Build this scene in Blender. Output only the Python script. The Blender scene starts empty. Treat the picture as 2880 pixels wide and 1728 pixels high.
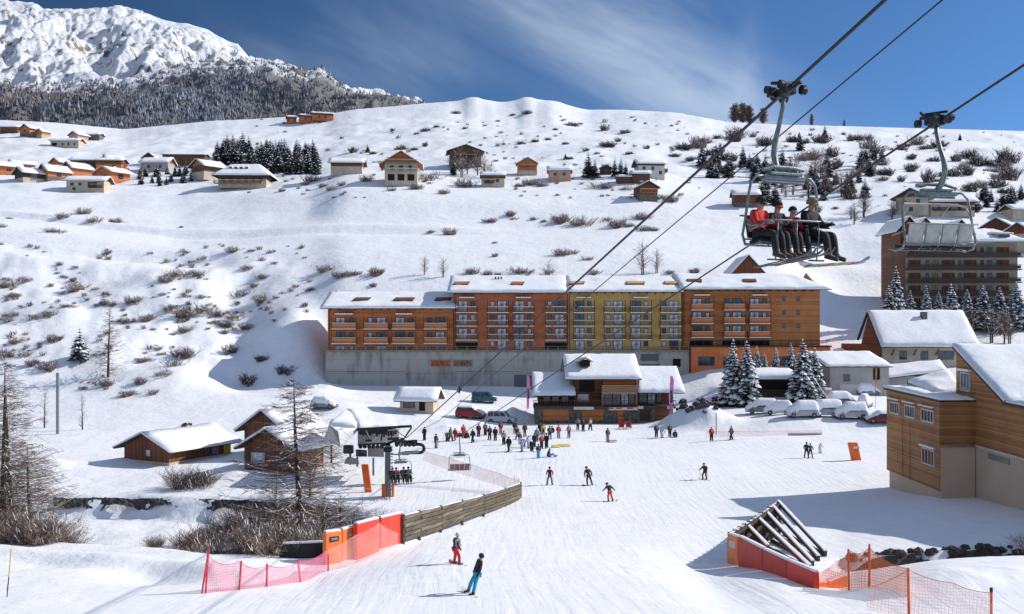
import bpy, bmesh, math, random
import numpy as np
from mathutils import Vector, Matrix, Quaternion
S = bpy.context.scene
COL = S.collection
R = math.radians
F = 2800.0; CX = 1440.0; HY = 885.0
rnd = random.Random(7)

# ------------------------------------------------------------------ camera
cd = bpy.data.cameras.new('camera'); cam = bpy.data.objects.new('camera', cd); COL.objects.link(cam)
cam.location = (0, 0, 0); cam.rotation_euler = (R(90), 0, 0)
cd.sensor_width = 36; cd.lens = 35.0; cd.shift_y = 0.0073
cd.clip_start = 0.5; cd.clip_end = 20000
S.camera = cam
S.render.engine = 'CYCLES'
S.view_settings.view_transform = 'Standard'; S.view_settings.look = 'None'; S.view_settings.exposure = 0

def at(px, py, Y):
    return Vector(((px-CX)/F*Y, Y, (HY-py)/F*Y))

# ------------------------------------------------------------------ materials
def newmat(name):
    m = bpy.data.materials.new(name); m.use_nodes = True
    nt = m.node_tree; b = nt.nodes['Principled BSDF']
    return m, nt, b
def N(nt, t, **k):
    n = nt.nodes.new(t)
    for a, v in k.items(): setattr(n, a, v)
    return n
def c4(c): return (c[0], c[1], c[2], 1)
def pbr(name, c1, c2=None, scale=3.0, rough=.7, bump=0.0, bscale=20.0, stretch=(1,1,1), metal=0.0, lo=.35, hi=.65, det=4):
    m, nt, b = newmat(name)
    b.inputs['Roughness'].default_value = rough; b.inputs['Metallic'].default_value = metal
    c2 = c2 or tuple(x*.72 for x in c1)
    tc = N(nt, 'ShaderNodeTexCoord'); mp = N(nt, 'ShaderNodeMapping'); mp.inputs['Scale'].default_value = stretch
    nt.links.new(tc.outputs['Object'], mp.inputs['Vector'])
    no = N(nt, 'ShaderNodeTexNoise'); no.inputs['Scale'].default_value = scale; no.inputs['Detail'].default_value = det
    nt.links.new(mp.outputs[0], no.inputs['Vector'])
    cr = N(nt, 'ShaderNodeValToRGB'); e = cr.color_ramp.elements
    e[0].position = lo; e[1].position = hi; e[0].color = c4(c2); e[1].color = c4(c1)
    nt.links.new(no.outputs['Fac'], cr.inputs[0]); nt.links.new(cr.outputs[0], b.inputs['Base Color'])
    if bump:
        n2 = N(nt, 'ShaderNodeTexNoise'); n2.inputs['Scale'].default_value = bscale; n2.inputs['Detail'].default_value = 3
        nt.links.new(mp.outputs[0], n2.inputs['Vector'])
        bp = N(nt, 'ShaderNodeBump'); bp.inputs['Strength'].default_value = bump; bp.inputs['Distance'].default_value = .05
        nt.links.new(n2.outputs['Fac'], bp.inputs['Height']); nt.links.new(bp.outputs[0], b.inputs['Normal'])
    return m
def planks(name, c1, c2, period=.18, axis=2, rough=.75, groove=.35, wear=None):
    """boards: grooves every `period` along `axis`, each board its own tone, grain along the others"""
    m, nt, b = newmat(name); b.inputs['Roughness'].default_value = rough
    L = nt.links.new
    tc = N(nt, 'ShaderNodeTexCoord'); sp = N(nt, 'ShaderNodeSeparateXYZ'); L(tc.outputs['Object'], sp.inputs[0])
    def M(op, a, bb=None):
        n = N(nt, 'ShaderNodeMath', operation=op)
        for i, v in enumerate((a, bb)):
            if v is None: continue
            if isinstance(v, (int, float)): n.inputs[i].default_value = v
            else: L(v, n.inputs[i])
        return n.outputs[0]
    if axis == 3:
        src = M('ADD', sp.outputs[0], sp.outputs[1])
    else: src = sp.outputs[axis]
    q = M('DIVIDE', src, period); fl = M('FLOOR', q); fr = M('FRACT', q)
    wn = N(nt, 'ShaderNodeTexWhiteNoise', noise_dimensions='1D'); L(fl, wn.inputs['W'])
    mp = N(nt, 'ShaderNodeMapping')
    mp.inputs['Scale'].default_value = (.6, .6, 12) if axis == 2 else (9, 9, .5)
    L(tc.outputs['Object'], mp.inputs[0])
    no = N(nt, 'ShaderNodeTexNoise'); no.inputs['Scale'].default_value = 1.2; no.inputs['Detail'].default_value = 5; L(mp.outputs[0], no.inputs['Vector'])
    big = N(nt, 'ShaderNodeTexNoise'); big.inputs['Scale'].default_value = .35; big.inputs['Detail'].default_value = 3; L(tc.outputs['Object'], big.inputs['Vector'])
    f = M('ADD', M('MULTIPLY', wn.outputs[0], .45), M('ADD', M('MULTIPLY', no.outputs['Fac'], .5), M('MULTIPLY', big.outputs['Fac'], .55)))
    cr = N(nt, 'ShaderNodeValToRGB'); e = cr.color_ramp.elements
    e[0].position = .45; e[1].position = 1.05; e[0].color = c4(c2); e[1].color = c4(c1); L(f, cr.inputs[0])
    g = M('GREATER_THAN', M('ABSOLUTE', M('SUBTRACT', fr, .5)), .44)
    mx = N(nt, 'ShaderNodeMix', data_type='RGBA'); mx.inputs[7].default_value = (c2[0]*groove, c2[1]*groove, c2[2]*groove, 1)
    L(M('MULTIPLY', g, .75), mx.inputs[0]); L(cr.outputs[0], mx.inputs[6]); L(mx.outputs[2], b.inputs['Base Color'])
    bp = N(nt, 'ShaderNodeBump'); bp.inputs['Strength'].default_value = .5; bp.inputs['Distance'].default_value = .03; bp.invert = True
    L(g, bp.inputs['Height']); L(bp.outputs[0], b.inputs['Normal'])
    return m
def glassm(name, col, rough=.08):
    m, nt, b = newmat(name)
    b.inputs['Base Color'].default_value = c4(col); b.inputs['Roughness'].default_value = rough
    b.inputs['Specular IOR Level'].default_value = .7
    tc = N(nt, 'ShaderNodeTexCoord'); no = N(nt, 'ShaderNodeTexNoise'); no.inputs['Scale'].default_value = 1.1
    nt.links.new(tc.outputs['Object'], no.inputs[0])
    cr = N(nt, 'ShaderNodeValToRGB'); e = cr.color_ramp.elements
    e[0].position = .4; e[1].position = .6; e[0].color = c4([x*.5 for x in col]); e[1].color = c4([min(1, x*1.5) for x in col])
    nt.links.new(no.outputs['Fac'], cr.inputs[0]); nt.links.new(cr.outputs[0], b.inputs['Base Color'])
    return m
def snowmat(name, ground=False):
    m, nt, b = newmat(name); L = nt.links.new
    b.inputs['Roughness'].default_value = .75; b.inputs['Specular IOR Level'].default_value = .25
    tc = N(nt, 'ShaderNodeTexCoord')
    n1 = N(nt, 'ShaderNodeTexNoise'); n1.inputs['Scale'].default_value = .9 if ground else 1.6; n1.inputs['Detail'].default_value = 6
    L(tc.outputs['Object'], n1.inputs['Vector'])
    cr = N(nt, 'ShaderNodeValToRGB'); e = cr.color_ramp.elements
    e[0].position = .3; e[1].position = .7; e[0].color = (.84, .855, .88, 1); e[1].color = (.92, .92, .92, 1)
    L(n1.outputs['Fac'], cr.inputs[0]); L(cr.outputs[0], b.inputs['Base Color'])
    bp = N(nt, 'ShaderNodeBump'); bp.inputs['Strength'].default_value = .55; bp.inputs['Distance'].default_value = .22 if ground else .10
    if not ground:
        L(n1.outputs['Fac'], bp.inputs['Height']); L(bp.outputs[0], b.inputs['Normal']); return m
    # groomed and skied-on snow: long thin furrows curving down the run, only on the valley floor
    sp = N(nt, 'ShaderNodeSeparateXYZ'); L(tc.outputs['Object'], sp.inputs[0])
    wav = N(nt, 'ShaderNodeTexNoise'); wav.inputs['Scale'].default_value = .035; L(tc.outputs['Object'], wav.inputs['Vector'])
    def track(rot, sx, sy, sc, warp):
        mp = N(nt, 'ShaderNodeMapping'); mp.inputs['Rotation'].default_value = (0, 0, rot); mp.inputs['Scale'].default_value = (sx, sy, .3)
        ad = N(nt, 'ShaderNodeVectorMath', operation='MULTIPLY_ADD'); ad.inputs[1].default_value = (warp, warp, 0)
        L(wav.outputs['Color'], ad.inputs[0]); L(tc.outputs['Object'], ad.inputs[2]); L(ad.outputs[0], mp.inputs[0])
        no = N(nt, 'ShaderNodeTexNoise'); no.inputs['Scale'].default_value = sc; no.inputs['Detail'].default_value = 3
        L(mp.outputs[0], no.inputs['Vector'])
        c = N(nt, 'ShaderNodeValToRGB'); q = c.color_ramp.elements; q[0].position = .36; q[1].position = .56
        L(no.outputs['Fac'], c.inputs[0]); return c.outputs[0]
    t1 = track(R(6), 2.6, .16, 1.0, 3); t2 = track(R(-22), 2.2, .13, 1.0, 4); t3 = track(R(48), 1.8, .2, 1.0, 4)
    a1 = N(nt, 'ShaderNodeMath', operation='ADD'); L(t1, a1.inputs[0]); L(t2, a1.inputs[1])
    a2 = N(nt, 'ShaderNodeMath', operation='MULTIPLY_ADD'); a2.inputs[1].default_value = .6; L(t3, a2.inputs[0]); L(a1.outputs[0], a2.inputs[2])
    # zone = 1 on the run (Y < 135), 0 on the hills
    mr = N(nt, 'ShaderNodeMapRange'); mr.inputs['From Min'].default_value = 150; mr.inputs['From Max'].default_value = 120
    L(sp.outputs[1], mr.inputs['Value'])
    zx = N(nt, 'ShaderNodeMapRange'); zx.inputs['From Min'].default_value = -24; zx.inputs['From Max'].default_value = -12
    L(sp.outputs[0], zx.inputs['Value'])
    zz = N(nt, 'ShaderNodeMath', operation='MULTIPLY'); L(mr.outputs[0], zz.inputs[0]); L(zx.outputs[0], zz.inputs[1])
    tm = N(nt, 'ShaderNodeMath', operation='MULTIPLY'); L(a2.outputs[0], tm.inputs[0]); L(zz.outputs[0], tm.inputs[1])
    b1 = N(nt, 'ShaderNodeBump'); b1.inputs['Strength'].default_value = .5; b1.inputs['Distance'].default_value = .018; L(tm.outputs[0], b1.inputs['Height'])
    n3 = N(nt, 'ShaderNodeTexNoise'); n3.inputs['Scale'].default_value = .22; n3.inputs['Detail'].default_value = 7; n3.inputs['Roughness'].default_value = .62
    L(tc.outputs['Object'], n3.inputs['Vector'])
    inv = N(nt, 'ShaderNodeMath', operation='SUBTRACT'); inv.inputs[0].default_value = 1.06; L(zz.outputs[0], inv.inputs[1])
    b2 = N(nt, 'ShaderNodeBump'); b2.inputs['Distance'].default_value = .7
    ms = N(nt, 'ShaderNodeMath', operation='MULTIPLY'); ms.inputs[1].default_value = .55; L(inv.outputs[0], ms.inputs[0]); L(ms.outputs[0], b2.inputs['Strength'])
    L(n3.outputs['Fac'], b2.inputs['Height']); L(b1.outputs[0], b2.inputs['Normal'])
    n4 = N(nt, 'ShaderNodeTexNoise'); n4.inputs['Scale'].default_value = 1.6; n4.inputs['Detail'].default_value = 5; L(tc.outputs['Object'], n4.inputs['Vector'])
    b3 = N(nt, 'ShaderNodeBump'); b3.inputs['Strength'].default_value = .4; b3.inputs['Distance'].default_value = .10
    L(n4.outputs['Fac'], b3.inputs['Height']); L(b2.outputs[0], b3.inputs['Normal']); L(b3.outputs[0], b.inputs['Normal'])
    # earth and rock showing where the bank is too steep for snow to hold
    ge = N(nt, 'ShaderNodeNewGeometry'); gs = N(nt, 'ShaderNodeSeparateXYZ'); L(ge.outputs['True Normal'], gs.inputs[0])
    r2 = N(nt, 'ShaderNodeMapRange'); r2.inputs['From Min'].default_value = .50; r2.inputs['From Max'].default_value = .40
    ad = N(nt, 'ShaderNodeMath', operation='MULTIPLY_ADD'); ad.inputs[1].default_value = .5; L(n4.outputs['Fac'], ad.inputs[0]); 
    sb = N(nt, 'ShaderNodeMath', operation='SUBTRACT'); L(gs.outputs[2], sb.inputs[0]); sb.inputs[1].default_value = .25; L(sb.outputs[0], ad.inputs[2])
    L(ad.outputs[0], r2.inputs['Value'])
    mx = N(nt, 'ShaderNodeMix', data_type='RGBA'); mx.inputs[7].default_value = (.085, .07, .055, 1)
    L(r2.outputs[0], mx.inputs[0]); L(cr.outputs[0], mx.inputs[6]); L(mx.outputs[2], b.inputs['Base Color'])
    return m
MT = {}
MT['snow'] = snowmat('roof_snow'); MT['ground'] = snowmat('ground_snow', True)
MT['wood_o'] = planks('orange_boards', (.72, .24, .075), (.36, .105, .03), .22)
MT['wood_b'] = planks('brown_boards', (.24, .085, .032), (.09, .032, .014), .2)
MT['wood_r'] = planks('russet_upright_boards', (.26, .085, .034), (.10, .032, .014), .22, axis=3)
MT['wood_l'] = planks('larch_boards', (.54, .255, .09), (.25, .105, .036), .13)
MT['wood_h'] = planks('honey_boards', (.66, .25, .075), (.36, .12, .035), .2)
MT['wood_g'] = planks('grey_weathered_boards', (.24, .20, .14), (.07, .055, .035), .3)
MT['timber'] = pbr('dark_timber', (.09, .06, .04), (.035, .024, .017), 4, .8, .4, 20, (1, 1, 6))
MT['timber_l'] = pbr('tan_timber', (.42, .26, .15), (.26, .15, .08), 4, .8, .3, 20)
MT['log'] = pbr('weathered_logs', (.17, .135, .09), (.07, .053, .035), 2.5, .9, .6, 14, (.25, .25, 4))
MT['roofdark'] = pbr('roof_edge', (.10, .065, .045), (.05, .035, .028), 5, .8)
MT['red_r'] = pbr('terracotta_render', (.60, .19, .085), (.44, .125, .05), .5, .85, .15, 8)
MT['yel_r'] = pbr('ochre_render', (.70, .45, .155), (.54, .33, .10), .5, .85, .15, 8)
MT['plinth_o'] = pbr('orange_render', (.78, .23, .075), (.62, .17, .05), .5, .85)
MT['cream'] = pbr('cream_render', (.58, .50, .38), (.46, .39, .29), .6, .85, .1, 9)
MT['white_r'] = pbr('white_render', (.64, .60, .54), (.52, .48, .42), .5, .85)
MT['beige'] = pbr('beige_render', (.62, .47, .34), (.55, .41, .29), .4, .85, .1, 9)
MT['pink_r'] = pbr('pinkish_render', (.58, .36, .25), (.47, .28, .19), .6, .85)
MT['grey_r'] = pbr('grey_render', (.42, .40, .36), (.34, .32, .29), .5, .85)
MT['stone'] = pbr('rough_stone', (.22, .19, .16), (.08, .07, .06), 2.2, .9, .8, 5)
MT['rock'] = pbr('dark_rock', (.09, .08, .075), (.03, .028, .027), 1.6, .9, .8, 5)
MT['concrete'] = None
MT['glass'] = glassm('window_glass', (.05, .07, .10)); MT['curtain'] = glassm('curtained_glass', (.55, .57, .60), .3)
MT['black'] = pbr('black_fabric', (.014, .014, .017), None, 8, .7)
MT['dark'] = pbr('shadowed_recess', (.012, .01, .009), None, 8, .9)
MT['frame_w'] = pbr('white_frames', (.62, .60, .56), None, 5, .5)
MT['frame_g'] = pbr('grey_frames', (.13, .135, .14), None, 5, .5)
MT['galv'] = pbr('galvanised_steel', (.25, .29, .285), (.15, .18, .178), 9, .42, .1, 30, metal=.35)
MT['steel_d'] = pbr('dark_steel', (.05, .052, .055), (.022, .022, .024), 9, .5, metal=.4)
MT['cable'] = pbr('wire_rope', (.018, .018, .02), None, 60, .6)
MT['orange'] = pbr('orange_pad', (.85, .16, .022), (.72, .12, .018), 1.3, .6, .35, 3)
MT['orange2'] = pbr('light_orange_pad', (.88, .24, .045), (.78, .18, .03), 1.3, .6, .35, 3)
MT['redpad'] = pbr('red_pad', (.80, .06, .03), (.72, .05, .026), 1.3, .6, .35, 3)
MT['redpad2'] = pbr('dark_red_pad', (.60, .035, .015), (.48, .025, .012), 1.3, .6, .35, 3)
MT['redpole'] = pbr('pink_red_pole', (.80, .05, .07), None, 4, .5)
MT['orgpole'] = pbr('orange_pole', (.85, .13, .03), None, 4, .5)
MT['yellow'] = pbr('yellow_paint', (.75, .48, .02), None, 4, .5)
MT['pink'] = pbr('pink_flag_cloth', (.92, .28, .55), (.75, .14, .40), 2, .7)
MT['bark'] = pbr('bark', (.085, .06, .042), (.035, .026, .02), 6, .9, .6, 20)
MT['twig'] = pbr('brown_twigs', (.24, .165, .125), (.11, .078, .06), 1.5, .9)
MT['twig2'] = pbr('pale_twigs', (.30, .215, .15), (.14, .095, .065), 1.5, .9)
MT['twig3'] = pbr('dark_twigs', (.12, .085, .065), (.055, .04, .033), 1.5, .9)
MT['needle'] = pbr('needles', (.030, .042, .030), (.012, .018, .015), 2.5, .85)
MT['needle2'] = pbr('far_needles', (.060, .066, .058), (.022, .026, .027), .35, .9)
MT['skin'] = pbr('skin', (.55, .30, .20), (.50, .26, .17), 5, .55)

def concrete():
    m, nt, b = newmat('cast_concrete'); L = nt.links.new; b.inputs['Roughness'].default_value = .9
    tc = N(nt, 'ShaderNodeTexCoord'); mp = N(nt, 'ShaderNodeMapping'); mp.inputs['Scale'].default_value = (.9, 1, .16); L(tc.outputs['Object'], mp.inputs[0])
    n1 = N(nt, 'ShaderNodeTexNoise'); n1.inputs['Scale'].default_value = 1.; n1.inputs['Detail'].default_value = 6; L(mp.outputs[0], n1.inputs['Vector'])
    n2 = N(nt, 'ShaderNodeTexNoise'); n2.inputs['Scale'].default_value = .25; n2.inputs['Detail'].default_value = 4; L(tc.outputs['Object'], n2.inputs['Vector'])
    ad = N(nt, 'ShaderNodeMath', operation='ADD'); L(n1.outputs['Fac'], ad.inputs[0]); L(n2.outputs['Fac'], ad.inputs[1])
    cr = N(nt, 'ShaderNodeValToRGB'); e = cr.color_ramp.elements; e[0].position = .75; e[1].position = 1.2
    e[0].color = (.27, .255, .22, 1); e[1].color = (.44, .42, .37, 1); L(ad.outputs[0], cr.inputs[0])
    br = N(nt, 'ShaderNodeTexBrick'); br.offset = 0; br.inputs['Scale'].default_value = 1; br.inputs['Mortar Size'].default_value = .03
    br.inputs['Brick Width'].default_value = 5.2; br.inputs['Row Height'].default_value = 2.6
    br.inputs['Color1'].default_value = (1, 1, 1, 1); br.inputs['Color2'].default_value = (.93, .93, .93, 1); br.inputs['Mortar'].default_value = (.55, .55, .55, 1)
    sw = N(nt, 'ShaderNodeSeparateXYZ'); cb = N(nt, 'ShaderNodeCombineXYZ'); L(tc.outputs['Object'], sw.inputs[0]); L(sw.outputs[0], cb.inputs[0]); L(sw.outputs[2], cb.inputs[1]); L(cb.outputs[0], br.inputs['Vector'])
    mx = N(nt, 'ShaderNodeMix', data_type='RGBA', blend_type='MULTIPLY'); mx.inputs[0].default_value = 1
    L(cr.outputs[0], mx.inputs[6]); L(br.outputs['Color'], mx.inputs[7]); L(mx.outputs[2], b.inputs['Base Color'])
    return m
MT['concrete'] = concrete()
def netmat(name, col, dens, cell):
    m, nt, b = newmat(name); L = nt.links.new
    b.inputs['Base Color'].default_value = c4(col); b.inputs['Roughness'].default_value = .6
    tc = N(nt, 'ShaderNodeTexCoord'); 
    ch = N(nt, 'ShaderNodeTexChecker'); ch.inputs['Scale'].default_value = 1/cell; L(tc.outputs['UV'], ch.inputs['Vector'])
    no = N(nt, 'ShaderNodeTexNoise'); no.inputs['Scale'].default_value = .8; L(tc.outputs['Object'], no.inputs['Vector'])
    mr = N(nt, 'ShaderNodeMath', operation='MULTIPLY_ADD'); mr.inputs[1].default_value = .30; mr.inputs[2].default_value = dens-.15; L(no.outputs['Fac'], mr.inputs[0])
    # strands: two families of thin lines in the net's own UV
    sp = N(nt, 'ShaderNodeSeparateXYZ'); L(tc.outputs['UV'], sp.inputs[0])
    def line(s):
        a = N(nt, 'ShaderNodeMath', operation='DIVIDE'); L(s, a.inputs[0]); a.inputs[1].default_value = cell
        f = N(nt, 'ShaderNodeMath', operation='FRACT'); L(a.outputs[0], f.inputs[0])
        g = N(nt, 'ShaderNodeMath', operation='LESS_THAN'); L(f.outputs[0], g.inputs[0]); g.inputs[1].default_value = .2; return g.outputs[0]
    mxx = N(nt, 'ShaderNodeMath', operation='MAXIMUM'); L(line(sp.outputs[0]), mxx.inputs[0]); L(line(sp.outputs[1]), mxx.inputs[1])
    fin = N(nt, 'ShaderNodeMath', operation='MULTIPLY_ADD'); fin.inputs[1].default_value = .35; L(mxx.outputs[0], fin.inputs[0]); L(mr.outputs[0], fin.inputs[2])
    L(fin.outputs[0], b.inputs['Alpha'])
    return m
MT['net_pink'] = netmat('pink_netting', (.80, .16, .26), .30, .12)
MT['net_org'] = netmat('orange_netting', (.90, .20, .05), .42, .12)
MT['net_pale'] = netmat('pale_pink_netting', (.92, .50, .44), .17, .12)
_cl = {}
def cloth(c, metal=0):
    k = tuple(round(x, 3) for x in c)
    if k not in _cl: _cl[k] = pbr('cloth', c, tuple(x*.6 for x in c), 9, .8, .4, 25)
    return _cl[k]

# ------------------------------------------------------------------ mesh helpers
class MB:
    def __init__(s): s.v = []; s.f = []; s.uv = None
    def quad(s, a, b, c, d):
        n = len(s.v); s.v += [tuple(a), tuple(b), tuple(c), tuple(d)]; s.f.append((n, n+1, n+2, n+3))
    def tri(s, a, b, c):
        n = len(s.v); s.v += [tuple(a), tuple(b), tuple(c)]; s.f.append((n, n+1, n+2))
    def box(s, x0, x1, y0, y1, z0, z1):
        n = len(s.v)
        s.v += [(x0,y0,z0),(x1,y0,z0),(x1,y1,z0),(x0,y1,z0),(x0,y0,z1),(x1,y0,z1),(x1,y1,z1),(x0,y1,z1)]
        s.f += [tuple(n+i for i in q) for q in ((0,3,2,1),(4,5,6,7),(0,1,5,4),(1,2,6,5),(2,3,7,6),(3,0,4,7))]
        return s
    def hexa(s, p):   # 8 points, bottom 4 ccw then top 4
        n = len(s.v); s.v += [tuple(q) for q in p]
        s.f += [tuple(n+i for i in q) for q in ((0,3,2,1),(4,5,6,7),(0,1,5,4),(1,2,6,5),(2,3,7,6),(3,0,4,7))]
        return s
    def bar(s, a, b, w, h=None, up=(0,0,1)):
        a = Vector(a); b = Vector(b); h = h or w; d = (b-a).normalized()
        u = Vector(up); 
        if abs(d.dot(u)) > .98: u = Vector((0,1,0))
        r = d.cross(u).normalized(); t = r.cross(d).normalized()
        p = []
        for e in (a, b):
            for (i, j) in ((-1,-1),(1,-1),(1,1),(-1,1)): p.append(e+r*(i*w/2)+t*(j*h/2))
        n = len(s.v); s.v += [tuple(q) for q in p]
        s.f += [tuple(n+i for i in q) for q in ((0,1,2,3),(7,6,5,4),(0,4,5,1),(1,5,6,2),(2,6,7,3),(3,7,4,0))]
        return s
    def tube(s, pts, rad, seg=8, caps=True):
        pts = [Vector(p) for p in pts]; m = len(pts)
        if not hasattr(rad, '__len__'): rad = [rad]*m
        prev = None; rings = []
        for i, p in enumerate(pts):
            d = (pts[min(i+1, m-1)]-pts[max(i-1, 0)]).normalized()
            if prev is None:
                u = Vector((0,0,1)) if abs(d.z) < .9 else Vector((1,0,0)); r = d.cross(u).normalized()
            else:
                r = (prev-d*prev.dot(d)).normalized()
            prev = r; t = d.cross(r); n = len(s.v)
            for k in range(seg):
                a = 2*math.pi*k/seg; s.v.append(tuple(p+(r*math.cos(a)+t*math.sin(a))*rad[i]))
            rings.append(n)
        for i in range(m-1):
            for k in range(seg):
                k2 = (k+1) % seg; s.f.append((rings[i]+k, rings[i]+k2, rings[i+1]+k2, rings[i+1]+k))
        if caps:
            s.f.append(tuple(rings[0]+k for k in reversed(range(seg)))); s.f.append(tuple(rings[-1]+k for k in range(seg)))
        return s
    def prism(s, poly, axis, a0, a1):
        """poly: 2d points; axis 'x','y','z' extruded from a0 to a1"""
        def P(u, v, w): return {'x': (w, u, v), 'y': (u, w, v), 'z': (u, v, w)}[axis]
        n = len(s.v); m = len(poly)
        s.v += [P(u, v, a0) for u, v in poly]+[P(u, v, a1) for u, v in poly]
        s.f.append(tuple(range(n, n+m))); s.f.append(tuple(reversed(range(n+m, n+2*m))))
        for i in range(m):
            j = (i+1) % m; s.f.append((n+i, n+m+i, n+m+j, n+j))
        return s
    def ball(s, c, r, seg=10, rings=7, sq=(1,1,1)):
        n0 = len(s.v); c = Vector(c)
        for i in range(rings+1):
            th = math.pi*i/rings
            for k in range(seg):
                a = 2*math.pi*k/seg
                s.v.append((c.x+r*sq[0]*math.sin(th)*math.cos(a), c.y+r*sq[1]*math.sin(th)*math.sin(a), c.z+r*sq[2]*math.cos(th)))
        for i in range(rings):
            for k in range(seg):
                k2 = (k+1) % seg; s.f.append((n0+i*seg+k, n0+(i+1)*seg+k, n0+(i+1)*seg+k2, n0+i*seg+k2))
        return s
    def mesh(s, name):
        me = bpy.data.meshes.new(name); me.from_pydata(s.v, [], s.f); me.update(); return me
    def build(s, name, mat, parent=None, smooth=False, bevel=0, loc=None, rot=None, fixn=True):
        me = s.mesh(name)
        if fixn and len(s.f) < 60000:
            bm = bmesh.new(); bm.from_mesh(me); bmesh.ops.recalc_face_normals(bm, faces=bm.faces[:]); bm.to_mesh(me); bm.free()
        return link(name, me, mat, parent, smooth, bevel, loc, rot)
def link(name, me, mat, parent=None, smooth=False, bevel=0, loc=None, rot=None):
    o = bpy.data.objects.new(name, me); COL.objects.link(o)
    if mat is not None:
        if isinstance(mat, str): mat = MT[mat]
        if not me.materials: me.materials.append(mat)
    if smooth:
        me.polygons.foreach_set('use_smooth', [True]*len(me.polygons))
    if bevel:
        b = o.modifiers.new('bevel', 'BEVEL'); b.width = bevel; b.segments = 2; b.limit_method = 'ANGLE'
    if parent is not None: o.parent = parent
    if loc is not None: o.location = loc
    if rot is not None: o.rotation_euler = rot
    return o
def tag(o, label=None, cat=None, group=None, kind=None):
    if label: o['label'] = label
    if cat: o['category'] = cat
    if group: o['group'] = group
    if kind: o['kind'] = kind
    return o
def thing(name, label, cat, loc=(0,0,0), rz=0, group=None):
    o = bpy.data.objects.new(name, None); COL.objects.link(o)
    o.empty_display_size = .2; o.location = loc; o.rotation_euler = (0, 0, rz)
    return tag(o, label, cat, group)
def copy_tree(o, parent=None):
    c = o.copy(); COL.objects.link(c)
    if parent is not None: c.parent = parent
    for ch in list(o.children): copy_tree(ch, c)
    return c

# value noise (numpy)
def _h(ix, iy, seed):
    n = (ix.astype(np.int64)*374761393 + iy.astype(np.int64)*668265263 + seed*982451653) & 0x7fffffff
    n = ((n ^ (n >> 13))*1274126177) & 0x7fffffff
    return ((n ^ (n >> 16)) & 0xffff)/65535.0
def vnoise(x, y, seed=0):
    x = np.asarray(x, float); y = np.asarray(y, float)
    ix = np.floor(x); iy = np.floor(y); fx = x-ix; fy = y-iy
    fx = fx*fx*fx*(fx*(fx*6-15)+10); fy = fy*fy*fy*(fy*(fy*6-15)+10)
    a = _h(ix, iy, seed); b = _h(ix+1, iy, seed); c = _h(ix, iy+1, seed); d = _h(ix+1, iy+1, seed)
    return (a*(1-fx)+b*fx)*(1-fy)+(c*(1-fx)+d*fx)*fy
def fbm(x, y, oct=4, seed=0, gain=.5):
    s = 0; amp = 1; tot = 0
    for i in range(oct):
        s = s+amp*(vnoise(x*2**i, y*2**i, seed+i*17)-.5); tot += amp; amp *= gain
    return s/tot*2
def sst(a, b, x):
    t = np.clip((np.asarray(x, float)-a)/(b-a), 0, 1); return t*t*(3-2*t)
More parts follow.
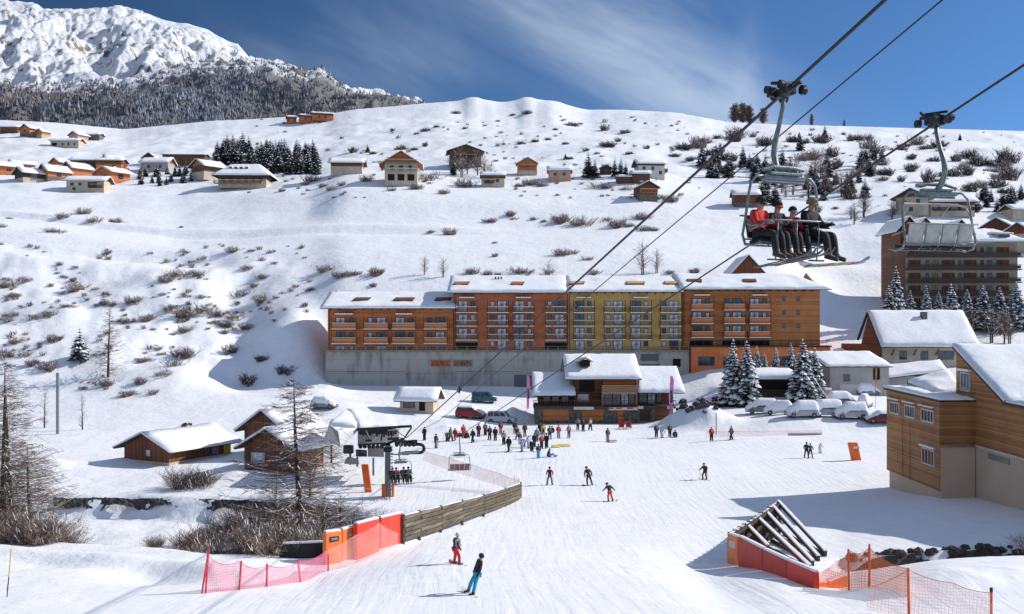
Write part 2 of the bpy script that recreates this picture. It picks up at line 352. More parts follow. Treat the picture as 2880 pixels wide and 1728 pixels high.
# ------------------------------------------------------------------ terrain
NEAR = [(6, -9.2), (20, -10.3)]
COLS = {
 0:    [(38,1728),(50,1605),(60,1528),(96,1386),(112,1318),(130,1255),(150,1200),(170,1130),(185,1040),(205,900),(230,765),(236,715),(250,690),(262,640),(290,605),(330,560),(352,532),(410,480),(480,430),(560,375),(610,345)],
 500:  [(38,1728),(50,1600),(58,1540),(94,1390),(110,1320),(130,1255),(150,1190),(165,1130),(178,1060),(195,960),(215,850),(235,770),(246,752),(250,712),(262,690),(290,640),(330,572),(350,540),(400,490),(480,420),(560,375),(610,350)],
 880:  [(38,1728),(54,1600),(60,1545),(90,1400),(110,1310),(130,1240),(150,1180),(170,1120),(186,1088),(191,1030),(198,950),(212,850),(228,780),(240,725),(250,700),(262,670),(290,615),(320,545),(350,515),(400,480),(480,410),(560,350),(610,322)],
 960:  [(38,1728),(56,1580),(62,1535),(90,1400),(110,1310),(130,1240),(150,1180),(170,1120),(188,1087),(200,1030),(208,870),(218,785),(238,715),(255,672),(275,640),(303,545),(325,515),(400,465),(480,400),(560,340),(610,310)],
 1200: [(38,1728),(60,1530),(75,1455),(90,1398),(105,1325),(118,1270),(130,1238),(145,1205),(150,1192),(160,1157),(171,1131),(188,1086),(200,1030),(208,870),(218,785),(238,715),(255,672),(275,640),(303,548),(325,518),(400,450),(480,385),(560,325),(610,288)],
 1500: [(38,1728),(60,1535),(75,1465),(92,1378),(118,1270),(130,1240),(147,1195),(152,1190),(165,1170),(188,1090),(200,1030),(208,870),(218,785),(238,715),(255,672),(275,640),(303,556),(330,520),(400,445),(480,375),(560,315),(610,273)],
 1800: [(38,1728),(60,1545),(75,1472),(92,1385),(118,1270),(130,1240),(147,1195),(152,1188),(165,1165),(188,1086),(200,1030),(208,870),(218,785),(238,715),(255,672),(275,640),(300,565),(325,520),(400,445),(480,385),(560,335),(610,309)],
 2000: [(38,1728),(60,1560),(75,1475),(92,1385),(118,1270),(130,1236),(142,1195),(148,1170),(160,1140),(172,1100),(186,1042),(200,1000),(212,860),(222,765),(240,720),(270,650),(300,585),(330,545),(380,490),(450,420),(540,360),(590,335)],
 2200: [(38,1728),(60,1550),(75,1470),(92,1375),(118,1268),(128,1233),(133,1222),(139,1172),(146,1163),(158,1135),(165,1112),(175,1070),(187,1038),(200,985),(212,860),(222,765),(240,720),(270,650),(300,585),(330,545),(380,490),(450,420),(530,372),(590,350)],
 2360: [(38,1728),(50,1640),(60,1560),(75,1470),(92,1370),(118,1268),(128,1232),(133,1222),(139,1173),(146,1162),(158,1130),(170,1100),(185,1040),(200,965),(215,900),(236,790),(242,748),(252,738),(270,670),(300,590),(340,520),(400,460),(470,410),(540,372),(590,356)],
 2640: [(38,1728),(47,1602),(60,1540),(80,1399),(92,1360),(118,1262),(139,1180),(150,1150),(165,1120),(185,1030),(200,975),(216,892),(228,880),(240,790),(255,700),(290,600),(330,530),(380,480),(430,450),(500,400),(590,363)],
 2880: [(38,1728),(45,1612),(60,1530),(72,1440),(92,1360),(118,1265),(150,1160),(185,1030),(210,930),(230,840),(245,780),(260,710),(290,620),(330,545),(380,500),(430,460),(500,410),(590,369)],
}
PXG = np.arange(-1500, 4501, 7.5); YG = np.exp(np.linspace(math.log(6), math.log(760), 620))
def mono(xs, ys, x):
    xs = np.array(xs, float); ys = np.array(ys, float); h = np.diff(xs); d = np.diff(ys)/h
    m = np.zeros(len(xs)); m[0] = d[0]; m[-1] = d[-1]
    for i in range(1, len(xs)-1):
        m[i] = 0 if d[i-1]*d[i] <= 0 else 2*d[i-1]*d[i]/(d[i-1]+d[i])
    k = np.clip(np.searchsorted(xs, x)-1, 0, len(h)-1); t = (x-xs[k])/h[k]
    return ((2*t**3-3*t**2+1)*ys[k]+(t**3-2*t**2+t)*h[k]*m[k]+(-2*t**3+3*t**2)*ys[k+1]+(t**3-t**2)*h[k]*m[k+1])
def terrain():
    pxs = sorted(COLS); prof = []
    for p in pxs:
        kn = list(NEAR)+[(Y, (HY-y)/F*Y) for Y, y in COLS[p]]
        Yl, Zl = kn[-1]; kn += [(Yl+45, Zl-2), (Yl+160, Zl-30)]
        prof.append(mono([k[0] for k in kn], [k[1] for k in kn], YG))
    prof = np.array(prof)                          # columns x Y
    Z = np.zeros((len(PXG), len(YG)))
    pc = np.clip(PXG, pxs[0], pxs[-1])
    for j in range(len(YG)):
        Z[:, j] = np.interp(pc, pxs, prof[:, j])
    k = np.exp(-np.arange(-8, 9)**2/18.); k /= k.sum()          # soften between columns
    Zp = np.pad(Z, ((8, 8), (0, 0)), 'edge'); Z = sum(k[i]*Zp[i:i+len(PXG)] for i in range(17))
    PX, YY = np.meshgrid(PXG, YG, indexing='ij'); X = (PX-CX)/F*YY
    # relief
    hill = sst(150, 260, YY)
    beh = 1-np.exp(-((YY-197)/16)**2)*sst(880, 930, PX)*(1-sst(2300, 2360, PX))
    far = sst(600, 560, YY)
    Z += beh*hill*(fbm(X/38, YY/38, 4, 3)*1.7 + (1-np.abs(fbm(X/60+3, YY/22, 4, 9)))*1.7-1.25)*(.35+.65*sst(240, 380, YY))*(1-.75*sst(470, 590, YY))
    Z += (1-hill)*fbm(X/14, YY/14, 4, 5)*.28*sst(20, 60, YY)
    Z += hill*fbm(X/9, YY/9, 3, 21)*.8*sst(310, 380, YY)*far
    # gully and drifts on the slope at the left, below the terrace
    lft = (1-sst(700, 930, PX))*sst(165, 195, YY)*(1-sst(238, 252, YY))
    Z += lft*(fbm(X/16, YY/16, 4, 31)*2.6)
    gx = -52-(YY-190)*.25; Z -= (1-sst(800, 900, PX))*sst(170, 190, YY)*(1-sst(225, 245, YY))*2.6*np.exp(-((X-gx)/5.5)**2)
    # a levelled road cut across the field
    rd = np.interp(PXG, [0, 200, 480, 1000, 1600], [296, 287, 279, 272, 268])[:, None]+X*0
    m = (1-sst(1100, 1500, PX))
    Z += m*.9*np.exp(-((YY-rd-2)/3.0)**2); Z -= m*.8*np.exp(-((YY-rd+4)/2.6)**2)
    # crest peaks
    for (px, w, h) in ((1330, 60, 4.0), (1480, 52, 3.8)):
        Z += h*np.exp(-((PX-px)/w)**2)*np.exp(-((YY-612)/26)**2)
    Z += sst(520, 600, YY)*fbm(X/16, YY/9, 4, 55)*.7*(1-sst(1900, 2300, PX))
    # bring the crest to the height of the real ridge
    want = np.interp(PXG, [-1500, 0, 150, 350, 500, 600, 700, 918, 1000, 1100, 1180, 1240, 1290, 1330, 1365, 1410, 1450, 1480, 1520, 1565, 1610, 1650, 1750, 1900, 2050, 2200, 2400, 2640, 2880, 4500],
                     [345, 338, 345, 364, 350, 340, 336, 322, 308, 300, 292, 288, 284, 272, 281, 288, 283, 272, 281, 285, 300, 309, 309, 317, 344, 351, 356, 363, 369, 369])
    for it in range(3):
        py = HY-F*Z/YY; cur = np.min(np.where(YY > 450, py, 9999), axis=1); kk = np.ones(5)/5.
        dpy = np.convolve(np.pad(cur-want, 2, 'edge'), kk, 'valid')
        Z += (dpy[:, None]/F*YY)*sst(430, 590, YY)
    # the stream's ravine on the left
    near = np.interp(PXG, [-1500, 0, 300, 600, 915, 1135, 1300], [61, 61, 58.5, 56, 59, 64, 78])[:, None]
    farE = np.interp(PXG, [-1500, 0, 300, 700, 900, 1010, 1260, 1300], [95.5, 95.5, 95, 91, 87, 84.5, 84.5, 84])[:, None]
    wob = fbm(X/6, YY/9, 3, 77)*.9
    w = sst(0, 7, YY-near+wob)*sst(0, 2.7, farE-YY+wob*.9)*(1-sst(1190, 1275, PX))
    bot = -19.0+fbm(X/8, YY/8, 3, 80)*.6
    Z = Z*(1-w)+np.minimum(Z, bot)*w
    # ditch on the right
    dn = np.interp(PXG, [2300, 2880, 4500], [54.6, 53.0, 50])[:, None]
    wd = sst(0, 1.6, YY-dn+wob*.4)*sst(0, .7, dn+4.6+wob*.6-YY)*sst(2330, 2420, PX)
    Z -= wd*1.9
    # heaps of cleared snow
    for (px, Y, h, rx, ry) in ((1955, 143, 2.3, 3.6, 3.0), (2015, 141, 1.5, 3.2, 2.6), (1920, 146, 1.6, 2.4, 2.4), (1450, 158, 1.7, 4.2, 3), (1290, 150, .6, 6, 2),
                               (1255, 140, .9, 4, 1.6), (2060, 170, 1.4, 6, 4), (1240, 181, .8, 6, 3), (730, 120, .7, 3, 3), (360, 116, .6, 2.2, 2.2), (665, 103, .7, 3, 2.5),
                               (2700, 43.5, .6, 5, 3), (90, 112, 1.0, 5, 3), (420, 66, 1.2, 3, 2), (870, 172, 1.3, 5, 3), (905, 178, 1.5, 4, 3), (950, 160, 1.0, 5, 3)):
        x0 = (px-CX)/F*Y; Z += h*np.exp(-((X-x0)/rx)**2-((YY-Y)/ry)**2)*(1+.25*fbm(X/1.5, YY/1.5, 2, 91))
    # mound left of the retaining wall
    Z += 2.2*np.exp(-((PX-820)/70)**2-((YY-200)/9)**2)
    Z -= .9*np.exp(-((PX-440)/150)**2-((YY-50.5)/3.6)**2)
    Z -= .5*np.exp(-((PX-140)/160)**2-((YY-54)/2.6)**2)
    # piste berms
    Z += .35*np.exp(-((YY-(near-4))/1.2)**2)*(1-sst(1100, 1300, PX))
    Z -= .35*np.exp(-(((X-9.5)-(YY-45)*.05)/1.6)**2)*np.exp(-((YY-47)/9)**2)
    return X, YY, Z
TX, TY, TZ = terrain()
def G(x, y):
    px = x/y*F+CX
    i = (px-PXG[0])/7.5; j = (math.log(y)-math.log(6))/(math.log(760)-math.log(6))*(len(YG)-1)
    i = min(max(i, 0), len(PXG)-1.001); j = min(max(j, 0), len(YG)-1.001)
    a, b = int(i), int(j); u, v = i-a, j-b
    return float((TZ[a,b]*(1-u)+TZ[a+1,b]*u)*(1-v)+(TZ[a,b+1]*(1-u)+TZ[a+1,b+1]*u)*v)
def on(px, Y, dz=0.0):
    x = (px-CX)/F*Y; return Vector((x, Y, G(x, Y)+dz))
def hit(px, py, y0=20, y1=640):
    """point of the ground seen towards px,py"""
    Y = y0
    while Y < y1:
        x = (px-CX)/F*Y
        if G(x, Y) >= (HY-py)/F*Y: return Vector((x, Y, G(x, Y)))
        Y *= 1.003
    return on(px, y1)
def gridmesh(X, Y, Z, name):
    n, m = X.shape; V = np.stack([X, Y, Z], -1).reshape(-1, 3)
    idx = np.arange(n*m).reshape(n, m)
    Fq = np.stack([idx[:-1,:-1], idx[1:,:-1], idx[1:,1:], idx[:-1,1:]], -1).reshape(-1, 4)
    me = bpy.data.meshes.new(name)
    me.vertices.add(len(V)); me.vertices.foreach_set('co', V.ravel())
    me.loops.add(Fq.size); me.loops.foreach_set('vertex_index', Fq.ravel())
    me.polygons.add(len(Fq)); me.polygons.foreach_set('loop_start', np.arange(0, Fq.size, 4)); me.polygons.foreach_set('loop_total', np.full(len(Fq), 4))
    me.update(); me.validate()
    me.polygons.foreach_set('use_smooth', [True]*len(Fq))
    return me
tag(link('snowy_ground', gridmesh(TX, TY, TZ, 'snowy_ground'), 'ground'), kind='structure')

# ------------------------------------------------------------------ mountains
def rockmat(name, snowlo, rocky, forest=0):
    m, nt, b = newmat(name); L = nt.links.new; b.inputs['Roughness'].default_value = .85
    tc = N(nt, 'ShaderNodeTexCoord')
    ge = N(nt, 'ShaderNodeNewGeometry'); gs = N(nt, 'ShaderNodeSeparateXYZ'); L(ge.outputs['Normal'], gs.inputs[0])
    n1 = N(nt, 'ShaderNodeTexNoise'); n1.inputs['Scale'].default_value = .021; n1.inputs['Detail'].default_value = 10; n1.inputs['Roughness'].default_value = .78
    L(tc.outputs['Object'], n1.inputs['Vector'])
    n2 = N(nt, 'ShaderNodeTexNoise'); n2.inputs['Scale'].default_value = .0022; n2.inputs['Detail'].default_value = 5; L(tc.outputs['Object'], n2.inputs['Vector'])
    a = N(nt, 'ShaderNodeMath', operation='MULTIPLY_ADD'); a.inputs[1].default_value = rocky; L(n1.outputs['Fac'], a.inputs[0]); L(gs.outputs[2], a.inputs[2])
    a2 = N(nt, 'ShaderNodeMath', operation='MULTIPLY_ADD'); a2.inputs[1].default_value = .9; L(n2.outputs['Fac'], a2.inputs[0]); L(a.outputs[0], a2.inputs[2])
    cr = N(nt, 'ShaderNodeValToRGB'); e = cr.color_ramp.elements; e[0].position = snowlo; e[1].position = snowlo+.035
    mr = N(nt, 'ShaderNodeMapRange'); mr.inputs['From Min'].default_value = 1.0; mr.inputs['From Max'].default_value = 3.8; L(a2.outputs[0], mr.inputs['Value'])
    L(mr.outputs[0], cr.inputs[0])
    n3 = N(nt, 'ShaderNodeTexNoise'); n3.inputs['Scale'].default_value = .006; n3.inputs['Detail'].default_value = 6; L(tc.outputs['Object'], n3.inputs['Vector'])
    rc = N(nt, 'ShaderNodeValToRGB'); q = rc.color_ramp.elements; q[0].position = .46; q[1].position = .72; q[0].color = (.15, .15, .16, 1); q[1].color = (.30, .23, .17, 1)
    L(n3.outputs['Fac'], rc.inputs[0])
    mx = N(nt, 'ShaderNodeMix', data_type='RGBA'); mx.inputs[7].default_value = (.86, .87, .89, 1)
    L(cr.outputs[0], mx.inputs[0]); L(rc.outputs[0], mx.inputs[6]); last = mx.outputs[2]
    if forest:      # brushwood between the trunks darkens the snow below the tree line
        sz = N(nt, 'ShaderNodeSeparateXYZ'); L(tc.outputs['Object'], sz.inputs[0])
        am = N(nt, 'ShaderNodeMath', operation='MULTIPLY_ADD'); am.inputs[1].default_value = 220; L(n2.outputs['Fac'], am.inputs[0]); L(sz.outputs[2], am.inputs[2])
        mz = N(nt, 'ShaderNodeMapRange'); mz.inputs['From Min'].default_value = forest+140; mz.inputs['From Max'].default_value = forest+60; L(am.outputs[0], mz.inputs['Value'])
        m2 = N(nt, 'ShaderNodeMix', data_type='RGBA'); m2.inputs[7].default_value = (.27, .25, .25, 1); L(mz.outputs[0], m2.inputs[0]); L(last, m2.inputs[6]); last = m2.outputs[2]
    L(last, b.inputs['Base Color'])
    bp = N(nt, 'ShaderNodeBump'); bp.inputs['Strength'].default_value = .8; bp.inputs['Distance'].default_value = 22; L(n1.outputs['Fac'], bp.inputs['Height']); L(bp.outputs[0], b.inputs['Normal'])
    return m
D = 1.1646
SKA = [(-900,40),(-300,20),(0,4),(50,6),(80,12),(105,30),(150,30),(200,30),(270,22),(320,28),(360,36),(400,48),(450,58),(500,72),(530,90),(560,104),(575,108),(600,140),(660,152),(740,190),(840,240),(1000,300),(1200,800),(2500,900)]
SKB = [(-900,250),(-200,225),(0,214),(120,212),(220,210),(300,204),(350,186),(420,170),(500,158),(600,149),(650,153),(690,164),(715,172),(740,184),(772,170),(795,186),(815,208),(838,232),(900,240),(980,256),(1020,272),(1070,320),(1140,460),(2600,900)]
def mountain(sk, Yf, Yb, n, m, amp, sc, seed, name, mat, ybase):
    px = np.linspace(-1400, 1400, n); t = np.linspace(0, 1.25, m)
    PX, T = np.meshgrid(px, t, indexing='ij'); Y = Yf+(Yb-Yf)*T
    sky = np.interp(px, [a*D for a, b in sk], [b*D for a, b in sk])[:, None]
    Zt = (HY-sky)/F*Yb; Zb = (HY-ybase)/F*Yf
    tt = np.clip(T, 0, 1)
    Z = Zb+(Zt-Zb)*(tt**1.15)*(1-np.clip(T-1, 0, 1)*1.6)
    X = (PX-CX)/F*Y
    env = np.sin(np.pi*np.clip(T, 0, 1))**.6
    ridge = 1-np.abs(fbm(X/sc, Y/(sc*1.3)+5, 5, seed, .55))
    Z = Z+env*amp*(ridge-.75)*2+env*amp*.45*(1-2*np.abs(fbm(X/(sc*.22)+Y/(sc*.9), Y/(sc*.5), 5, seed+5, .6)))+env*amp*.12*fbm(X/(sc*.05), Y/(sc*.07), 4, seed+6, .6)
    Z += (1-env)*amp*.10*fbm(X/(sc*.2), Y/(sc*.3), 3, seed+9)
    o = link(name, gridmesh(X, Y, Z, name), mat); tag(o, kind='structure')
    return X, Y, Z
mountain(SKA, 2300, 3900, 640, 360, 110, 620, 3, 'snowy_mountain', rockmat('mountain_rock_and_snow', .482, 3.1), 330)
BX, BY, BZ = mountain(SKB, 1000, 2100, 420, 240, 45, 300, 14, 'wooded_shoulder', rockmat('shoulder_rock_and_snow', .50, 2.6, 400), 392)

# ------------------------------------------------------------------ forest on the far shoulder (one uncountable mass)
def forest():
    r = random.Random(5); v = []; f = []
    n, m = BX.shape
    cnt = 0; tries = 0
    while cnt < 30000 and tries < 320000:
        tries += 1
        i = r.random()*(n-2); j = (r.random()**.9)*(m*.8-2); a, b = int(i), int(j)
        x, y, z = BX[a,b]+(i-a)*(BX[a+1,b]-BX[a,b]), BY[a,b]+(j-b)*(BY[a,b+1]-BY[a,b]), BZ[a,b]
        px = x/y*F+CX; py = HY-z/y*F
        if px < -250 or px > 1290 or py > 400: continue
        # open rock and snow near the top of the shoulder
        top = np.interp(px, [-200, 200, 400, 480, 560, 700, 800, 880, 1000, 1250], [246, 246, 240, 218, 196, 200, 232, 250, 278, 292])
        dens = 1 if py > top+26 else (.5 if py > top+8 else .16)
        if vnoise(x/90., y/90., 3) < .42 and py < top+45: dens *= .25
        if px > 1120: dens *= .35
        if r.random() > dens: continue
        h = r.uniform(6, 10.5)*(1 if py > top else .8); w = h*r.uniform(.22, .34)
        k = len(v); ph = r.random()*6
        for q in range(5):
            aa = ph+q*2*math.pi/5; rr = w*r.uniform(.8, 1.15); v.append((x+rr*math.cos(aa), y+rr*math.sin(aa), z+h*.1*r.random()-.5))
        v.append((x, y, z+h))
        for q in range(5): f.append((k+q, k+(q+1) % 5, k+5))
        cnt += 1
    me = bpy.data.meshes.new('forest'); me.from_pydata(v, [], f); me.update()
    m, nt, b = newmat('distant_forest'); L = nt.links.new; b.inputs['Roughness'].default_value = .9
    tc = N(nt, 'ShaderNodeTexCoord'); no = N(nt, 'ShaderNodeTexNoise'); no.inputs['Scale'].default_value = .14; no.inputs['Detail'].default_value = 3; L(tc.outputs['Object'], no.inputs['Vector'])
    n2 = N(nt, 'ShaderNodeTexNoise'); n2.inputs['Scale'].default_value = .004; n2.inputs['Detail'].default_value = 3; L(tc.outputs['Object'], n2.inputs['Vector'])
    cr = N(nt, 'ShaderNodeValToRGB'); e = cr.color_ramp.elements; e[0].position = .38; e[1].position = .68; e[0].color = (.07, .066, .068, 1); e[1].color = (.40, .39, .41, 1)
    c2 = N(nt, 'ShaderNodeValToRGB'); q = c2.color_ramp.elements; q[0].position = .4; q[1].position = .62; q[0].color = (.85, .8, .75, 1); q[1].color = (.9, 1., 1.12, 1)
    L(no.outputs['Fac'], cr.inputs[0]); L(n2.outputs['Fac'], c2.inputs[0])
    mx = N(nt, 'ShaderNodeMix', data_type='RGBA', blend_type='MULTIPLY'); mx.inputs[0].default_value = 1; L(cr.outputs[0], mx.inputs[6]); L(c2.outputs[0], mx.inputs[7]); L(mx.outputs[2], b.inputs['Base Color'])
    tag(link('forest', me, m), 'dark bare forest dusted with snow below the rocky mountain', 'forest', kind='stuff')
forest()

# ------------------------------------------------------------------ light and sky
SAZ = R(13); SEL = R(32.5)
SUN = Vector((math.cos(SEL)*math.cos(SAZ), math.cos(SEL)*math.sin(SAZ), math.sin(SEL)))
sl = bpy.data.lights.new('sun', 'SUN'); sl.energy = 4.5; sl.angle = R(.5); sl.color = (1, .955, .89)
so = bpy.data.objects.new('sun', sl); COL.objects.link(so); so.rotation_euler = SUN.to_track_quat('Z', 'Y').to_euler(); so.location = (60, 20, 60)
W = bpy.data.worlds.new('World'); S.world = W; W.use_nodes = True
def sky():
    nt = W.node_tree; L = nt.links.new; bg = nt.nodes['Background']
    tc = N(nt, 'ShaderNodeTexCoord')
    sk = N(nt, 'ShaderNodeTexSky', sky_type='NISHITA'); sk.sun_disc = False; sk.sun_elevation = SEL; sk.sun_rotation = math.pi/2-SAZ
    sk.altitude = 1900; sk.air_density = 1.0; sk.dust_density = .2; sk.ozone_density = 3.0
    sp = N(nt, 'ShaderNodeSeparateXYZ'); L(tc.outputs['Generated'], sp.inputs[0])
    # deep high-altitude blue down to the ridge: look the sky up at a steeper angle than the ray
    zz = N(nt, 'ShaderNodeMath', operation='MULTIPLY_ADD'); zz.inputs[1].default_value = 1.6; zz.inputs[2].default_value = .14; L(sp.outputs[2], zz.inputs[0])
    cb = N(nt, 'ShaderNodeCombineXYZ'); L(sp.outputs[0], cb.inputs[0]); L(sp.outputs[1], cb.inputs[1]); L(zz.outputs[0], cb.inputs[2])
    L(cb.outputs[0], sk.inputs['Vector'])
    hs = N(nt, 'ShaderNodeHueSaturation'); hs.inputs['Saturation'].default_value = 1.16; hs.inputs['Value'].default_value = 1.0; L(sk.outputs[0], hs.inputs['Color'])
    def M(op, a, b=None, c=None):
        n = N(nt, 'ShaderNodeMath', operation=op)
        for i, v in enumerate((a, b, c)):
            if v is None: continue
            if isinstance(v, (int, float)): n.inputs[i].default_value = v
            else: L(v, n.inputs[i])
        return n.outputs[0]
    ym = M('MAXIMUM', sp.outputs[1], .05); u = M('DIVIDE', sp.outputs[0], ym); v = M('DIVIDE', sp.outputs[2], ym)
    # the ray's azimuth slope u and elevation slope v; streaks run down to the right
    a = R(-27.6); s_ = M('ADD', M('MULTIPLY', u, math.cos(a)), M('MULTIPLY', v, math.sin(a))); t_ = M('ADD', M('MULTIPLY', u, -math.sin(a)), M('MULTIPLY', v, math.cos(a)))
    def streak(su, sv, off, det, lo, hi):
        c = N(nt, 'ShaderNodeCombineXYZ'); L(M('MULTIPLY', s_, su), c.inputs[0]); L(M('MULTIPLY', t_, sv), c.inputs[1]); c.inputs[2].default_value = off
        n = N(nt, 'ShaderNodeTexNoise'); n.inputs['Scale'].default_value = 1; n.inputs['Detail'].default_value = det; n.inputs['Roughness'].default_value = .55; n.inputs['Distortion'].default_value = .35
        L(c.outputs[0], n.inputs['Vector'])
        r = N(nt, 'ShaderNodeMapRange', interpolation_type='SMOOTHSTEP'); r.inputs['From Min'].default_value = lo; r.inputs['From Max'].default_value = hi; L(n.outputs['Fac'], r.inputs['Value']); return r.outputs[0]
    def gauss(x, c, w):
        d = M('DIVIDE', M('SUBTRACT', x, c), w); return M('POWER', 2.718, M('MULTIPLY', M('MULTIPLY', d, d), -1))
    # main wisp: passes (u,v) = (.02,.316) and (.246,.198)
    tc0 = .02*-math.sin(a)+.316*math.cos(a)-.004
    tc1 = tc0-.005
    main = M('MULTIPLY', M('MULTIPLY', gauss(t_, tc1, .045), streak(4, 17, 2.0, 5, .18, .8)), gauss(s_, .02, .26))
    up = M('MULTIPLY', gauss(t_, tc1+.052, .05), M('MULTIPLY', streak(5, 15, 5.0, 5, .3, .85), gauss(s_, -.08, .16)))
    left = M('MULTIPLY', M('MULTIPLY', gauss(v, .25, .06), gauss(u, -.14, .17)), streak(3.5, 12, 9.0, 4, .35, .8))
    wis = M('MULTIPLY', M('MULTIPLY', gauss(u, .235, .014), gauss(v, .235, .05)), streak(20, 20, 4.0, 4, .2, .8))
    cl = M('MINIMUM', M('ADD', M('ADD', M('MULTIPLY', main, .66), M('MULTIPLY', up, .35)), M('ADD', M('MULTIPLY', left, .26), M('MULTIPLY', wis, .22))), 1.0)
    # brighter towards the sun side
    gr = N(nt, 'ShaderNodeMapRange'); gr.inputs['From Min'].default_value = -.5; gr.inputs['From Max'].default_value = .5; gr.inputs['To Min'].default_value = .62; gr.inputs['To Max'].default_value = 1.2; L(u, gr.inputs['Value'])
    vm = N(nt, 'ShaderNodeMix', data_type='RGBA', blend_type='MULTIPLY'); vm.inputs[0].default_value = 1; L(hs.outputs[0], vm.inputs[6]); L(gr.outputs[0], vm.inputs[7])
    mx = N(nt, 'ShaderNodeMix', data_type='RGBA'); L(cl, mx.inputs[0]); L(vm.outputs[2], mx.inputs[6]); mx.inputs[7].default_value = (5.2, 6.0, 7.0, 1)
    # added unseen glow overhead and behind the viewer, put in to brighten the shade
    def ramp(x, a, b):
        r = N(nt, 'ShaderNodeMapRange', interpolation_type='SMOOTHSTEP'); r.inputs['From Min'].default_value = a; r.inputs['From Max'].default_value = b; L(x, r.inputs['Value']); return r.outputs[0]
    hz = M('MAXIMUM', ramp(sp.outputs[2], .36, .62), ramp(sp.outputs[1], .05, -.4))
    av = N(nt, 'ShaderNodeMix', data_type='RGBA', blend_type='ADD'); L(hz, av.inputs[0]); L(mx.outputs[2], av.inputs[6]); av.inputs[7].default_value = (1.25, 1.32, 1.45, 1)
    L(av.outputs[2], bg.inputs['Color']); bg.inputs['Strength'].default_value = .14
sky()
# ------------------------------------------------------------------ roofs and snow
def snowslab(mb, p00, p10, p11, p01, th=.35, nx=14, ny=6, seed=0, amp=.06, lift=.0, droop=0):
    """blanket of snow over the quad p00-p10-p11-p01 (p00-p10 is the eave): soft, uneven, rounded at the rim"""
    P = [Vector(p) for p in (p00, p10, p11, p01)]
    nrm = (P[1]-P[0]).cross(P[3]-P[0]).normalized()
    if nrm.z < 0: nrm = -nrm
    n0 = len(mb.v)
    for j in range(ny+1):
        for i in range(nx+1):
            u, v = i/nx, j/ny
            uu = .5-.5*math.cos(math.pi*u) if False else u
            b = P[0]*(1-uu)*(1-v)+P[1]*uu*(1-v)+P[2]*uu*v+P[3]*(1-uu)*v
            e = min(min(u, 1-u)*nx, min(v, 1-v)*ny*1.0)
            k = .55 if e < .5 else (.93 if e < 1.5 else 1)
            no = float(fbm(b.x*.45+seed*3.1, b.y*.45+b.z*.3+seed, 3, seed+1))
            n2 = float(fbm(b.x*1.7+seed*3.1, b.y*1.7+b.z+seed, 2, seed+5))
            out = Vector((0, 0, 0))
            if v == 0: out = (P[0]-P[3]).normalized()*(.05+.10*n2+droop)
            mb.v.append(tuple(b+nrm*(lift+th*k+amp*2*no+amp*.5*n2)+out))
    for j in range(ny):
        for i in range(nx):
            a = n0+j*(nx+1)+i; mb.f.append((a, a+1, a+nx+2, a+nx+1))
    # skirt down to the roof
    rim = [n0+i for i in range(nx+1)]+[n0+(j+1)*(nx+1)-1 for j in range(1, ny+1)]+[n0+ny*(nx+1)+i for i in range(nx-1, -1, -1)]+[n0+j*(nx+1) for j in range(ny-1, 0, -1)]
    m0 = len(mb.v)
    for q in rim:
        p = Vector(mb.v[q]); d = (p-P[0]).dot(nrm)-lift+.02; mb.v.append(tuple(p-nrm*max(d, .03)))
    L_ = len(rim)
    for k in range(L_): mb.f.append((rim[k], rim[(k+1) % L_], m0+(k+1) % L_, m0+k))
def window(par, p, rz, w, h, frame='timber', pane='glass', fw=.07, mull=1, cross=0, name='window', deep=.10, snow=False):
    """frame standing 3 cm proud of a wall, pane recessed in it; local: x right, -y outwards"""
    mb = MB(); d0, d1 = -.04, deep-.04
    x0, x1 = -w/2, w/2
    mb.box(x0, x0+fw, d0, d1, 0, h).box(x1-fw, x1, d0, d1, 0, h).box(x0+fw, x1-fw, d0, d1, 0, fw).box(x0+fw, x1-fw, d0, d1, h-fw, h)
    for k in range(mull):
        xm = x0+(k+1)*w/(mull+1); mb.box(xm-fw*.4, xm+fw*.4, d0+.012, d1, fw, h-fw)
    for k in range(cross):
        zm = (k+1)*h/(cross+1); mb.box(x0+fw, x1-fw, d0+.018, d1, zm-fw*.3, zm+fw*.3)
    if snow: mb.box(x0-.05, x1+.05, d0-.09, d0-.002, -.06, .0)
    o = mb.build(name, frame, par, loc=p, rot=(0, 0, rz))
    pn = MB().box(x0+fw*.6, x1-fw*.6, d0+.03, d0+.045, fw*.6, h-fw*.6).build('pane', pane, o)
    return o
FACE = {'f': 0, 'r': math.pi/2, 'b': math.pi, 'l': -math.pi/2}
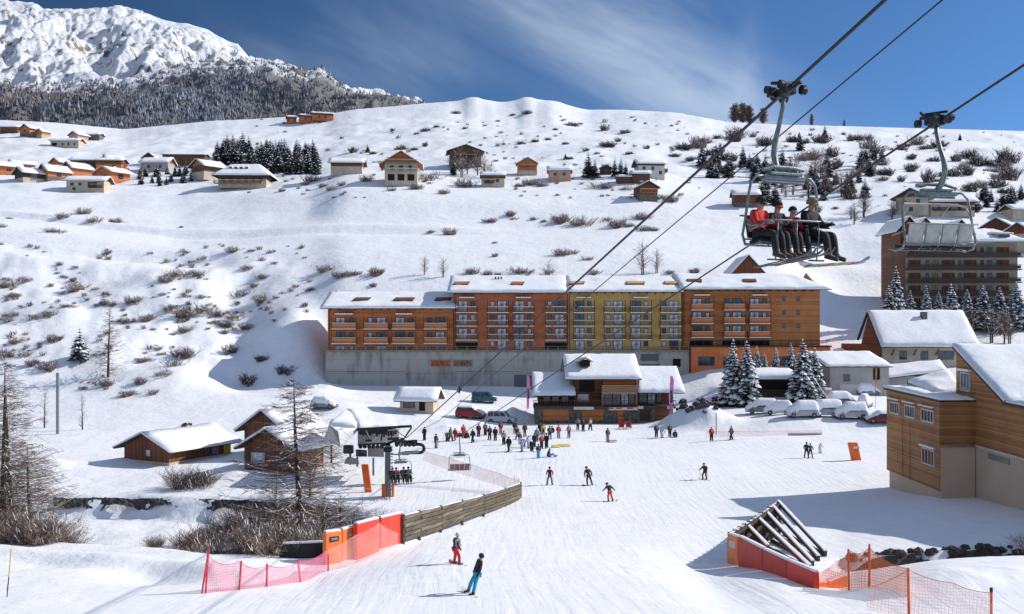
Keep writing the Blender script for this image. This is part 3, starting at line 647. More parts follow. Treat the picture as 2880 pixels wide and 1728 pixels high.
def house(name, label, cat, base, rz, L, Wd, hw, hr, walls='cream', gable='wood_b', plinth=None, hp=.8, over=.9, snow=.4, wins=(), roofm='roofdark', group=None, seed=1, upper=None, hu=0, hip=0, sink=1.2, chimney=None, balc=None, gable_open=True):
    """ridge along local x, length L, depth Wd (front = -y). Parts: wall, gable, plinth, roof > snow, windows, balcony, chimney"""
    t = thing(name, label, cat, base, rz, group)
    x, y = L/2, Wd/2
    z0 = hp if plinth else 0
    if plinth: MB().box(-x-.06, x+.06, -y-.06, y+.06, -sink, hp).build('plinth', plinth, t)
    zb = z0 if plinth else -sink
    zs = hw-hu if upper else hw
    MB().box(-x, x, -y, y, zb+.002, zs).build('wall', walls, t)
    if upper: MB().box(-x-.05, x+.05, -y-.05, y+.05, zs+.002, hw).build('upper_wall', upper, t)
    hx = hip
    if hip == 0:
        for s in (-1, 1):
            mb = MB(); a, b = (s*x, s*(x-.14)) if s > 0 else (s*(x-.14), s*x)
            a, b = min(s*(x+.03), s*(x-.14)), max(s*(x+.03), s*(x-.14))
            mb.prism([(-y, hw+.003), (y, hw+.003), (0, hw+hr-.05)], 'x', a, b); mb.build('gable', gable, t)
    # roof slabs
    sl = hr/y; ye = y+over; ze = hw-over*sl; xo = x+over*(.9 if not hip else 1)
    mb = MB(); th = .16
    zr = hw+hr
    if not hip:
        for s in (-1, 1):
            mb.hexa([(-xo, s*ye, ze), (xo, s*ye, ze), (xo, 0, zr), (-xo, 0, zr), (-xo, s*ye, ze+th), (xo, s*ye, ze+th), (xo, 0, zr+th), (-xo, 0, zr+th)])
    else:
        xr = xo-hip
        for s in (-1, 1):
            mb.hexa([(-xo, s*ye, ze), (xo, s*ye, ze), (xr, 0, zr), (-xr, 0, zr), (-xo, s*ye, ze+th), (xo, s*ye, ze+th), (xr, 0, zr+th), (-xr, 0, zr+th)])
            n = len(mb.v); mb.v += [(s*xo, -ye, ze), (s*xo, ye, ze), (s*xr, 0, zr), (s*xo, -ye, ze+th), (s*xo, ye, ze+th), (s*xr, 0, zr+th)]
            mb.f += [(n, n+1, n+2), (n+3, n+5, n+4), (n, n+3, n+4, n+1)]
    rf = mb.build('roof', roofm, t)
    if snow > 0:
        sb = MB(); nx = max(6, int(L*1.1)); ny = max(4, int(ye*1.1)); xr = xo-hip; e = .04
        snowslab(sb, (-xo-e, -ye-e, ze+th), (xo+e, -ye-e, ze+th), (xr, .0, zr+th), (-xr, .0, zr+th), snow, nx, ny, seed, snow*.13)
        snowslab(sb, (xo+e, ye+e, ze+th), (-xo-e, ye+e, ze+th), (-xr, .0, zr+th), (xr, .0, zr+th), snow, nx, ny, seed+3, snow*.13)
        if hip:
            for s in (-1, 1):
                snowslab(sb, (s*xo, -s*ye*-1*-1, ze+th), (s*xo, s*ye, ze+th), (s*xr+s*.05, .1*s, zr+th), (s*xr+s*.05, -.1*s, zr+th), snow*.8, 6, ny, seed+7, snow*.1)
        sb.build('snow', 'snow', rf, smooth=True)
    for w in wins:
        fc, u, z, ww, hh = w[:5]; k = w[5] if len(w) > 5 else {}
        a = FACE[fc]; dist = (y if fc in 'fb' else x)+.005+(.05 if upper and z >= zs else 0)
        p = Vector((u, -dist, z)); p.rotate(Quaternion((0, 0, 1), a)) 
        window(t, p, a, ww, hh, **k)
    for bl in (balc or ()):
        fc, u, z, ww, dp, mt = bl[:6]; a = FACE[fc]; dist = y if fc in 'fb' else x
        p = Vector((u, -dist-.06, z)); p.rotate(Quaternion((0, 0, 1), a))
        balcony(t, p, a, ww, dp, mt)
    if chimney:
        for (cx, cy, ch) in chimney:
            zz = zr-abs(cy)*sl
            c = MB().box(cx-.3, cx+.3, cy-.3, cy+.3, zz-.2, zz+ch).build('chimney', 'stone', t)
            MB().box(cx-.38, cx+.38, cy-.38, cy+.38, zz+ch+.002, zz+ch+.22).build('snow', 'snow', c, bevel=.06)
    return t
def balcony(par, p, rz, w, dp, mat='wood_b', h=.95, solid=False, name='balcony', boards=True, snow=True, dens=.22):
    mb = MB(); x = w/2
    mb.box(-x, x, -dp, -.005, -.14, 0)
    for s in (-1, 1): mb.box(s*x-.05, s*x+.05, -dp-.004, -dp+.09, .002, h)
    mb.box(-x+.06, x-.06, -dp-.01, -dp+.06, h-.08, h+.02)
    if solid:
        mb.box(-x+.06, x-.06, -dp-.002, -dp+.035, .08, h-.1)
    else:
        n = max(3, int(w/dens))
        for k in range(n):
            q = -x+.1+(w-.2)*(k+.5)/n; mb.box(q-.045, q+.045, -dp, -dp+.03, .06, h-.09)
    for s in (-1, 1):
        mb.box(s*x-.02, s*x+.02, -dp+.1, -.01, h-.07, h)
        mb.box(s*x-.015, s*x+.015, -dp+.1, -.01, .1, h-.15)
    o = mb.build(name, mat, par, loc=p, rot=(0, 0, rz))
    if snow: MB().box(-x+.05, x-.05, -dp-.03, -dp+.08, h+.022, h+.09).build('snow', 'snow', o)
    return o

# ------------------------------------------------------------------ the four apartment blocks above the retaining wall
YA = 189.0
def X_(px, Y=YA): return (px-CX)/F*Y
def Z_(py, Y=YA): return (HY-py)/F*Y
def apartment(name, label, px0, px1, eave, ridge, base, wall, cols, rows, bmat, dorm, roofx=(0, 0), top=None, small=(), recess=(), dcol=None, depth=15, hipr=False):
    x0, x1 = X_(px0), X_(px1); ze = Z_(eave); zb = Z_(base)
    t = thing(name, label, 'apartment block', ((x0+x1)/2, YA, zb), 0, None)
    cx = (x0+x1)/2; w = x1-x0; he = ze-zb
    body = MB().box(-w/2, w/2, 0, depth, -.6, he+.2)
    for s in (0, 1):
        xx = (-w/2+.005, -w/2+.2) if s == 0 else (w/2-.2, w/2-.005)
        body.prism([(0, he+.2), (depth, he+.2), (8.6, he+.2+3.3)], 'x', *xx)
    body.build('wall', wall, t)
    zr = Z_(ridge, 197)-zb; rx0, rx1 = -w/2-roofx[0], w/2+roofx[1]; yo = -1.3; zo = he-.12
    hx = 5.0 if hipr else 0
    mb = MB()
    mb.hexa([(rx0, yo, zo), (rx1, yo, zo), (rx1-hx, 8.6, zr-.5), (rx0, 8.6, zr-.5), (rx0, yo, zo+.18), (rx1, yo, zo+.18), (rx1-hx, 8.6, zr-.32), (rx0, 8.6, zr-.32)])
    mb.hexa([(rx0, depth+1, zo), (rx1, depth+1, zo), (rx1-hx, 8.6, zr-.5), (rx0, 8.6, zr-.5), (rx0, depth+1, zo+.18), (rx1, depth+1, zo+.18), (rx1-hx, 8.6, zr-.32), (rx0, 8.6, zr-.32)])
    for k in range(int(w/1.6)): # rafter ends
        q = -w/2+.5+k*1.6; mb.box(q-.09, q+.09, yo+.1, .1, zo-.22, zo-.004)
    rf = mb.build('roof', 'roofdark', t)
    sb = MB(); snowslab(sb, (rx0-.05, yo-.05, zo+.18), (rx1+.05, yo-.05, zo+.18), (rx1-hx, 8.65, zr-.32), (rx0, 8.65, zr-.32), .42, int(w*1.3), 12, int(px0), .10)
    snowslab(sb, (rx1, depth+1, zo+.18), (rx0, depth+1, zo+.18), (rx0, 8.6, zr-.32), (rx1-hx, 8.6, zr-.32), .42, 20, 6, int(px0)+4, .05)
    if hipr: snowslab(sb, (rx1, yo, zo+.18), (rx1, depth+1, zo+.18), (rx1-hx+.05, 8.7, zr-.3), (rx1-hx+.05, 8.5, zr-.3), .38, 8, 8, int(px0)+9, .05)
    sb.build('snow', 'snow', rf, smooth=True)
    slope = (zr-.5-zo)/(8.6-yo)
    for (dp_, dw) in dorm:      # low dormers open in the snow
        dx = X_(dp_, 191)-cx; y0_, y1_ = 1.6, 3.7
        def zz_(y): return zo+.18+(y-yo)*slope+.50
        w2 = dw/2+.2; m = MB(); sh_ = .35
        m.hexa([(dx-w2, y0_, zz_(y0_)-.5), (dx+w2, y0_, zz_(y0_)-.5), (dx+w2+sh_, y1_, zz_(y1_)-.5), (dx-w2+sh_, y1_, zz_(y1_)-.5), (dx-w2, y0_, zz_(y0_)+.12), (dx+w2, y0_, zz_(y0_)+.12), (dx+w2+sh_, y1_, zz_(y1_)+.06), (dx-w2+sh_, y1_, zz_(y1_)+.06)])
        d = m.build('dormer', 'wood_b', t)
        lb_ = MB(); lb_.hexa([(dx-w2+.2, y0_+.3, zz_(y0_+.3)+.09), (dx+w2-.2, y0_+.3, zz_(y0_+.3)+.09), (dx+w2+.1, y1_-.3, zz_(y1_-.3)+.05), (dx-w2+.5, y1_-.3, zz_(y1_-.3)+.05), (dx-w2+.2, y0_+.3, zz_(y0_+.3)+.17), (dx+w2-.2, y0_+.3, zz_(y0_+.3)+.17), (dx+w2+.1, y1_-.3, zz_(y1_-.3)+.12), (dx-w2+.5, y1_-.3, zz_(y1_-.3)+.12)])
        lb_.build('shutter', dcol or 'wood_b', d)
    ri = random.Random(px0)
    for ci, (pc, wc, flip) in enumerate(cols):     # a column: French window, small window, balcony
        xx = X_(pc)-cx
        for ry in rows:
            z = Z_(ry)-zb                       # balcony floor
            bal = (ry != rows[-1]) or top == 'all'
            if recess and (ci in recess) and ry == rows[-1]:
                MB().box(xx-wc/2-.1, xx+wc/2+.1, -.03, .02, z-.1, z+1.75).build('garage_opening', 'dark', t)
                continue
            a = -.18*wc*flip; b = .28*wc*flip
            cc = ri.random()
            window(t, (xx+a, -.005, z+.02), 0, 1.75, 2.1, frame='timber', pane='curtain' if cc < .7 else 'glass', fw=.11, mull=1, name='french_window')
            window(t, (xx+b, -.005, z+.95), 0, .82, 1.1, frame='timber', pane='curtain' if ri.random() < .4 else 'glass', fw=.10, mull=0)
            if bal:
                bl_ = balcony(t, (xx, -.01, z), 0, wc, 1.35, bmat, .95, solid=bmat != 'timber_l', boards=True, dens=.3)
                MB().box(-wc/2-.02, wc/2+.02, -1.42, -1.36, -.16, -.03).build('snow', 'snow', bl_)
                MB().box(-wc/2, wc/2, -1.3, -.02, -.2, -.145).build('soffit_shade', 'timber', bl_)  # dark underside board, added as the shadow below the balcony
        pm = MB()
        for s in (-1, 1): pm.box(xx+s*wc*.5-.07, xx+s*wc*.5+.07, -1.42, -1.28, Z_(rows[-2])-zb-.2, Z_(rows[0])-zb+2.3)
        pm.build('balcony_post', 'timber' if bmat == 'timber_l' else 'wood_b', t)
        # little canopy at the top of each column
        if ci % 2 == 0:
            z = Z_(rows[0])-zb+2.55
            cnp = MB().box(xx-wc*.36, xx+wc*.36, -1.2, -.01, z, z+.10).build('canopy', bmat, t)
            MB().box(xx-wc*.36, xx+wc*.36, -1.25, -.03, z+.102, z+.3).build('snow', 'snow', cnp, bevel=.05)
    for (px_, py_) in small:
        window(t, (X_(px_)-cx, -.005, Z_(py_)-zb), 0, .75, .9, frame='frame_g', pane='glass', mull=0, fw=.09)
    # down pipes
    for q in (-w/2+.25,):
        MB().tube([(q, -.12, 0), (q, -.12, he)], .06, 6).build('drainpipe', 'steel_d', t)
    return t
def col(px, w, fl): return (px, w, fl)
apartment('apartment_block', 'orange boarded apartment block at the left end of the row with the lowest roof', 922, 1274, 868, 819, 990, 'wood_o',
          [col(970, 4.6, 1), col(1060, 4.6, -1), col(1137, 4.4, 1), col(1226, 4.4, -1)], [924, 965, 1005], 'wood_h', [(1014, 2.6), (1133, 3.3), (1243, 2.6)], (1.2, .8))
apartment('apartment_block', 'brick red rendered apartment block between the orange boarded and the yellow ones', 1276, 1596, 824, 774, 985, 'red_r',
          [col(1313, 4.0, 1), col(1401, 4.0, -1), col(1472, 4.0, 1), col(1563, 4.0, -1)], [878, 916, 955, 990], 'timber_l', [(1295, 2.5), (1453, 2.0)], (1.1, 0), recess=(0, 3), dcol='red_r')
apartment('apartment_block', 'ochre yellow rendered apartment block in the middle of the row', 1598, 1916, 822, 774, 985, 'yel_r',
          [col(1641, 4.0, 1), col(1727, 4.0, -1), col(1800, 4.0, 1), col(1884, 4.0, -1)], [878, 916, 954, 990], 'timber_l', [(1620, 2.5), (1785, 3.2), (1888, 2.5)], (0, .2), dcol='yel_r')
tl = apartment('apartment_block', 'honey coloured boarded apartment block at the right end with a blank windowed gable side', 1920, 2306, 815, 768, 972, 'wood_h',
          [col(1972, 4.2, 1), col(2062, 4.0, -1), col(2133, 4.0, 1)], [871, 909, 948, 985], 'wood_o', [(1952, 2.5), (2108, 2.2)], (.5, 1.8), small=[(2205, 848), (2245, 848), (2205, 886), (2245, 886), (2205, 924), (2245, 924)], recess=(0, 1, 2), hipr=True)
# the ochre and honey colours and lower storey of the right block
o = thing('basement_storey', 'orange rendered basement storey under the honey boarded block with large windows', 'basement', (X_(1940), YA-1.6, Z_(1042)), 0)
wq = X_(2328)-X_(1940); hq = Z_(976)-Z_(1042)
MB().box(0, wq, 0, 2.2, -1.5, hq).build('wall', 'plinth_o', o)
MB().box(-.1, wq+.2, -.3, 2.2, hq+.002, hq+.28).build('terrace_edge', 'timber', o)
for k, pxw in enumerate((1982, 2046, 2120, 2200, 2275)):
    window(o, (X_(pxw)-X_(1940), -.005, .9), 0, 3.2 if k != 1 else 2.4, 1.8, frame='frame_g', pane='glass', mull=2, fw=.1)
rl = MB()
for k in range(18):
    q = wq*(k+.5)/18; rl.box(q-.03, q+.03, -.2, -.14, hq+.285, hq+1.2)
rl.box(0, wq, -.21, -.13, hq+1.2, hq+1.27); rl.build('railing', 'timber', o)
MB().prism([(-3, 0), (3, 0), (0, 3.6)], 'y', 0, .3)
# small gable peeking over the roof at the right
house('roof_house', 'little red brown gable showing just above the apartment roofs', 'house', (X_(2092, 215), 215, Z_(795, 215)), R(90), 8, 6.2, 2.2, 3.4, walls='wood_r', gable='wood_r', over=.5, snow=.45, seed=61)
# ventilation stacks on roofs handled as small things on the snow
v = MB()
for k in range(3): v.box(k*.55, k*.55+.3, 0, .35, -.3, .5)
tag(v.build('roof_vent', 'steel_d', None, loc=(X_(1392, 195), 194.5, Z_(790, 194.5)+.3)), 'row of three small dark vents near the ridge of the brick red block', 'roof vent')
# retaining wall
rw = thing('retaining_wall', 'long grey cast concrete retaining wall under the apartment blocks', 'retaining wall', (X_(918), YA-.9, Z_(1089)), 0)
wl = X_(1936)-X_(918); hh = Z_(990)-Z_(1089)
MB().box(0, wl, 0, 1.6, -2.5, hh).build('wall', 'concrete', rw)
MB().box(0, wl, -.12, .5, hh+.002, hh+.4).build('coping', 'timber_l', rw)
rl = MB(); n = int(wl/1.9)
for k in range(n+1):
    q = min(wl-.1, k*wl/n+.05); rl.box(q-.05, q+.05, -.16, -.125, hh-.5, hh+1.1)
rl.box(0, wl, -.15, -.1, hh+1.02, hh+1.1); rl.box(0, wl, -.15, -.1, hh+.6, hh+.66); rl.build('railing', 'galv', rw)
MB().box(X_(1446)-X_(918), X_(1480)-X_(918), -.06, .0, 0, 2.4).build('door', 'frame_g', rw)
MB().box(X_(1482)-X_(918), X_(1505)-X_(918), -.05, .0, .3, 2.2).build('grille', 'steel_d', rw)
MB().box(X_(1800)-X_(918), X_(1850)-X_(918), -.05, .0, 5.0, 6.3).build('louvre', 'frame_g', rw)
MB().box(X_(1800)-X_(918), X_(1855)-X_(918), -.06, .0, 1.9, 4.4).build('louvre', 'frame_g', rw)
MB().box(X_(1890)-X_(918), X_(1912)-X_(918), -.06, .0, 3.9, 5.4).build('louvre', 'dark', rw)
ch = MB()
for k in range(2):
    ch.box(.25+k*24, 15+k*22, -.035, 0, 2.95, 3.0)
ch.build('joint', 'timber', rw)
# orange lettering boards on the wall: two rows of unreadable characters
def text_mesh(s, h, name='text'):
    cu = bpy.data.curves.new(name, 'FONT'); cu.body = s; cu.size = h; cu.extrude = .012; cu.align_x = 'CENTER'; cu.align_y = 'CENTER'
    ob = bpy.data.objects.new(name, cu); COL.objects.link(ob); bpy.context.view_layer.update()
    dg = bpy.context.evaluated_depsgraph_get(); me = bpy.data.meshes.new_from_object(ob.evaluated_get(dg)); bpy.data.objects.remove(ob); me.materials.clear(); return me
for k, (pa, pb, mm) in enumerate(((1213, 1268, 'orange2'), (1276, 1330, 'timber_l'))):
    sg = thing('wall_sign', ('brighter orange sign panel on the concrete wall' if k == 0 else 'paler tan sign panel beside the orange one on the concrete wall'), 'sign', (X_(pa), YA-1.0, Z_(1031)), 0)
    ws = X_(pb)-X_(pa)
    MB().box(0, ws, 0, .06, 0, 1.25).build('board', 'wood_o' if k == 0 else 'timber_l', sg)
    lt = MB()
    r_ = random.Random(k)
    x = .2
    while x < ws-.3:
        w_ = r_.uniform(.12, .26)
        lt.box(x, x+w_*.35, -.02, -.003, .25, 1.0)
        lt.box(x, x+w_, -.025, -.022, r_.choice((.25, .6, .9)), r_.choice((.4, .72, 1.0))); x += w_+.12
    lt.build('lettering', 'timber', sg)

# ------------------------------------------------------------------ restaurant
YR = 150.0
rs = thing('restaurant', 'dark timber slope-side restaurant with three snowy roofs and glazed terrace bay', 'restaurant', (X_(1700, YR), YR, -16.25), 0)
rcx = X_(1700, YR)
def rx(px, Y=YR): return X_(px, Y)-rcx
def rz(py, Y=YR): return Z_(py, Y)+16.25
MB().box(rx(1505), rx(1893), .0, 9, -1, rz(1147)).build('stone_base', 'stone', rs)
for k, (a, b) in enumerate(((1528, 1600), (1637, 1697), (1737, 1752), (1800, 1830), (1842, 1878))):
    MB().box(rx(a), rx(b), -.06, -.01, .25, rz(1152)).build('door', ['wood_h', 'wood_h', 'wood_o', 'timber', 'wood_b'][k], rs)
MB().box(rx(1500), rx(1897), -1.4, 3, rz(1147)+.003, rz(1144)+.1).build('terrace_deck', 'timber', rs)
# centre block
MB().box(rx(1618), rx(1795), 2.2, 13, rz(1144)+.11, rz(1062)+.3).build('wall', 'wood_b', rs)
MB().box(rx(1700), rx(1790), 2.08, 2.19, rz(1084), rz(1062)).build('gable_boards', 'wood_o', rs)
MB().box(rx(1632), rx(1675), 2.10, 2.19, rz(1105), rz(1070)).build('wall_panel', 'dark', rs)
MB().box(rx(1516), rx(1617), 3.2, 12, rz(1144)+.11, rz(1108)+.3).build('wall', 'timber', rs)
MB().box(rx(1796), rx(1890), 2.6, 12, rz(1144)+.11, rz(1100)+.3).build('wall', 'wood_b', rs)
# bay with balcony
bay = MB(); 
for q in (1694, 1789): bay.box(rx(q)-.12, rx(q)+.12, -.6, -.4, rz(1144)+.12, rz(1107))
bay.box(rx(1692), rx(1791), -.7, 2.05, rz(1108), rz(1105)); bay.build('balcony_frame', 'timber_l', rs)
bb = MB()
for k in range(4): bb.box(rx(1692), rx(1791), -.72, -.66, rz(1105)+.04+k*.31, rz(1105)+.27+k*.31)
bb.build('balcony', 'timber_l', rs)
for (a, b) in ((1700, 1722), (1724, 1746), (1748, 1768), (1770, 1786)):
    window(rs, (rx((a+b)/2), .5, rz(1141)), 0, rx(b)-rx(a), 2.05 if True else 0, frame='frame_g', pane='curtain' if a in (1748,) else 'glass', mull=1, fw=.06, cross=1)
MB().box(rx(1697), rx(1788), .62, 2.1, rz(1144)+.12, rz(1108)-.01).build('bay_room', 'timber', rs)
for (a, b, p_) in ((1803, 1826, 'glass'), (1828, 1850, 'curtain'), (1853, 1868, 'glass')):
    window(rs, (rx((a+b)/2), 2.58, rz(1141)), 0, rx(b)-rx(a), 1.7, frame='timber', pane=p_, mull=1, fw=.07)
window(rs, (rx(1643), 2.18, rz(1133)), 0, 1.7, 1.1, frame='frame_w', pane='curtain', mull=1)
for a in (1540, 1565, 1592): window(rs, (rx(a), 3.18, rz(1142)), 0, 1.1, 1.5, frame='timber', pane='glass', mull=0)
rl = MB()
for k in range(64):
    q = rx(1500)+(rx(1897)-rx(1500))*k/63; rl.box(q-.03, q+.03, -1.36, -1.3, rz(1144)+.11, rz(1144)+1.0)
rl.box(rx(1499), rx(1898), -1.38, -1.28, rz(1144)+1.0, rz(1144)+1.08); rl.build('railing', 'timber', rs)
for (a, b, zz) in ((1612, 1668, 1150), (1710, 1790, 1151.5), (1791, 1806, 1148), (1872, 1890, 1148)):
    MB().box(rx(a), rx(b), -1.47, -1.40, rz(zz), rz(zz)+.42).build('banner', 'frame_w', rs)
for q in (1705, 1730, 1760): MB().box(rx(q), rx(q)+.9, -1.5, -1.475, rz(1150)+.1, rz(1150)+.3).build('banner_mark', 'redpad2', rs)
def rroof(a, b, pe, pr, ye, yr, nm, bk, th=.5, seed=3):
    ze, zr = Z_(pe, YR+ye)+16.25, Z_(pr, YR+yr)+16.25
    x0, x1 = rx(a), rx(b)
    m = MB().hexa([(x0, ye, ze-.2), (x1, ye, ze-.2), (x1, yr, zr-.2), (x0, yr, zr-.2), (x0, ye, ze), (x1, ye, ze), (x1, yr, zr), (x0, yr, zr)])
    m.hexa([(x0, bk, ze-.2), (x1, bk, ze-.2), (x1, yr, zr-.2), (x0, yr, zr-.2), (x0, bk, ze), (x1, bk, ze), (x1, yr, zr), (x0, yr, zr)])
    o = m.build('roof', 'roofdark', rs)
    s = MB(); snowslab(s, (x0-.08, ye-.1, ze), (x1+.08, ye-.1, ze), (x1+.05, yr, zr), (x0-.05, yr, zr), th, 20, 10, seed, .06)
    snowslab(s, (x1+.08, bk, ze), (x0-.08, bk, ze), (x0-.05, yr, zr), (x1+.05, yr, zr), th, 14, 6, seed+2, .06)
    s.build('snow', 'snow', o, smooth=True); return o
rroof(1592, 1806, 1066, 1000, .6, 9.2, 'r', 17.5, .5, 3)
rroof(1500, 1618, 1112, 1050, .3, 7.2, 'r', 13, .45, 6)
rroof(1797, 1926, 1104, 1034, .2, 8.0, 'r', 14, .45, 9)
for s in (1, -1):
    MB().prism([(2.3, rz(1062)), (12.9, rz(1062)), (9.2, rz(1004, 159))], 'x', rx(1618)-.01 if s < 0 else rx(1795)-.15, rx(1618)+.15 if s < 0 else rx(1795)+.01).build('gable', 'wood_b', rs)
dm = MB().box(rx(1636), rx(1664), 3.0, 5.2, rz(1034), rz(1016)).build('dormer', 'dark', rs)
mb = MB(); mb.prism([(rx(1628), rz(1020)), (rx(1650), rz(1009)), (rx(1672), rz(1020)), (rx(1672), rz(1020)-.12), (rx(1650), rz(1009)-.13), (rx(1628), rz(1020)-.12)], 'y', 2.3, 5.6); mb.build('dormer_roof', 'timber_l', rs)
s = MB(); snowslab(s, (rx(1628), 2.9, rz(1020)+.03), (rx(1650), 2.9, rz(1009)+.05), (rx(1650), 6.0, rz(1009)+.05), (rx(1628), 6.0, rz(1020)+.03), .25, 4, 6, 1, .03)
snowslab(s, (rx(1650), 2.9, rz(1009)+.05), (rx(1672), 2.9, rz(1020)+.03), (rx(1672), 6.0, rz(1020)+.03), (rx(1650), 6.0, rz(1009)+.05), .25, 4, 6, 2, .03); s.build('dormer_snow', 'snow', rs, smooth=True)
br = MB()
for q in (rx(1608), rx(1800)): br.bar((q, 2.1, rz(1085)), (q, .8, rz(1064)), .16)
br.build('brace', 'timber', rs)

# feather flags
def flag(px, pt, pb, Y, mt, label, wd=.75):
    p = on(px, Y); h = (pb-pt)/F*Y*1.0
    zt = Z_(pt, Y)-p.z
    t = thing('feather_flag', label, 'flag', p, 0)
    wd *= .62
    MB().tube([(0, 0, 0), (0, 0, zt*.8), (.08, 0, zt*.95), (.3, 0, zt)], .03, 6).build('pole', 'galv', t)
    m = MB(); n = 10; z0 = zt-h*.98
    for k in range(n):
        a = k/n; b = (k+1)/n
        wa = wd*(.55+.5*a)*(1 if a < .95 else .6); wb = wd*(.55+.5*b)*(1 if b < .95 else .6)
        m.quad((.03, .06*math.sin(a*5), z0+h*a), (.03+wa, .10*math.sin(a*6+1), z0+h*a), (.03+wb, .10*math.sin(b*6+1), z0+h*b), (.03, .06*math.sin(b*5), z0+h*b))
    m.build('cloth', mt, t)
    m = MB()
    for a in (.3, .38, .46, .54): m.quad((.1, -.06, z0+h*a), (wd*.85, -.06, z0+h*(a+.02)), (wd*.85, -.06, z0+h*(a+.09)), (.1, -.06, z0+h*(a+.07)))
    m.build('print', cloth((.12, .03, .15)), t)
flag(1482, 1060, 1152, 147, 'pink', 'tall pink feather flag at the left corner of the restaurant')
flag(1884, 1060, 1168, 145, 'pink', 'tall pink feather flag at the right corner of the restaurant', .9)
flag(2462, 1038, 1092, 150, 'net_org' if False else 'orange2', 'slim orange feather flag among the snow covered cars', .35)

# ------------------------------------------------------------------ chalets on the plateau and in the village
def ch(px, py, Y, **k):
    return ((px-CX)/F*Y, Y, (HY-py)/F*Y)
def put(label, px, py, Y, rz=0, **k):
    nm = k.pop('name', 'chalet'); cat = k.pop('cat', 'chalet')
    p = hit(px, py, 230, 620) if Y < 560 else Vector(ch(px, py, Y)); f = max(.8, min(1.25, p.y/Y))
    p.z -= .25
    if k.get('seed', 0) % 2 and 'chimney' not in k: k['chimney'] = [(k['L']*.18, .9, .9)]
    t = house(nm, label, cat, p, rz, **k); t.scale = (f, f, f); return t
W_ = lambda f, u, z, w, h, **k: (f, u, z, w, h, k)
g90 = R(90)
# large chalet, gable to the camera
put('large chalet with white arcaded floors under a broad orange timber gable', 1130, 517, 300, g90+R(4), L=11, Wd=9.6, hw=5.9, hr=3.0, walls='cream', gable='wood_o', over=1.6, snow=.3, seed=11, upper=None, roofm='wood_o',
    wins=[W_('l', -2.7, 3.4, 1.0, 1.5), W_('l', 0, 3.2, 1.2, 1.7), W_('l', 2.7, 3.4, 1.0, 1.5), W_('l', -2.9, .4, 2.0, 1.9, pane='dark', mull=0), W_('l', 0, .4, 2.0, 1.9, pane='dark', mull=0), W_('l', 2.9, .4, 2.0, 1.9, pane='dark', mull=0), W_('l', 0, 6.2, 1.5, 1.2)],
    balc=[('l', 0, 5.5, 9.4, 1.4, 'timber_l'), ('l', 0, 2.9, 9.4, 1.2, 'cream')])
put('long low chalet with dark eave left of the big orange gable', 978, 487, 310, R(3), L=9.5, Wd=7, hw=3.0, hr=1.5, walls='wood_b', plinth='cream', hp=1.7, over=1.0, snow=.35, seed=12, wins=[W_('f', -2.8, .5, .9, .9), W_('f', 0, .5, .9, .9), W_('f', 2.8, .5, .9, .9)])
put('dark brown chalet half hidden behind bare trees on the slope', 1308, 466, 345, g90+R(6), L=9, Wd=10.5, hw=4.6, hr=1.9, walls='wood_b', gable='wood_b', plinth='stone', hp=1.6, over=1.2, snow=.2, seed=13, wins=[W_('l', -2, 2.6, 1.2, 1.2), W_('l', 2, 2.6, 1.2, 1.2)], balc=[('l', 0, 2.2, 8, 1.1, 'timber')])
put('small cream chalet with a brown upper band and a ramp on its front', 1386, 525, 305, R(2), L=7, Wd=6, hw=3.2, hr=1.1, walls='cream', upper='wood_b', hu=1.0, over=.5, snow=.45, seed=14, wins=[W_('f', -1.6, 1.0, 1.0, 1.0), W_('f', 1.4, 1.1, 1.0, .9)], balc=[('f', -1.2, .8, 3, .9, 'timber')])
put('narrow honey orange wooden cabin with its gable to the slope', 1482, 492, 325, g90+R(3), L=6.5, Wd=6.0, hw=3.6, hr=1.7, walls='wood_h', gable='wood_h', plinth='cream', hp=1.1, over=.5, snow=.15, seed=15, roofm='wood_h', wins=[W_('l', 0, 2.2, 1.6, 1.1), W_('l', 0, .2, 1.2, 1.1)], balc=[('l', 0, 2.0, 4.6, .9, 'wood_o')])
put('salmon walled house under a thick snow roof right of the honey cabin', 1574, 507, 315, R(-3), L=7, Wd=6, hw=2.9, hr=1.4, walls='pink_r', gable='wood_b', over=.6, snow=.55, seed=16, wins=[W_('f', -1.4, 1.2, .9, .8), W_('f', 1.4, 1.2, .9, .8)])
put('tiny dark timber hut between the spruces', 1703, 490, 318, g90, L=3.5, Wd=3.4, hw=1.9, hr=.9, walls='timber', gable='timber', over=.3, snow=.2, seed=17, name='hut', cat='hut', wins=[W_('l', 0, .3, .8, 1.3)])
put('white walled chalet with a dark eave, highest of the right plateau group', 1826, 498, 322, R(4), L=8.5, Wd=7, hw=4.0, hr=1.4, walls='white_r', upper='timber', hu=.7, over=.9, snow=.4, seed=18, wins=[W_('f', -2.4, 1.9, 1.0, 1.1), W_('f', .4, 1.9, 1.0, 1.1), W_('f', 2.9, .5, 1.0, 1.1)], balc=[('r', 0, 1.6, 5, 1.2, 'wood_b')])
put('flat low shed with a snow cap left of the white walled chalet', 1762, 515, 300, R(2), L=6, Wd=4, hw=1.6, hr=.5, walls='wood_b', over=.3, snow=.45, seed=19, name='shed', cat='shed')
put('russet chalet with a snow slab roof just below the white walled one', 1800, 514, 305, R(0), L=5.4, Wd=5, hw=2.6, hr=.9, walls='wood_r', over=.5, snow=.5, seed=20, wins=[W_('f', -1, .8, .8, 1.0), W_('f', 1, .8, .8, 1.0)])
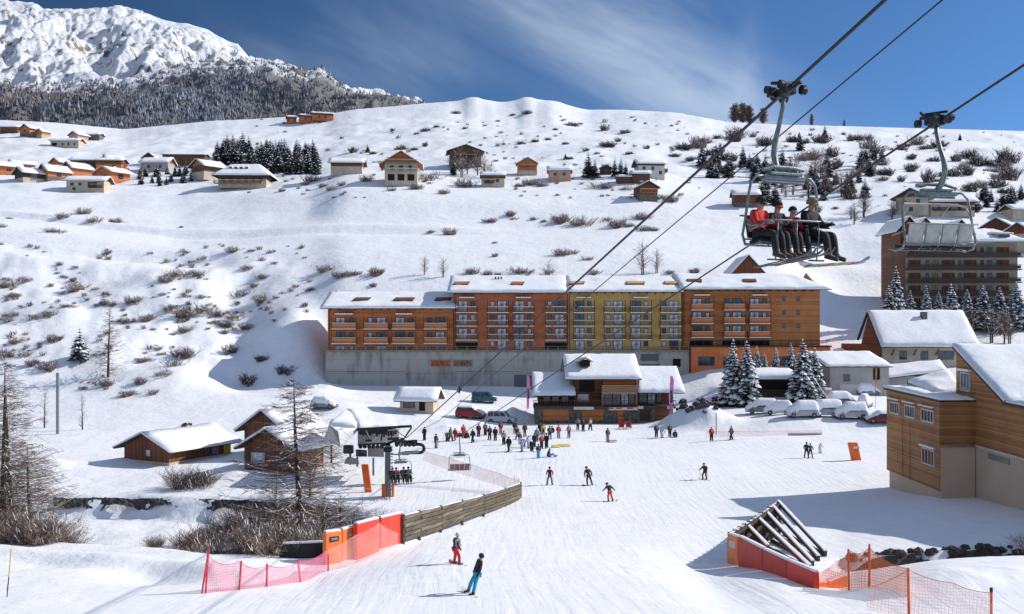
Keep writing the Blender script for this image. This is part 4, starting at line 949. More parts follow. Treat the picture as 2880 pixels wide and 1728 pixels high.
put('small brown cabin with a stone foot and front gable at the plateau edge', 1815, 560, 288, g90+R(8), L=6, Wd=5.4, hw=3.4, hr=1.5, walls='wood_b', gable='wood_b', plinth='stone', hp=1.4, over=.8, snow=.22, seed=21, wins=[W_('l', 0, 2.0, 1.2, 1.0), W_('l', -1.6, .2, .9, .9)], balc=[('l', 0, 1.7, 5, 1.0, 'wood_o')])
put('brown hut with a thick white roof below the right hand thicket', 2096, 580, 285, R(-5), L=7, Wd=5, hw=3.1, hr=1.3, walls='wood_r', plinth='stone', hp=.7, over=.6, snow=.5, seed=22, wins=[W_('f', 0, .0, 1.0, .9)])
# left group
put('big hip roofed lodge with a row of small dormers in its snowy roof', 692, 524, 330, R(2), L=15.5, Wd=11, hw=3.7, hr=3.3, walls='cream', upper='timber', hu=1.9, over=1.8, snow=.4, hip=5.0, seed=23, name='lodge', cat='lodge',
    wins=[W_('f', u, .6, 1.3, 1.3) for u in (-6, -3.6, -1.2, 1.2, 3.6, 6)]+[W_('f', u, 2.2, 1.5, 1.1, frame='timber_l') for u in (-5.6, -2.8, 0, 2.8, 5.6)], balc=[('f', 0, 1.9, 15, 1.4, 'wood_b'), ('f', -1, .2, 15.5, 1.8, 'timber_l')])
put('square snow capped house directly behind the big lodge roof', 690, 462, 350, 0, L=7.5, Wd=6, hw=2.6, hr=.5, walls='cream', over=.7, snow=.4, seed=24, wins=[W_('f', -1.5, 1.1, 1, .9), W_('f', 1.5, 1.1, 1, .9)])
put('tan gabled chalet with a snow streaked roof left of the big lodge', 585, 500, 340, R(52), L=8, Wd=7, hw=3.8, hr=2.0, walls='wood_b', gable='timber_l', plinth='cream', hp=1.6, over=1.1, snow=.35, seed=25, wins=[W_('l', 0, 2.2, 1.4, 1.1), W_('f', 0, 2.0, 1.2, 1.1)])
put('long snow roofed house with a cream stone lower wall nearest the terrace edge', 250, 538, 318, R(5), L=11.5, Wd=7, hw=3.3, hr=1.4, walls='cream', over=1.1, snow=.45, seed=26, wins=[W_('f', -4, 1.5, 1.0, .9), W_('f', -1.6, 1.5, 1.0, .9), W_('f', 2.2, .9, 2.8, 1.7, pane='dark'), W_('f', -3.4, .1, 1, .9)], balc=[('f', 3.4, .9, 4, 1.1, 'wood_b')])
put('orange timber house with open porch at the right end of the stone walled one', 318, 512, 326, R(58), L=7, Wd=8, hw=2.8, hr=1.7, walls='wood_o', gable='wood_o', over=1.1, snow=.35, seed=27, roofm='wood_o', wins=[W_('l', 0, .6, 2, 1.6), W_('f', 0, .6, 2, 1.6)])
put('orange two storey chalet with a level snow roof above the porch house', 314, 487, 345, R(6), L=8.5, Wd=7, hw=4.0, hr=.9, walls='wood_o', upper='wood_b', hu=1.2, over=.7, snow=.4, seed=28, wins=[W_('f', -2, 1.2, 1.1, 1.2), W_('f', 1.6, 1.2, 1.1, 1.2), W_('r', 0, 1.2, 1.2, 1.4)], balc=[('r', 0, 1.0, 5, 1.0, 'wood_o')])
put('bright orange gabled cabin in the middle of the left cluster', 152, 508, 340, R(50), L=7.5, Wd=7, hw=3.0, hr=2.2, walls='wood_o', gable='wood_h', plinth='stone', hp=.9, over=.8, snow=.35, seed=29, wins=[W_('l', -1.5, 1.2, 1, 1), W_('l', 1.5, 1.2, 1, 1), W_('f', 0, 1.2, 1.6, 1.1)])
put('dark orange cabin with a steep snowy roof right of the bright orange one', 218, 496, 352, R(52), L=7.5, Wd=6.4, hw=2.6, hr=2.0, walls='wood_o', gable='wood_b', over=.8, snow=.35, seed=30, wins=[W_('l', 0, 1, 1.4, 1.0)])
put('dark timber chalet with a white barge board at the front left of the cluster', 84, 512, 330, R(48), L=7, Wd=6.8, hw=2.8, hr=1.7, walls='timber', gable='timber', plinth='cream', hp=1.0, over=.9, snow=.35, seed=31, wins=[W_('f', 0, 1.2, 1.6, 1.1, frame='frame_w')])
put('orange cabin cut by the left edge of the frame', 18, 492, 345, R(40), L=8, Wd=7, hw=2.8, hr=1.7, walls='wood_o', gable='wood_o', over=.8, snow=.35, seed=32, wins=[W_('f', 0, 1, 1.4, 1)])
put('low orange cabin behind the dark timber chalet', 62, 480, 362, R(35), L=8, Wd=5, hw=2.2, hr=1.3, walls='wood_h', gable='wood_h', over=.6, snow=.35, seed=33, wins=[W_('f', 0, .8, 1.2, 1)])
put('small orange gable peeping over the cluster roofs', 170, 474, 380, R(60), L=5, Wd=5, hw=2.2, hr=1.5, walls='wood_o', gable='wood_o', over=.6, snow=.3, seed=34)
put('long dark barn with a snow roof behind the left cluster', 262, 478, 375, R(3), L=14, Wd=7, hw=3.2, hr=1.2, walls='timber', upper='wood_b', hu=1, over=.8, snow=.4, seed=35, name='barn', cat='barn')
put('cream end house attached to the long dark barn', 318, 470, 378, R(30), L=6, Wd=5.5, hw=3.2, hr=1.2, walls='cream', gable='timber_l', over=.7, snow=.35, seed=36, wins=[W_('f', 0, 1.2, 1, 1)])
put('snow roofed house screened by frosted trees left of the tan gable', 445, 482, 350, R(-2), L=9.5, Wd=7, hw=2.8, hr=1.8, walls='grey_r', over=.7, snow=.5, seed=37, wins=[W_('f', -2, .8, 1, 1), W_('f', 2, .8, 1, 1)])
put('long dark brown roofless looking terrace above the frosted trees', 522, 462, 385, R(3), L=16, Wd=6, hw=3.1, hr=.6, walls='wood_b', over=.7, snow=.2, seed=38, wins=[W_('f', u, 1, 1, 1) for u in (-5, -1.5, 2, 5)])
put('little dark gable between barn and frosted trees', 425, 458, 390, g90, L=5, Wd=4.6, hw=1.9, hr=1.7, walls='timber', gable='timber', over=.6, snow=.25, seed=39)
put('brown cottage under a flat white roof at the top left edge', 32, 374, 520, R(2), L=9, Wd=6, hw=2.6, hr=1.0, walls='wood_b', over=.8, snow=.6, seed=40, wins=[W_('f', 0, .8, 1.2, 1)])
put('orange gabled cottage on the upper left slope', 90, 384, 515, R(60), L=8, Wd=8, hw=3.4, hr=2.1, walls='wood_o', gable='wood_o', plinth='stone', hp=1.2, over=.8, snow=.2, seed=41, wins=[W_('l', 0, 1.6, 1.4, 1.1)])
put('light orange annex beside the upper orange cottage', 122, 387, 518, R(58), L=5, Wd=5, hw=2.6, hr=1.5, walls='wood_h', gable='wood_h', plinth='cream', hp=1, over=.5, snow=.2, seed=42)
put('long cream cottage with three dark openings on the upper left slope', 190, 415, 500, R(0), L=14, Wd=7, hw=2.9, hr=1.4, walls='cream', over=.8, snow=.5, seed=43, wins=[W_('f', -5, .2, 2.4, 1.6, pane='dark', mull=0), W_('f', -1, .6, 1, 1), W_('f', 2, .4, 1, 1.5), W_('f', 5, .6, 1, 1)])
put('peach gabled cottage behind the long cream one', 222, 394, 520, R(62), L=7, Wd=6.5, hw=2.4, hr=1.7, walls='pink_r', gable='wood_o', over=.7, snow=.3, seed=44)
put('grey stone cottage with a snow roof right of the peach gable', 262, 393, 512, R(0), L=8.5, Wd=6, hw=2.2, hr=1.0, walls='stone', over=.8, snow=.5, seed=45)
for k, (px, py, L_, lb) in enumerate(((906, 335, 12, 'uppermost of the three orange buildings by the forest edge'), (868, 341, 10, 'middle one of the three orange buildings by the forest edge'), (820, 345, 5, 'smallest and lowest of the three orange buildings by the forest edge'))):
    put(lb, px, py, 575, R(18), L=L_, Wd=6, hw=2.9, hr=.9, walls='wood_o', upper='wood_b', hu=1.1, over=.7, snow=.5, seed=46+k, wins=[W_('f', -2, .3, 1.2, 1.4), W_('f', 1.5, .3, 1.2, 1.4)])
# village top right
put('cream gabled house behind the hotel with a dark eave', 2575, 600, 300, R(52), L=9, Wd=9, hw=4.6, hr=2.4, walls='cream', gable='wood_b', over=1.3, snow=.4, seed=50, wins=[W_('l', -2, 2.5, 1.1, 1.3), W_('l', 2, 2.5, 1.1, 1.3), W_('l', 0, .3, 1.1, 1.3)], name='house', cat='house')
put('white house with a long dark balcony behind the hotel roof', 2665, 603, 303, R(-3), L=13, Wd=8, hw=3.6, hr=1.7, walls='cream', upper='wood_b', hu=1.2, over=1.0, snow=.5, seed=51, wins=[W_('f', u, .9, 1.1, 1.3) for u in (-4, -1, 2, 5)], balc=[('f', 0, .8, 12, 1.2, 'timber')], name='house', cat='house')
put('russet gable with snowy roof right of the hotel dormers', 2812, 668, 262, R(52), L=8, Wd=7, hw=2.6, hr=2.2, walls='wood_b', gable='wood_r', over=.9, snow=.4, seed=52, name='house', cat='house')
put('snow roofed house at the right edge behind the hotel', 2880, 700, 250, R(45), L=9, Wd=8, hw=3.5, hr=2.6, walls='cream', gable='wood_r', over=.9, snow=.4, seed=53, name='house', cat='house')
put('small snow roofed house high on the right edge', 2868, 610, 320, R(8), L=9, Wd=6, hw=2.4, hr=1.4, walls='cream', over=.8, snow=.5, seed=54, name='house', cat='house')

# the lodge's four small dark dormers
for o_ in [o for o in COL.objects if o.name == 'lodge']:
    for k in range(4):
        x = -4.2+k*1.75; d = MB().box(x-.42, x+.42, -3.9, -2.6, 4.95, 5.85).build('dormer', 'timber', o_)
        MB().box(x-.5, x+.5, -4.0, -2.4, 5.853, 6.1).build('snow', 'snow', d, bevel=.06)
# hotel
YH = 218.0
MT['hotel_r'] = pbr('shaded_cream_render', (.40, .35, .27), (.30, .26, .20), .5, .9)  # cream darkened in the colour itself for the shade on the front
ht = thing('hotel', 'big five storey hotel with dark timber side, white front and long dark balconies', 'hotel', (X_(2546, YH), YH, Z_(905, YH)), 0)
def hx(px): return X_(px, YH)-X_(2546, YH)
def hz(py): return Z_(py, YH)-Z_(905, YH)
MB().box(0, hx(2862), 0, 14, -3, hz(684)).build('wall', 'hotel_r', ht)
MB().hexa([(-.09, .02, -3), (-.005, .02, -3), (-.005, 14, -3), (-.09, 14, -3), (-.09, .02, hz(684)), (-.005, .02, hz(684)), (-.005, 14, hz(684)), (-.09, 14, hz(684))]).build('side_wall', 'wood_b', ht)
MB().box(-.1, 3.4, 2.5, 13.9, hz(684)+.01, hz(645)).prism([(-.1, hz(645)+.01), (3.4, hz(645)+.01), (1.65, hz(612))], 'y', 2.5, 13.9).build('side_gable', 'wood_b', ht)
m = MB()
for s_g in (-1, 1):
    a = 1.65+s_g*2.9; m.hexa([(a, 1.7, hz(652)), (1.65, 1.7, hz(609)), (1.65, 14.5, hz(609)), (a, 14.5, hz(652)), (a, 1.7, hz(652)+.2), (1.65, 1.7, hz(609)+.2), (1.65, 14.5, hz(609)+.2), (a, 14.5, hz(652)+.2)])
m.build('side_roof', 'timber', ht)
m = MB(); snowslab(m, (-1.25, 1.7, hz(652)+.2), (-1.25, 14.5, hz(652)+.2), (1.65, 14.5, hz(609)+.2), (1.65, 1.7, hz(609)+.2), .35, 10, 6, 55, .07); snowslab(m, (4.55, 1.7, hz(652)+.2), (4.55, 14.5, hz(652)+.2), (1.65, 14.5, hz(609)+.2), (1.65, 1.7, hz(609)+.2), .35, 10, 6, 56, .07); m.build('side_snow', 'snow', ht, smooth=True)

for fl, py in enumerate((722, 758, 794, 830, 866)):
    z = hz(py)
    bm_ = MB(); bm_.box(-.1, hx(2866), -1.5, -.01, z-.2, z)
    bm_.box(-.1, hx(2866), -1.52, -1.42, z+.88, z+.98)
    bm_.box(-.05, hx(2862), -1.49, -1.45, z+.08, z+.80)
    b_ = bm_.build('balcony', 'timber', ht)
    rr = random.Random(fl)
    for (px, w, mt) in ((2572, 2.6, 'wood_r'), (2608, .8, 'glass'), (2630, 1.2, 'timber_l'), (2667, 2.8, 'wood_r'), (2700, .7, 'glass'), (2728, 2.8, 'wood_r'), (2762, .7, 'wood_b'), (2783, 1.2, 'glass'), (2820, 2.7, 'wood_r')):
        window(ht, (hx(px), -.006, z+.35), 0, w, 1.7, frame='timber', pane=mt, mull=1 if w > 1 else 0)
mb = MB()
mb.hexa([(-1, -2.2, hz(684)), (hx(2878), -2.2, hz(684)), (hx(2850), 9, hz(684)+3.5), (3, 9, hz(684)+3.5), (-1, -2.2, hz(684)+.2), (hx(2878), -2.2, hz(684)+.2), (hx(2850), 9, hz(684)+3.7), (3, 9, hz(684)+3.7)])
rf = mb.build('roof', 'roofdark', ht)
s = MB(); snowslab(s, (-1.1, -2.3, hz(684)+.2), (hx(2878), -2.3, hz(684)+.2), (hx(2850), 9, hz(684)+3.7), (3, 9, hz(684)+3.7), .5, 30, 10, 71, .1); s.build('snow', 'snow', rf, smooth=True)
for (pa, pb, pc, zt) in ((2588, 2640, 'cream', 612), (2690, 2740, 'cream', 618)):     # big dormer gables
    w = hx(pb)-hx(pa); x = hx(pa)
    d = MB().prism([(x-1, hz(668)), (x+w+1, hz(668)), (x+w/2, hz(zt))], 'y', 3, 3.3).build('dormer', 'cream', ht)
    m = MB(); m.hexa([(x-2.4, 1.8, hz(676)), (x+w/2, 1.8, hz(zt)), (x+w/2, 13, hz(zt)), (x-2.4, 13, hz(676)), (x-2.4, 1.8, hz(676)+.2), (x+w/2, 1.8, hz(zt)+.2), (x+w/2, 13, hz(zt)+.2), (x-2.4, 13, hz(676)+.2)])
    m.hexa([(x+w+2.4, 1.8, hz(676)), (x+w/2, 1.8, hz(zt)), (x+w/2, 13, hz(zt)), (x+w+2.4, 13, hz(676)), (x+w+2.4, 1.8, hz(676)+.2), (x+w/2, 1.8, hz(zt)+.2), (x+w/2, 13, hz(zt)+.2), (x+w+2.4, 13, hz(676)+.2)])
    m.build('dormer_roof', 'timber', ht)
    s = MB(); snowslab(s, (x-2.4, 1.8, hz(676)+.2), (x-2.4, 13, hz(676)+.2), (x+w/2, 13, hz(zt)+.2), (x+w/2, 1.8, hz(zt)+.2), .35, 8, 6, 5, .06)
    snowslab(s, (x+w+2.4, 1.8, hz(676)+.2), (x+w+2.4, 13, hz(676)+.2), (x+w/2, 13, hz(zt)+.2), (x+w/2, 1.8, hz(zt)+.2), .35, 8, 6, 6, .06); s.build('dormer_snow', 'snow', ht, smooth=True)
    window(ht, (x+w/2, 2.99, hz(660)), 0, 1.2, 1.3, frame='timber', pane='glass')
d = MB().box(hx(2802), hx(2838), -.5, 4, hz(676), hz(658)).build('dormer', 'cream', ht)
window(ht, ((hx(2802)+hx(2838))/2, -.51, hz(674)), 0, 2.4, 1.0, frame='timber', pane='glass', mull=3)
s = MB(); snowslab(s, (hx(2797), -.9, hz(658)), (hx(2845), -.9, hz(658)), (hx(2845), 5, hz(652)), (hx(2797), 5, hz(652)), .4, 6, 5, 8, .05); s.build('dormer_snow', 'snow', ht, smooth=True)

# white house with the great snow roof
def hipq(t, pts, th, nm='roof', seed=1, mat='roofdark', nx=16, ny=10):
    m = MB(); P = [Vector(p) for p in pts]; m.hexa([p-Vector((0,0,.2)) for p in P]+P)
    r = m.build(nm, mat, t); s = MB(); snowslab(s, *P, th, nx, ny, seed, .07); s.build('snow', 'snow', r, smooth=True); return r
YB = 184.0
bh = thing('house', 'cream house with one great snow covered roof and brown brackets under its eave', 'house', (X_(2480, YB), YB, Z_(1025, YB)), 0)
def q(px, py, Y): v = at(px, py, Y); return (v.x-X_(2480, YB), v.y-YB, v.z-Z_(1025, YB))
wd = X_(2720, YB)-X_(2480, YB)
MB().box(0, wd, 0, 13, -3, q(0, 976, YB)[2]).build('wall', 'cream', bh)
MB().hexa([(-.25, .3, -3), (-.01, .3, -3), (-.01, 13, -3), (-3.2, 13, -3), (-.25, .3, q(0,972,YB)[2]), (-.01, .3, q(0,972,YB)[2]), (-.01, 13, q(0,972,YB)[2]), (-3.2, 13, q(0,972,YB)[2])]).build('side_wall', 'wood_b', bh)
rp = [q(2478, 975, 182.5), q(2757, 975, 182.5), q(2706, 876, 193), q(2440, 876, 193)]
hipq(bh, rp, .55, seed=81, nx=26, ny=12)
x0, z0, x1, z1 = rp[0][0], rp[0][2], rp[3][0], rp[3][2]
m = MB(); A = Vector(rp[0]); Bq = Vector(rp[3]); m.tri(A+Vector((.3,.6,-.4)), Bq+Vector((.2,0,-.4)), Bq+Vector((-1.5, 0, -7.4))); m.tri(A+Vector((.3,.6,-.4)), Bq+Vector((-1.5,0,-7.4)), A+Vector((-.2,.6,-3.0)))
m.build('gable', 'wood_b', bh)
m = MB(); m.bar(A+Vector((0,0,-.3)), Bq+Vector((0,0,-.3)), .35); m.bar(Bq+Vector((0,0,-.3)), Bq+Vector((-2.6,-2,-5.5)), .35); m.build('barge_board', 'timber', bh)
m = MB(); 
for px in (2508, 2570, 2632, 2690): a = q(px, 980, YB); m.bar((a[0], -.05, a[2]-1.3), (a[0], -1.2, a[2]-.1), .18)
m.build('bracket', 'wood_b', bh)
for (px, w, n) in ((2540, 1.4, 1), (2600, 1.4, 1), (2660, 3.0, 3)): window(bh, (q(px, 1012, YB)[0], -.006, q(0, 1012, YB)[2]), 0, w, 1.6, frame='wood_b', pane='glass', mull=n)
m = MB(); c = q(2598, 885, 190); m.box(c[0]-.5, c[0]+.5, c[1]-.5, c[1]+.5, c[2]-1.2, c[2]+.5); m.build('chimney', 'stone', bh)

# grey shed-roofed house in front of it
YC = 166.0
lh = thing('house', 'plain grey rendered house with a low blue shadowed snow roof beside the spruces', 'house', (X_(2335, YC), YC, Z_(1117, YC)), 0)
wl = X_(2500, YC)-X_(2335, YC); hl = Z_(1030, YC)-Z_(1117, YC)
MB().box(0, wl, 0, 8, -1.5, hl).build('wall', 'grey_r', lh)
MB().prism([(0, hl-.01), (8, hl-.01), (7.5, hl+1.9)], 'x', .01, wl-.01).build('gable', 'timber', lh)
hipq(lh, [(-.9, -.7, hl), (wl+.4, -.7, hl), (wl-.6, 7.5, hl+2.1), (-2.0, 7.5, hl+2.1)], .3, seed=83)
window(lh, (X_(2381, YC)-X_(2335, YC), -.006, hl-2.6), 0, 1.15, 1.25, frame='frame_g', pane='glass')
window(lh, (X_(2465, YC)-X_(2335, YC), -.006, hl-2.3), 0, 1.2, 2.0, frame='frame_g', pane='dark')
MB().box(1.6, 4.6, -.06, -.005, 0, 2.1).build('garage_door', 'frame_w', lh)
YD = 170.0
l2 = thing('annex', 'low annex with a drooping snow roof between the grey house and the wooden hall', 'annex', (X_(2500, YD), YD, Z_(1085, YD)), 0)
MB().box(0, X_(2680, YD)-X_(2500, YD), 0, 6, -3, 1.6).build('wall', 'grey_r', l2)
hipq(l2, [(-.8, -1.0, 1.4), (9.5, -1.0, 2.6), (11.5, 6.5, 3.9), (0.6, 6.5, 2.9)], .45, seed=85)
window(l2, (4.2, -.006, .0), 0, 2.2, 1.2, frame='frame_g', pane='glass')
# carport in the trees
YE = 163.0
cp = thing('carport', 'dark open carport with a thick rounded snow roof between two spruces', 'carport', (X_(2122, YE), YE, Z_(1105, YE)), 0)
wc = X_(2242, YE)-X_(2122, YE); hc = Z_(1066, YE)-Z_(1105, YE)
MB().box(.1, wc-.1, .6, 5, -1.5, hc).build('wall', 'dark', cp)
MB().box(-.15, .1, 0, 5, -1.5, hc).build('post', 'wood_b', cp); MB().box(wc-.1, wc+.15, 0, 5, -1.5, hc).build('post', 'wood_b', cp)
MB().box(.11, wc-.11, .3, .55, -1.5, .5).build('beam', 'timber', cp)
hipq(cp, [(-.5, -.4, hc), (wc+.5, -.4, hc), (wc+.3, 5.2, hc+.9), (-.3, 5.2, hc+.9)], .9, seed=87, nx=14, ny=7)
# small ticket hut with antlered gable
YT = 160.0
hut = house('ticket_hut', 'small cream hut with a snow slab roof in the parking area', 'hut', (X_(1180, YT), YT, Z_(1154, YT)), R(-8), 5.4, 4.2, 2.1, 1.3, walls='cream', gable='timber_l', over=.9, snow=.45, seed=91,
            wins=[W_('f', -1.2, .5, 1.9, 1.2), W_('f', .9, .1, 1.0, 1.9, pane='dark', mull=0)])
# wooden cabins at the left
YK = 113.0
c1 = house('cabin', 'low russet cabin with a broad sunlit snow roof and a lone square window', 'cabin', ((502-CX)/F*118, 118, Z_(1319, 113)), R(62), 9.6, 7.2, 2.35, 1.55, walls='wood_r', gable='wood_r', plinth='cream', hp=.8, over=.9, snow=.32, seed=93, sink=2,
           wins=[W_('l', .3, 1.35, .6, .7, frame='frame_w', pane='curtain', mull=0), W_('f', 1.0, 1.05, .8, .9, frame='timber', pane='glass'), W_('f', 2.3, 1.05, .8, .9, frame='frame_w', pane='glass')])
m = MB(); m.box(3.6, 4.75, -3.72, -3.66, .9, 2.2); m.box(3.6, 4.75, -3.72, -3.66, .2, .6); m.build('yellow_panel', 'yellow', c1)
c2 = house('cabin', 'taller russet cabin behind, its upper gable stepping up over the front one', 'cabin', ((792-CX)/F*119, 119, Z_(1345, 119)), R(66), 6.5, 5.8, 6.3, 2.0, walls='wood_r', gable='wood_r', plinth='cream', hp=.8, over=.8, snow=.35, seed=94, sink=2)
c3 = house('cabin', 'front russet cabin with a wide grey window, partly behind the big larch', 'cabin', ((800-CX)/F*108, 108, Z_(1352, 106)), R(68), 5.6, 6.3, 3.7, 1.8, walls='wood_r', gable='wood_r', plinth='cream', hp=.75, over=.8, snow=.32, seed=95, sink=2,
           wins=[W_('l', -1.4, 1.9, 1.7, 1.1, frame='frame_w', pane='curtain', mull=0), W_('l', 1.5, 2.0, 1.5, .9, frame='timber', pane='glass', mull=0)])
# chimney stones on cabin 1
rk = MB(); r_ = random.Random(2)
for k in range(9): rk.ball((r_.uniform(-.9, .9), r_.uniform(-.25, .25), r_.uniform(0, .25)), r_.uniform(.12, .25), 6, 4)
cr_ = rk.build('ridge_stones', 'rock', c1, loc=(1.2, .0, 4.2), smooth=False)

# ------------------------------------------------------------------ the big wooden hall on the right
wh = thing('wooden_hall', 'large honey boarded hall with slanted snow roof and beige base in the right foreground', 'hall', (34.4, 80, -14.7), 0)
def P(x, y, z): return (x-34.4, y-80, z+14.7)
def bx(mb, x0, x1, y0, y1, z0, z1): a = P(x0, y0, z0); b = P(x1, y1, z1); mb.box(a[0], b[0], a[1], b[1], a[2], b[2]); return mb
bx(MB(), 34.4, 37.2, 80, 91.4, -14.25, -6.86).build('wall', 'wood_l', wh)
bx(MB(), 34.46, 37.2, 80.06, 90.9, -18, -14.253).build('base_wall', 'beige', wh)
# plaster on the camera side under the boards
bx(MB(), 34.42, 37.2, 79.96, 79.999, -18, -10.68).build('base_wall', 'beige', wh)
bx(MB(), 34.42, 37.2, 79.88, 79.955, -10.68, -10.5).build('ledge', 'timber_l', wh)
m = MB(); prof = [(58, -10.5), (83.4, -10.5), (83.4, -2.9), (83.2, -2.9), (74.9, -6.6), (58, -6.75)]
m.prism([(a-80, b+14.7) for a, b in prof], 'x', 37.2-34.4+.005, 58-34.4); m.build('wall', 'wood_l', wh)
bx(MB(), 37.26, 58, 58.05, 91.3, -18, -10.5-.003).build('base_wall', 'beige', wh)
m = MB(); bx(m, 37.12, 37.2, 58, 79.8, -10.62, -10.44); m.build('ledge', 'frame_w', wh)
m = MB(); bx(m, 37.19, 37.25, 74.5, 77.8, -11.25, -10.85); m.build('vent_grille', 'galv', wh)
# roofs
def slab(pts, th, seed, nx=20, ny=12):
    return hipq(wh, [P(*p) for p in pts], th, seed=seed, nx=nx, ny=ny)
slab([(36.9, 74.6, -6.58), (58.3, 74.6, -6.58), (58.3, 83.5, -2.62), (36.9, 83.5, -2.62)], .3, 101, 34, 16)
slab([(36.9, 58, -6.72), (58.3, 58, -6.72), (58.3, 74.6, -6.56), (36.9, 74.6, -6.56)], .3, 103, 24, 16)
bx(MB(), 37.21, 57.9, 83.41, 91.3, -10.49, -6.9).build('wall', 'wood_l', wh)
slab([(37.2, 83.6, -6.75), (58.3, 83.6, -6.75), (58.3, 91.8, -6.6), (37.2, 91.8, -6.6)], .3, 105, 20, 8)
slab([(34.2, 79.8, -6.84), (37.18, 79.8, -6.84), (37.18, 91.7, -6.7), (34.2, 91.7, -6.7)], .28, 107, 8, 18)
s = MB(); snowslab(s, P(35.6, 83.5, -6.62), P(37.9, 83.5, -6.62), P(39.9, 91.0, -5.3), P(36.2, 91.0, -6.2), .45, 10, 14, 109, .10); s.build('snow_drift', 'snow', wh, smooth=True)
# windows on the long left side: three bands and one low
for (y0, y1) in ((81.2, 83.7), (85.0, 87.2), (88.4, 90.6)):
    z0, z1 = -8.95, -7.85
    for k in range(1):
        w = y1-y0; o_ = window(wh, P(34.395, (y0+y1)/2, z0), -g90, w, z1-z0, frame='frame_w', pane='glass', mull=3, fw=.13, deep=.12)
        MB().box(-w/2-.15, w/2+.15, -.22, .05, z1-z0+.12, z1-z0+.2).build('ledge', 'wood_l', o_); MB().box(-w/2-.15, w/2+.15, -.24, .02, z1-z0+.205, z1-z0+.32).build('snow', 'snow', o_, bevel=.04)
o_ = window(wh, P(34.395, 82.3, -12.45), -g90, 2.5, 1.35, frame='frame_w', pane='wood_r', mull=3, fw=.1)
MB().box(-1.4, 1.4, -.24, .02, 1.45, 1.62).build('snow', 'snow', o_, bevel=.04)
o_ = window(wh, P(37.195, 81.7, -6.3), -g90, 1.7, 1.55, frame='frame_w', pane='glass', mull=2, fw=.12)
MB().box(-1.0, 1.0, -.26, .02, 1.65, 1.85).build('snow', 'snow', o_, bevel=.04)
m = MB(); bx(m, 34.36, 34.40, 86.0, 86.12, -14.2, -9.2); bx(m, 34.36, 34.40, 87.6, 87.7, -14.2, -9.2); bx(m, 34.36, 34.399, 80.01, 80.14, -14.2, -6.9); bx(m, 34.4, 34.53, 79.86, 79.9, -10.5, -6.9); bx(m, 37.05, 37.19, 79.87, 79.9, -10.4, -6.9); m.build('board_trim', 'wood_l', wh)
# ------------------------------------------------------------------ chairlift
DIR = Vector((-15.8, 68, -16.3)); DN = DIR.normalized()
A0 = Vector((6.0, 22, 4.9)); C0 = Vector((11.5, 27, 5.2)); B0 = Vector((9.0, 27, 6.3))
def onA(Y): return A0+DIR*((Y-22)/68)
def onC(Y): return C0+DIR*((Y-27)/68)
def onB(Y): return B0+DIR*((Y-27)/68)
def rope(name, f, y0, y1, r, label, end=None, sag=.0):
    pts = []
    for k in range(41):
        a = k/40; p = f(y0+(y1-y0)*a); p = p+Vector((0, 0, -sag*4*a*(1-a))); pts.append(p)
    if end is not None: pts.append(end)
    tag(MB().tube(pts, r, 8).build(name, 'cable', None, smooth=True), label, 'cable', 'ropes of the chairlift')
tops = {'A': onA(88.0), 'C': onC(96)}
rope('haul_rope', onA, 2, 88.0, .036, 'thick haul rope carrying the chair with four riders', Vector((-12.0, 99, -11.2)))
rope('haul_rope', onC, 2, 99.0, .032, 'lower haul rope at the right, carrying the empty chairs', Vector((-5.5, 104, -12.2)))
rope('signal_cable', onB, 2, 96.0, .021, 'thin signal cable hung between the two haul ropes', Vector((-9, 104, -11.8)))
for Y, f, nm, lb in ((51.5, onB, 'cable_clamp', 'small dark clamp on the thin middle cable'), (62, onA, 'cable_clamp', 'small dark clamp on the thick left haul rope')):
    p = f(Y); t = tag(MB().bar(p-DN*.35, p+DN*.35, .16, .2).bar(p-DN*.1, p+DN*.1, .1, .42).build(nm, 'steel_d'), lb, 'clamp')
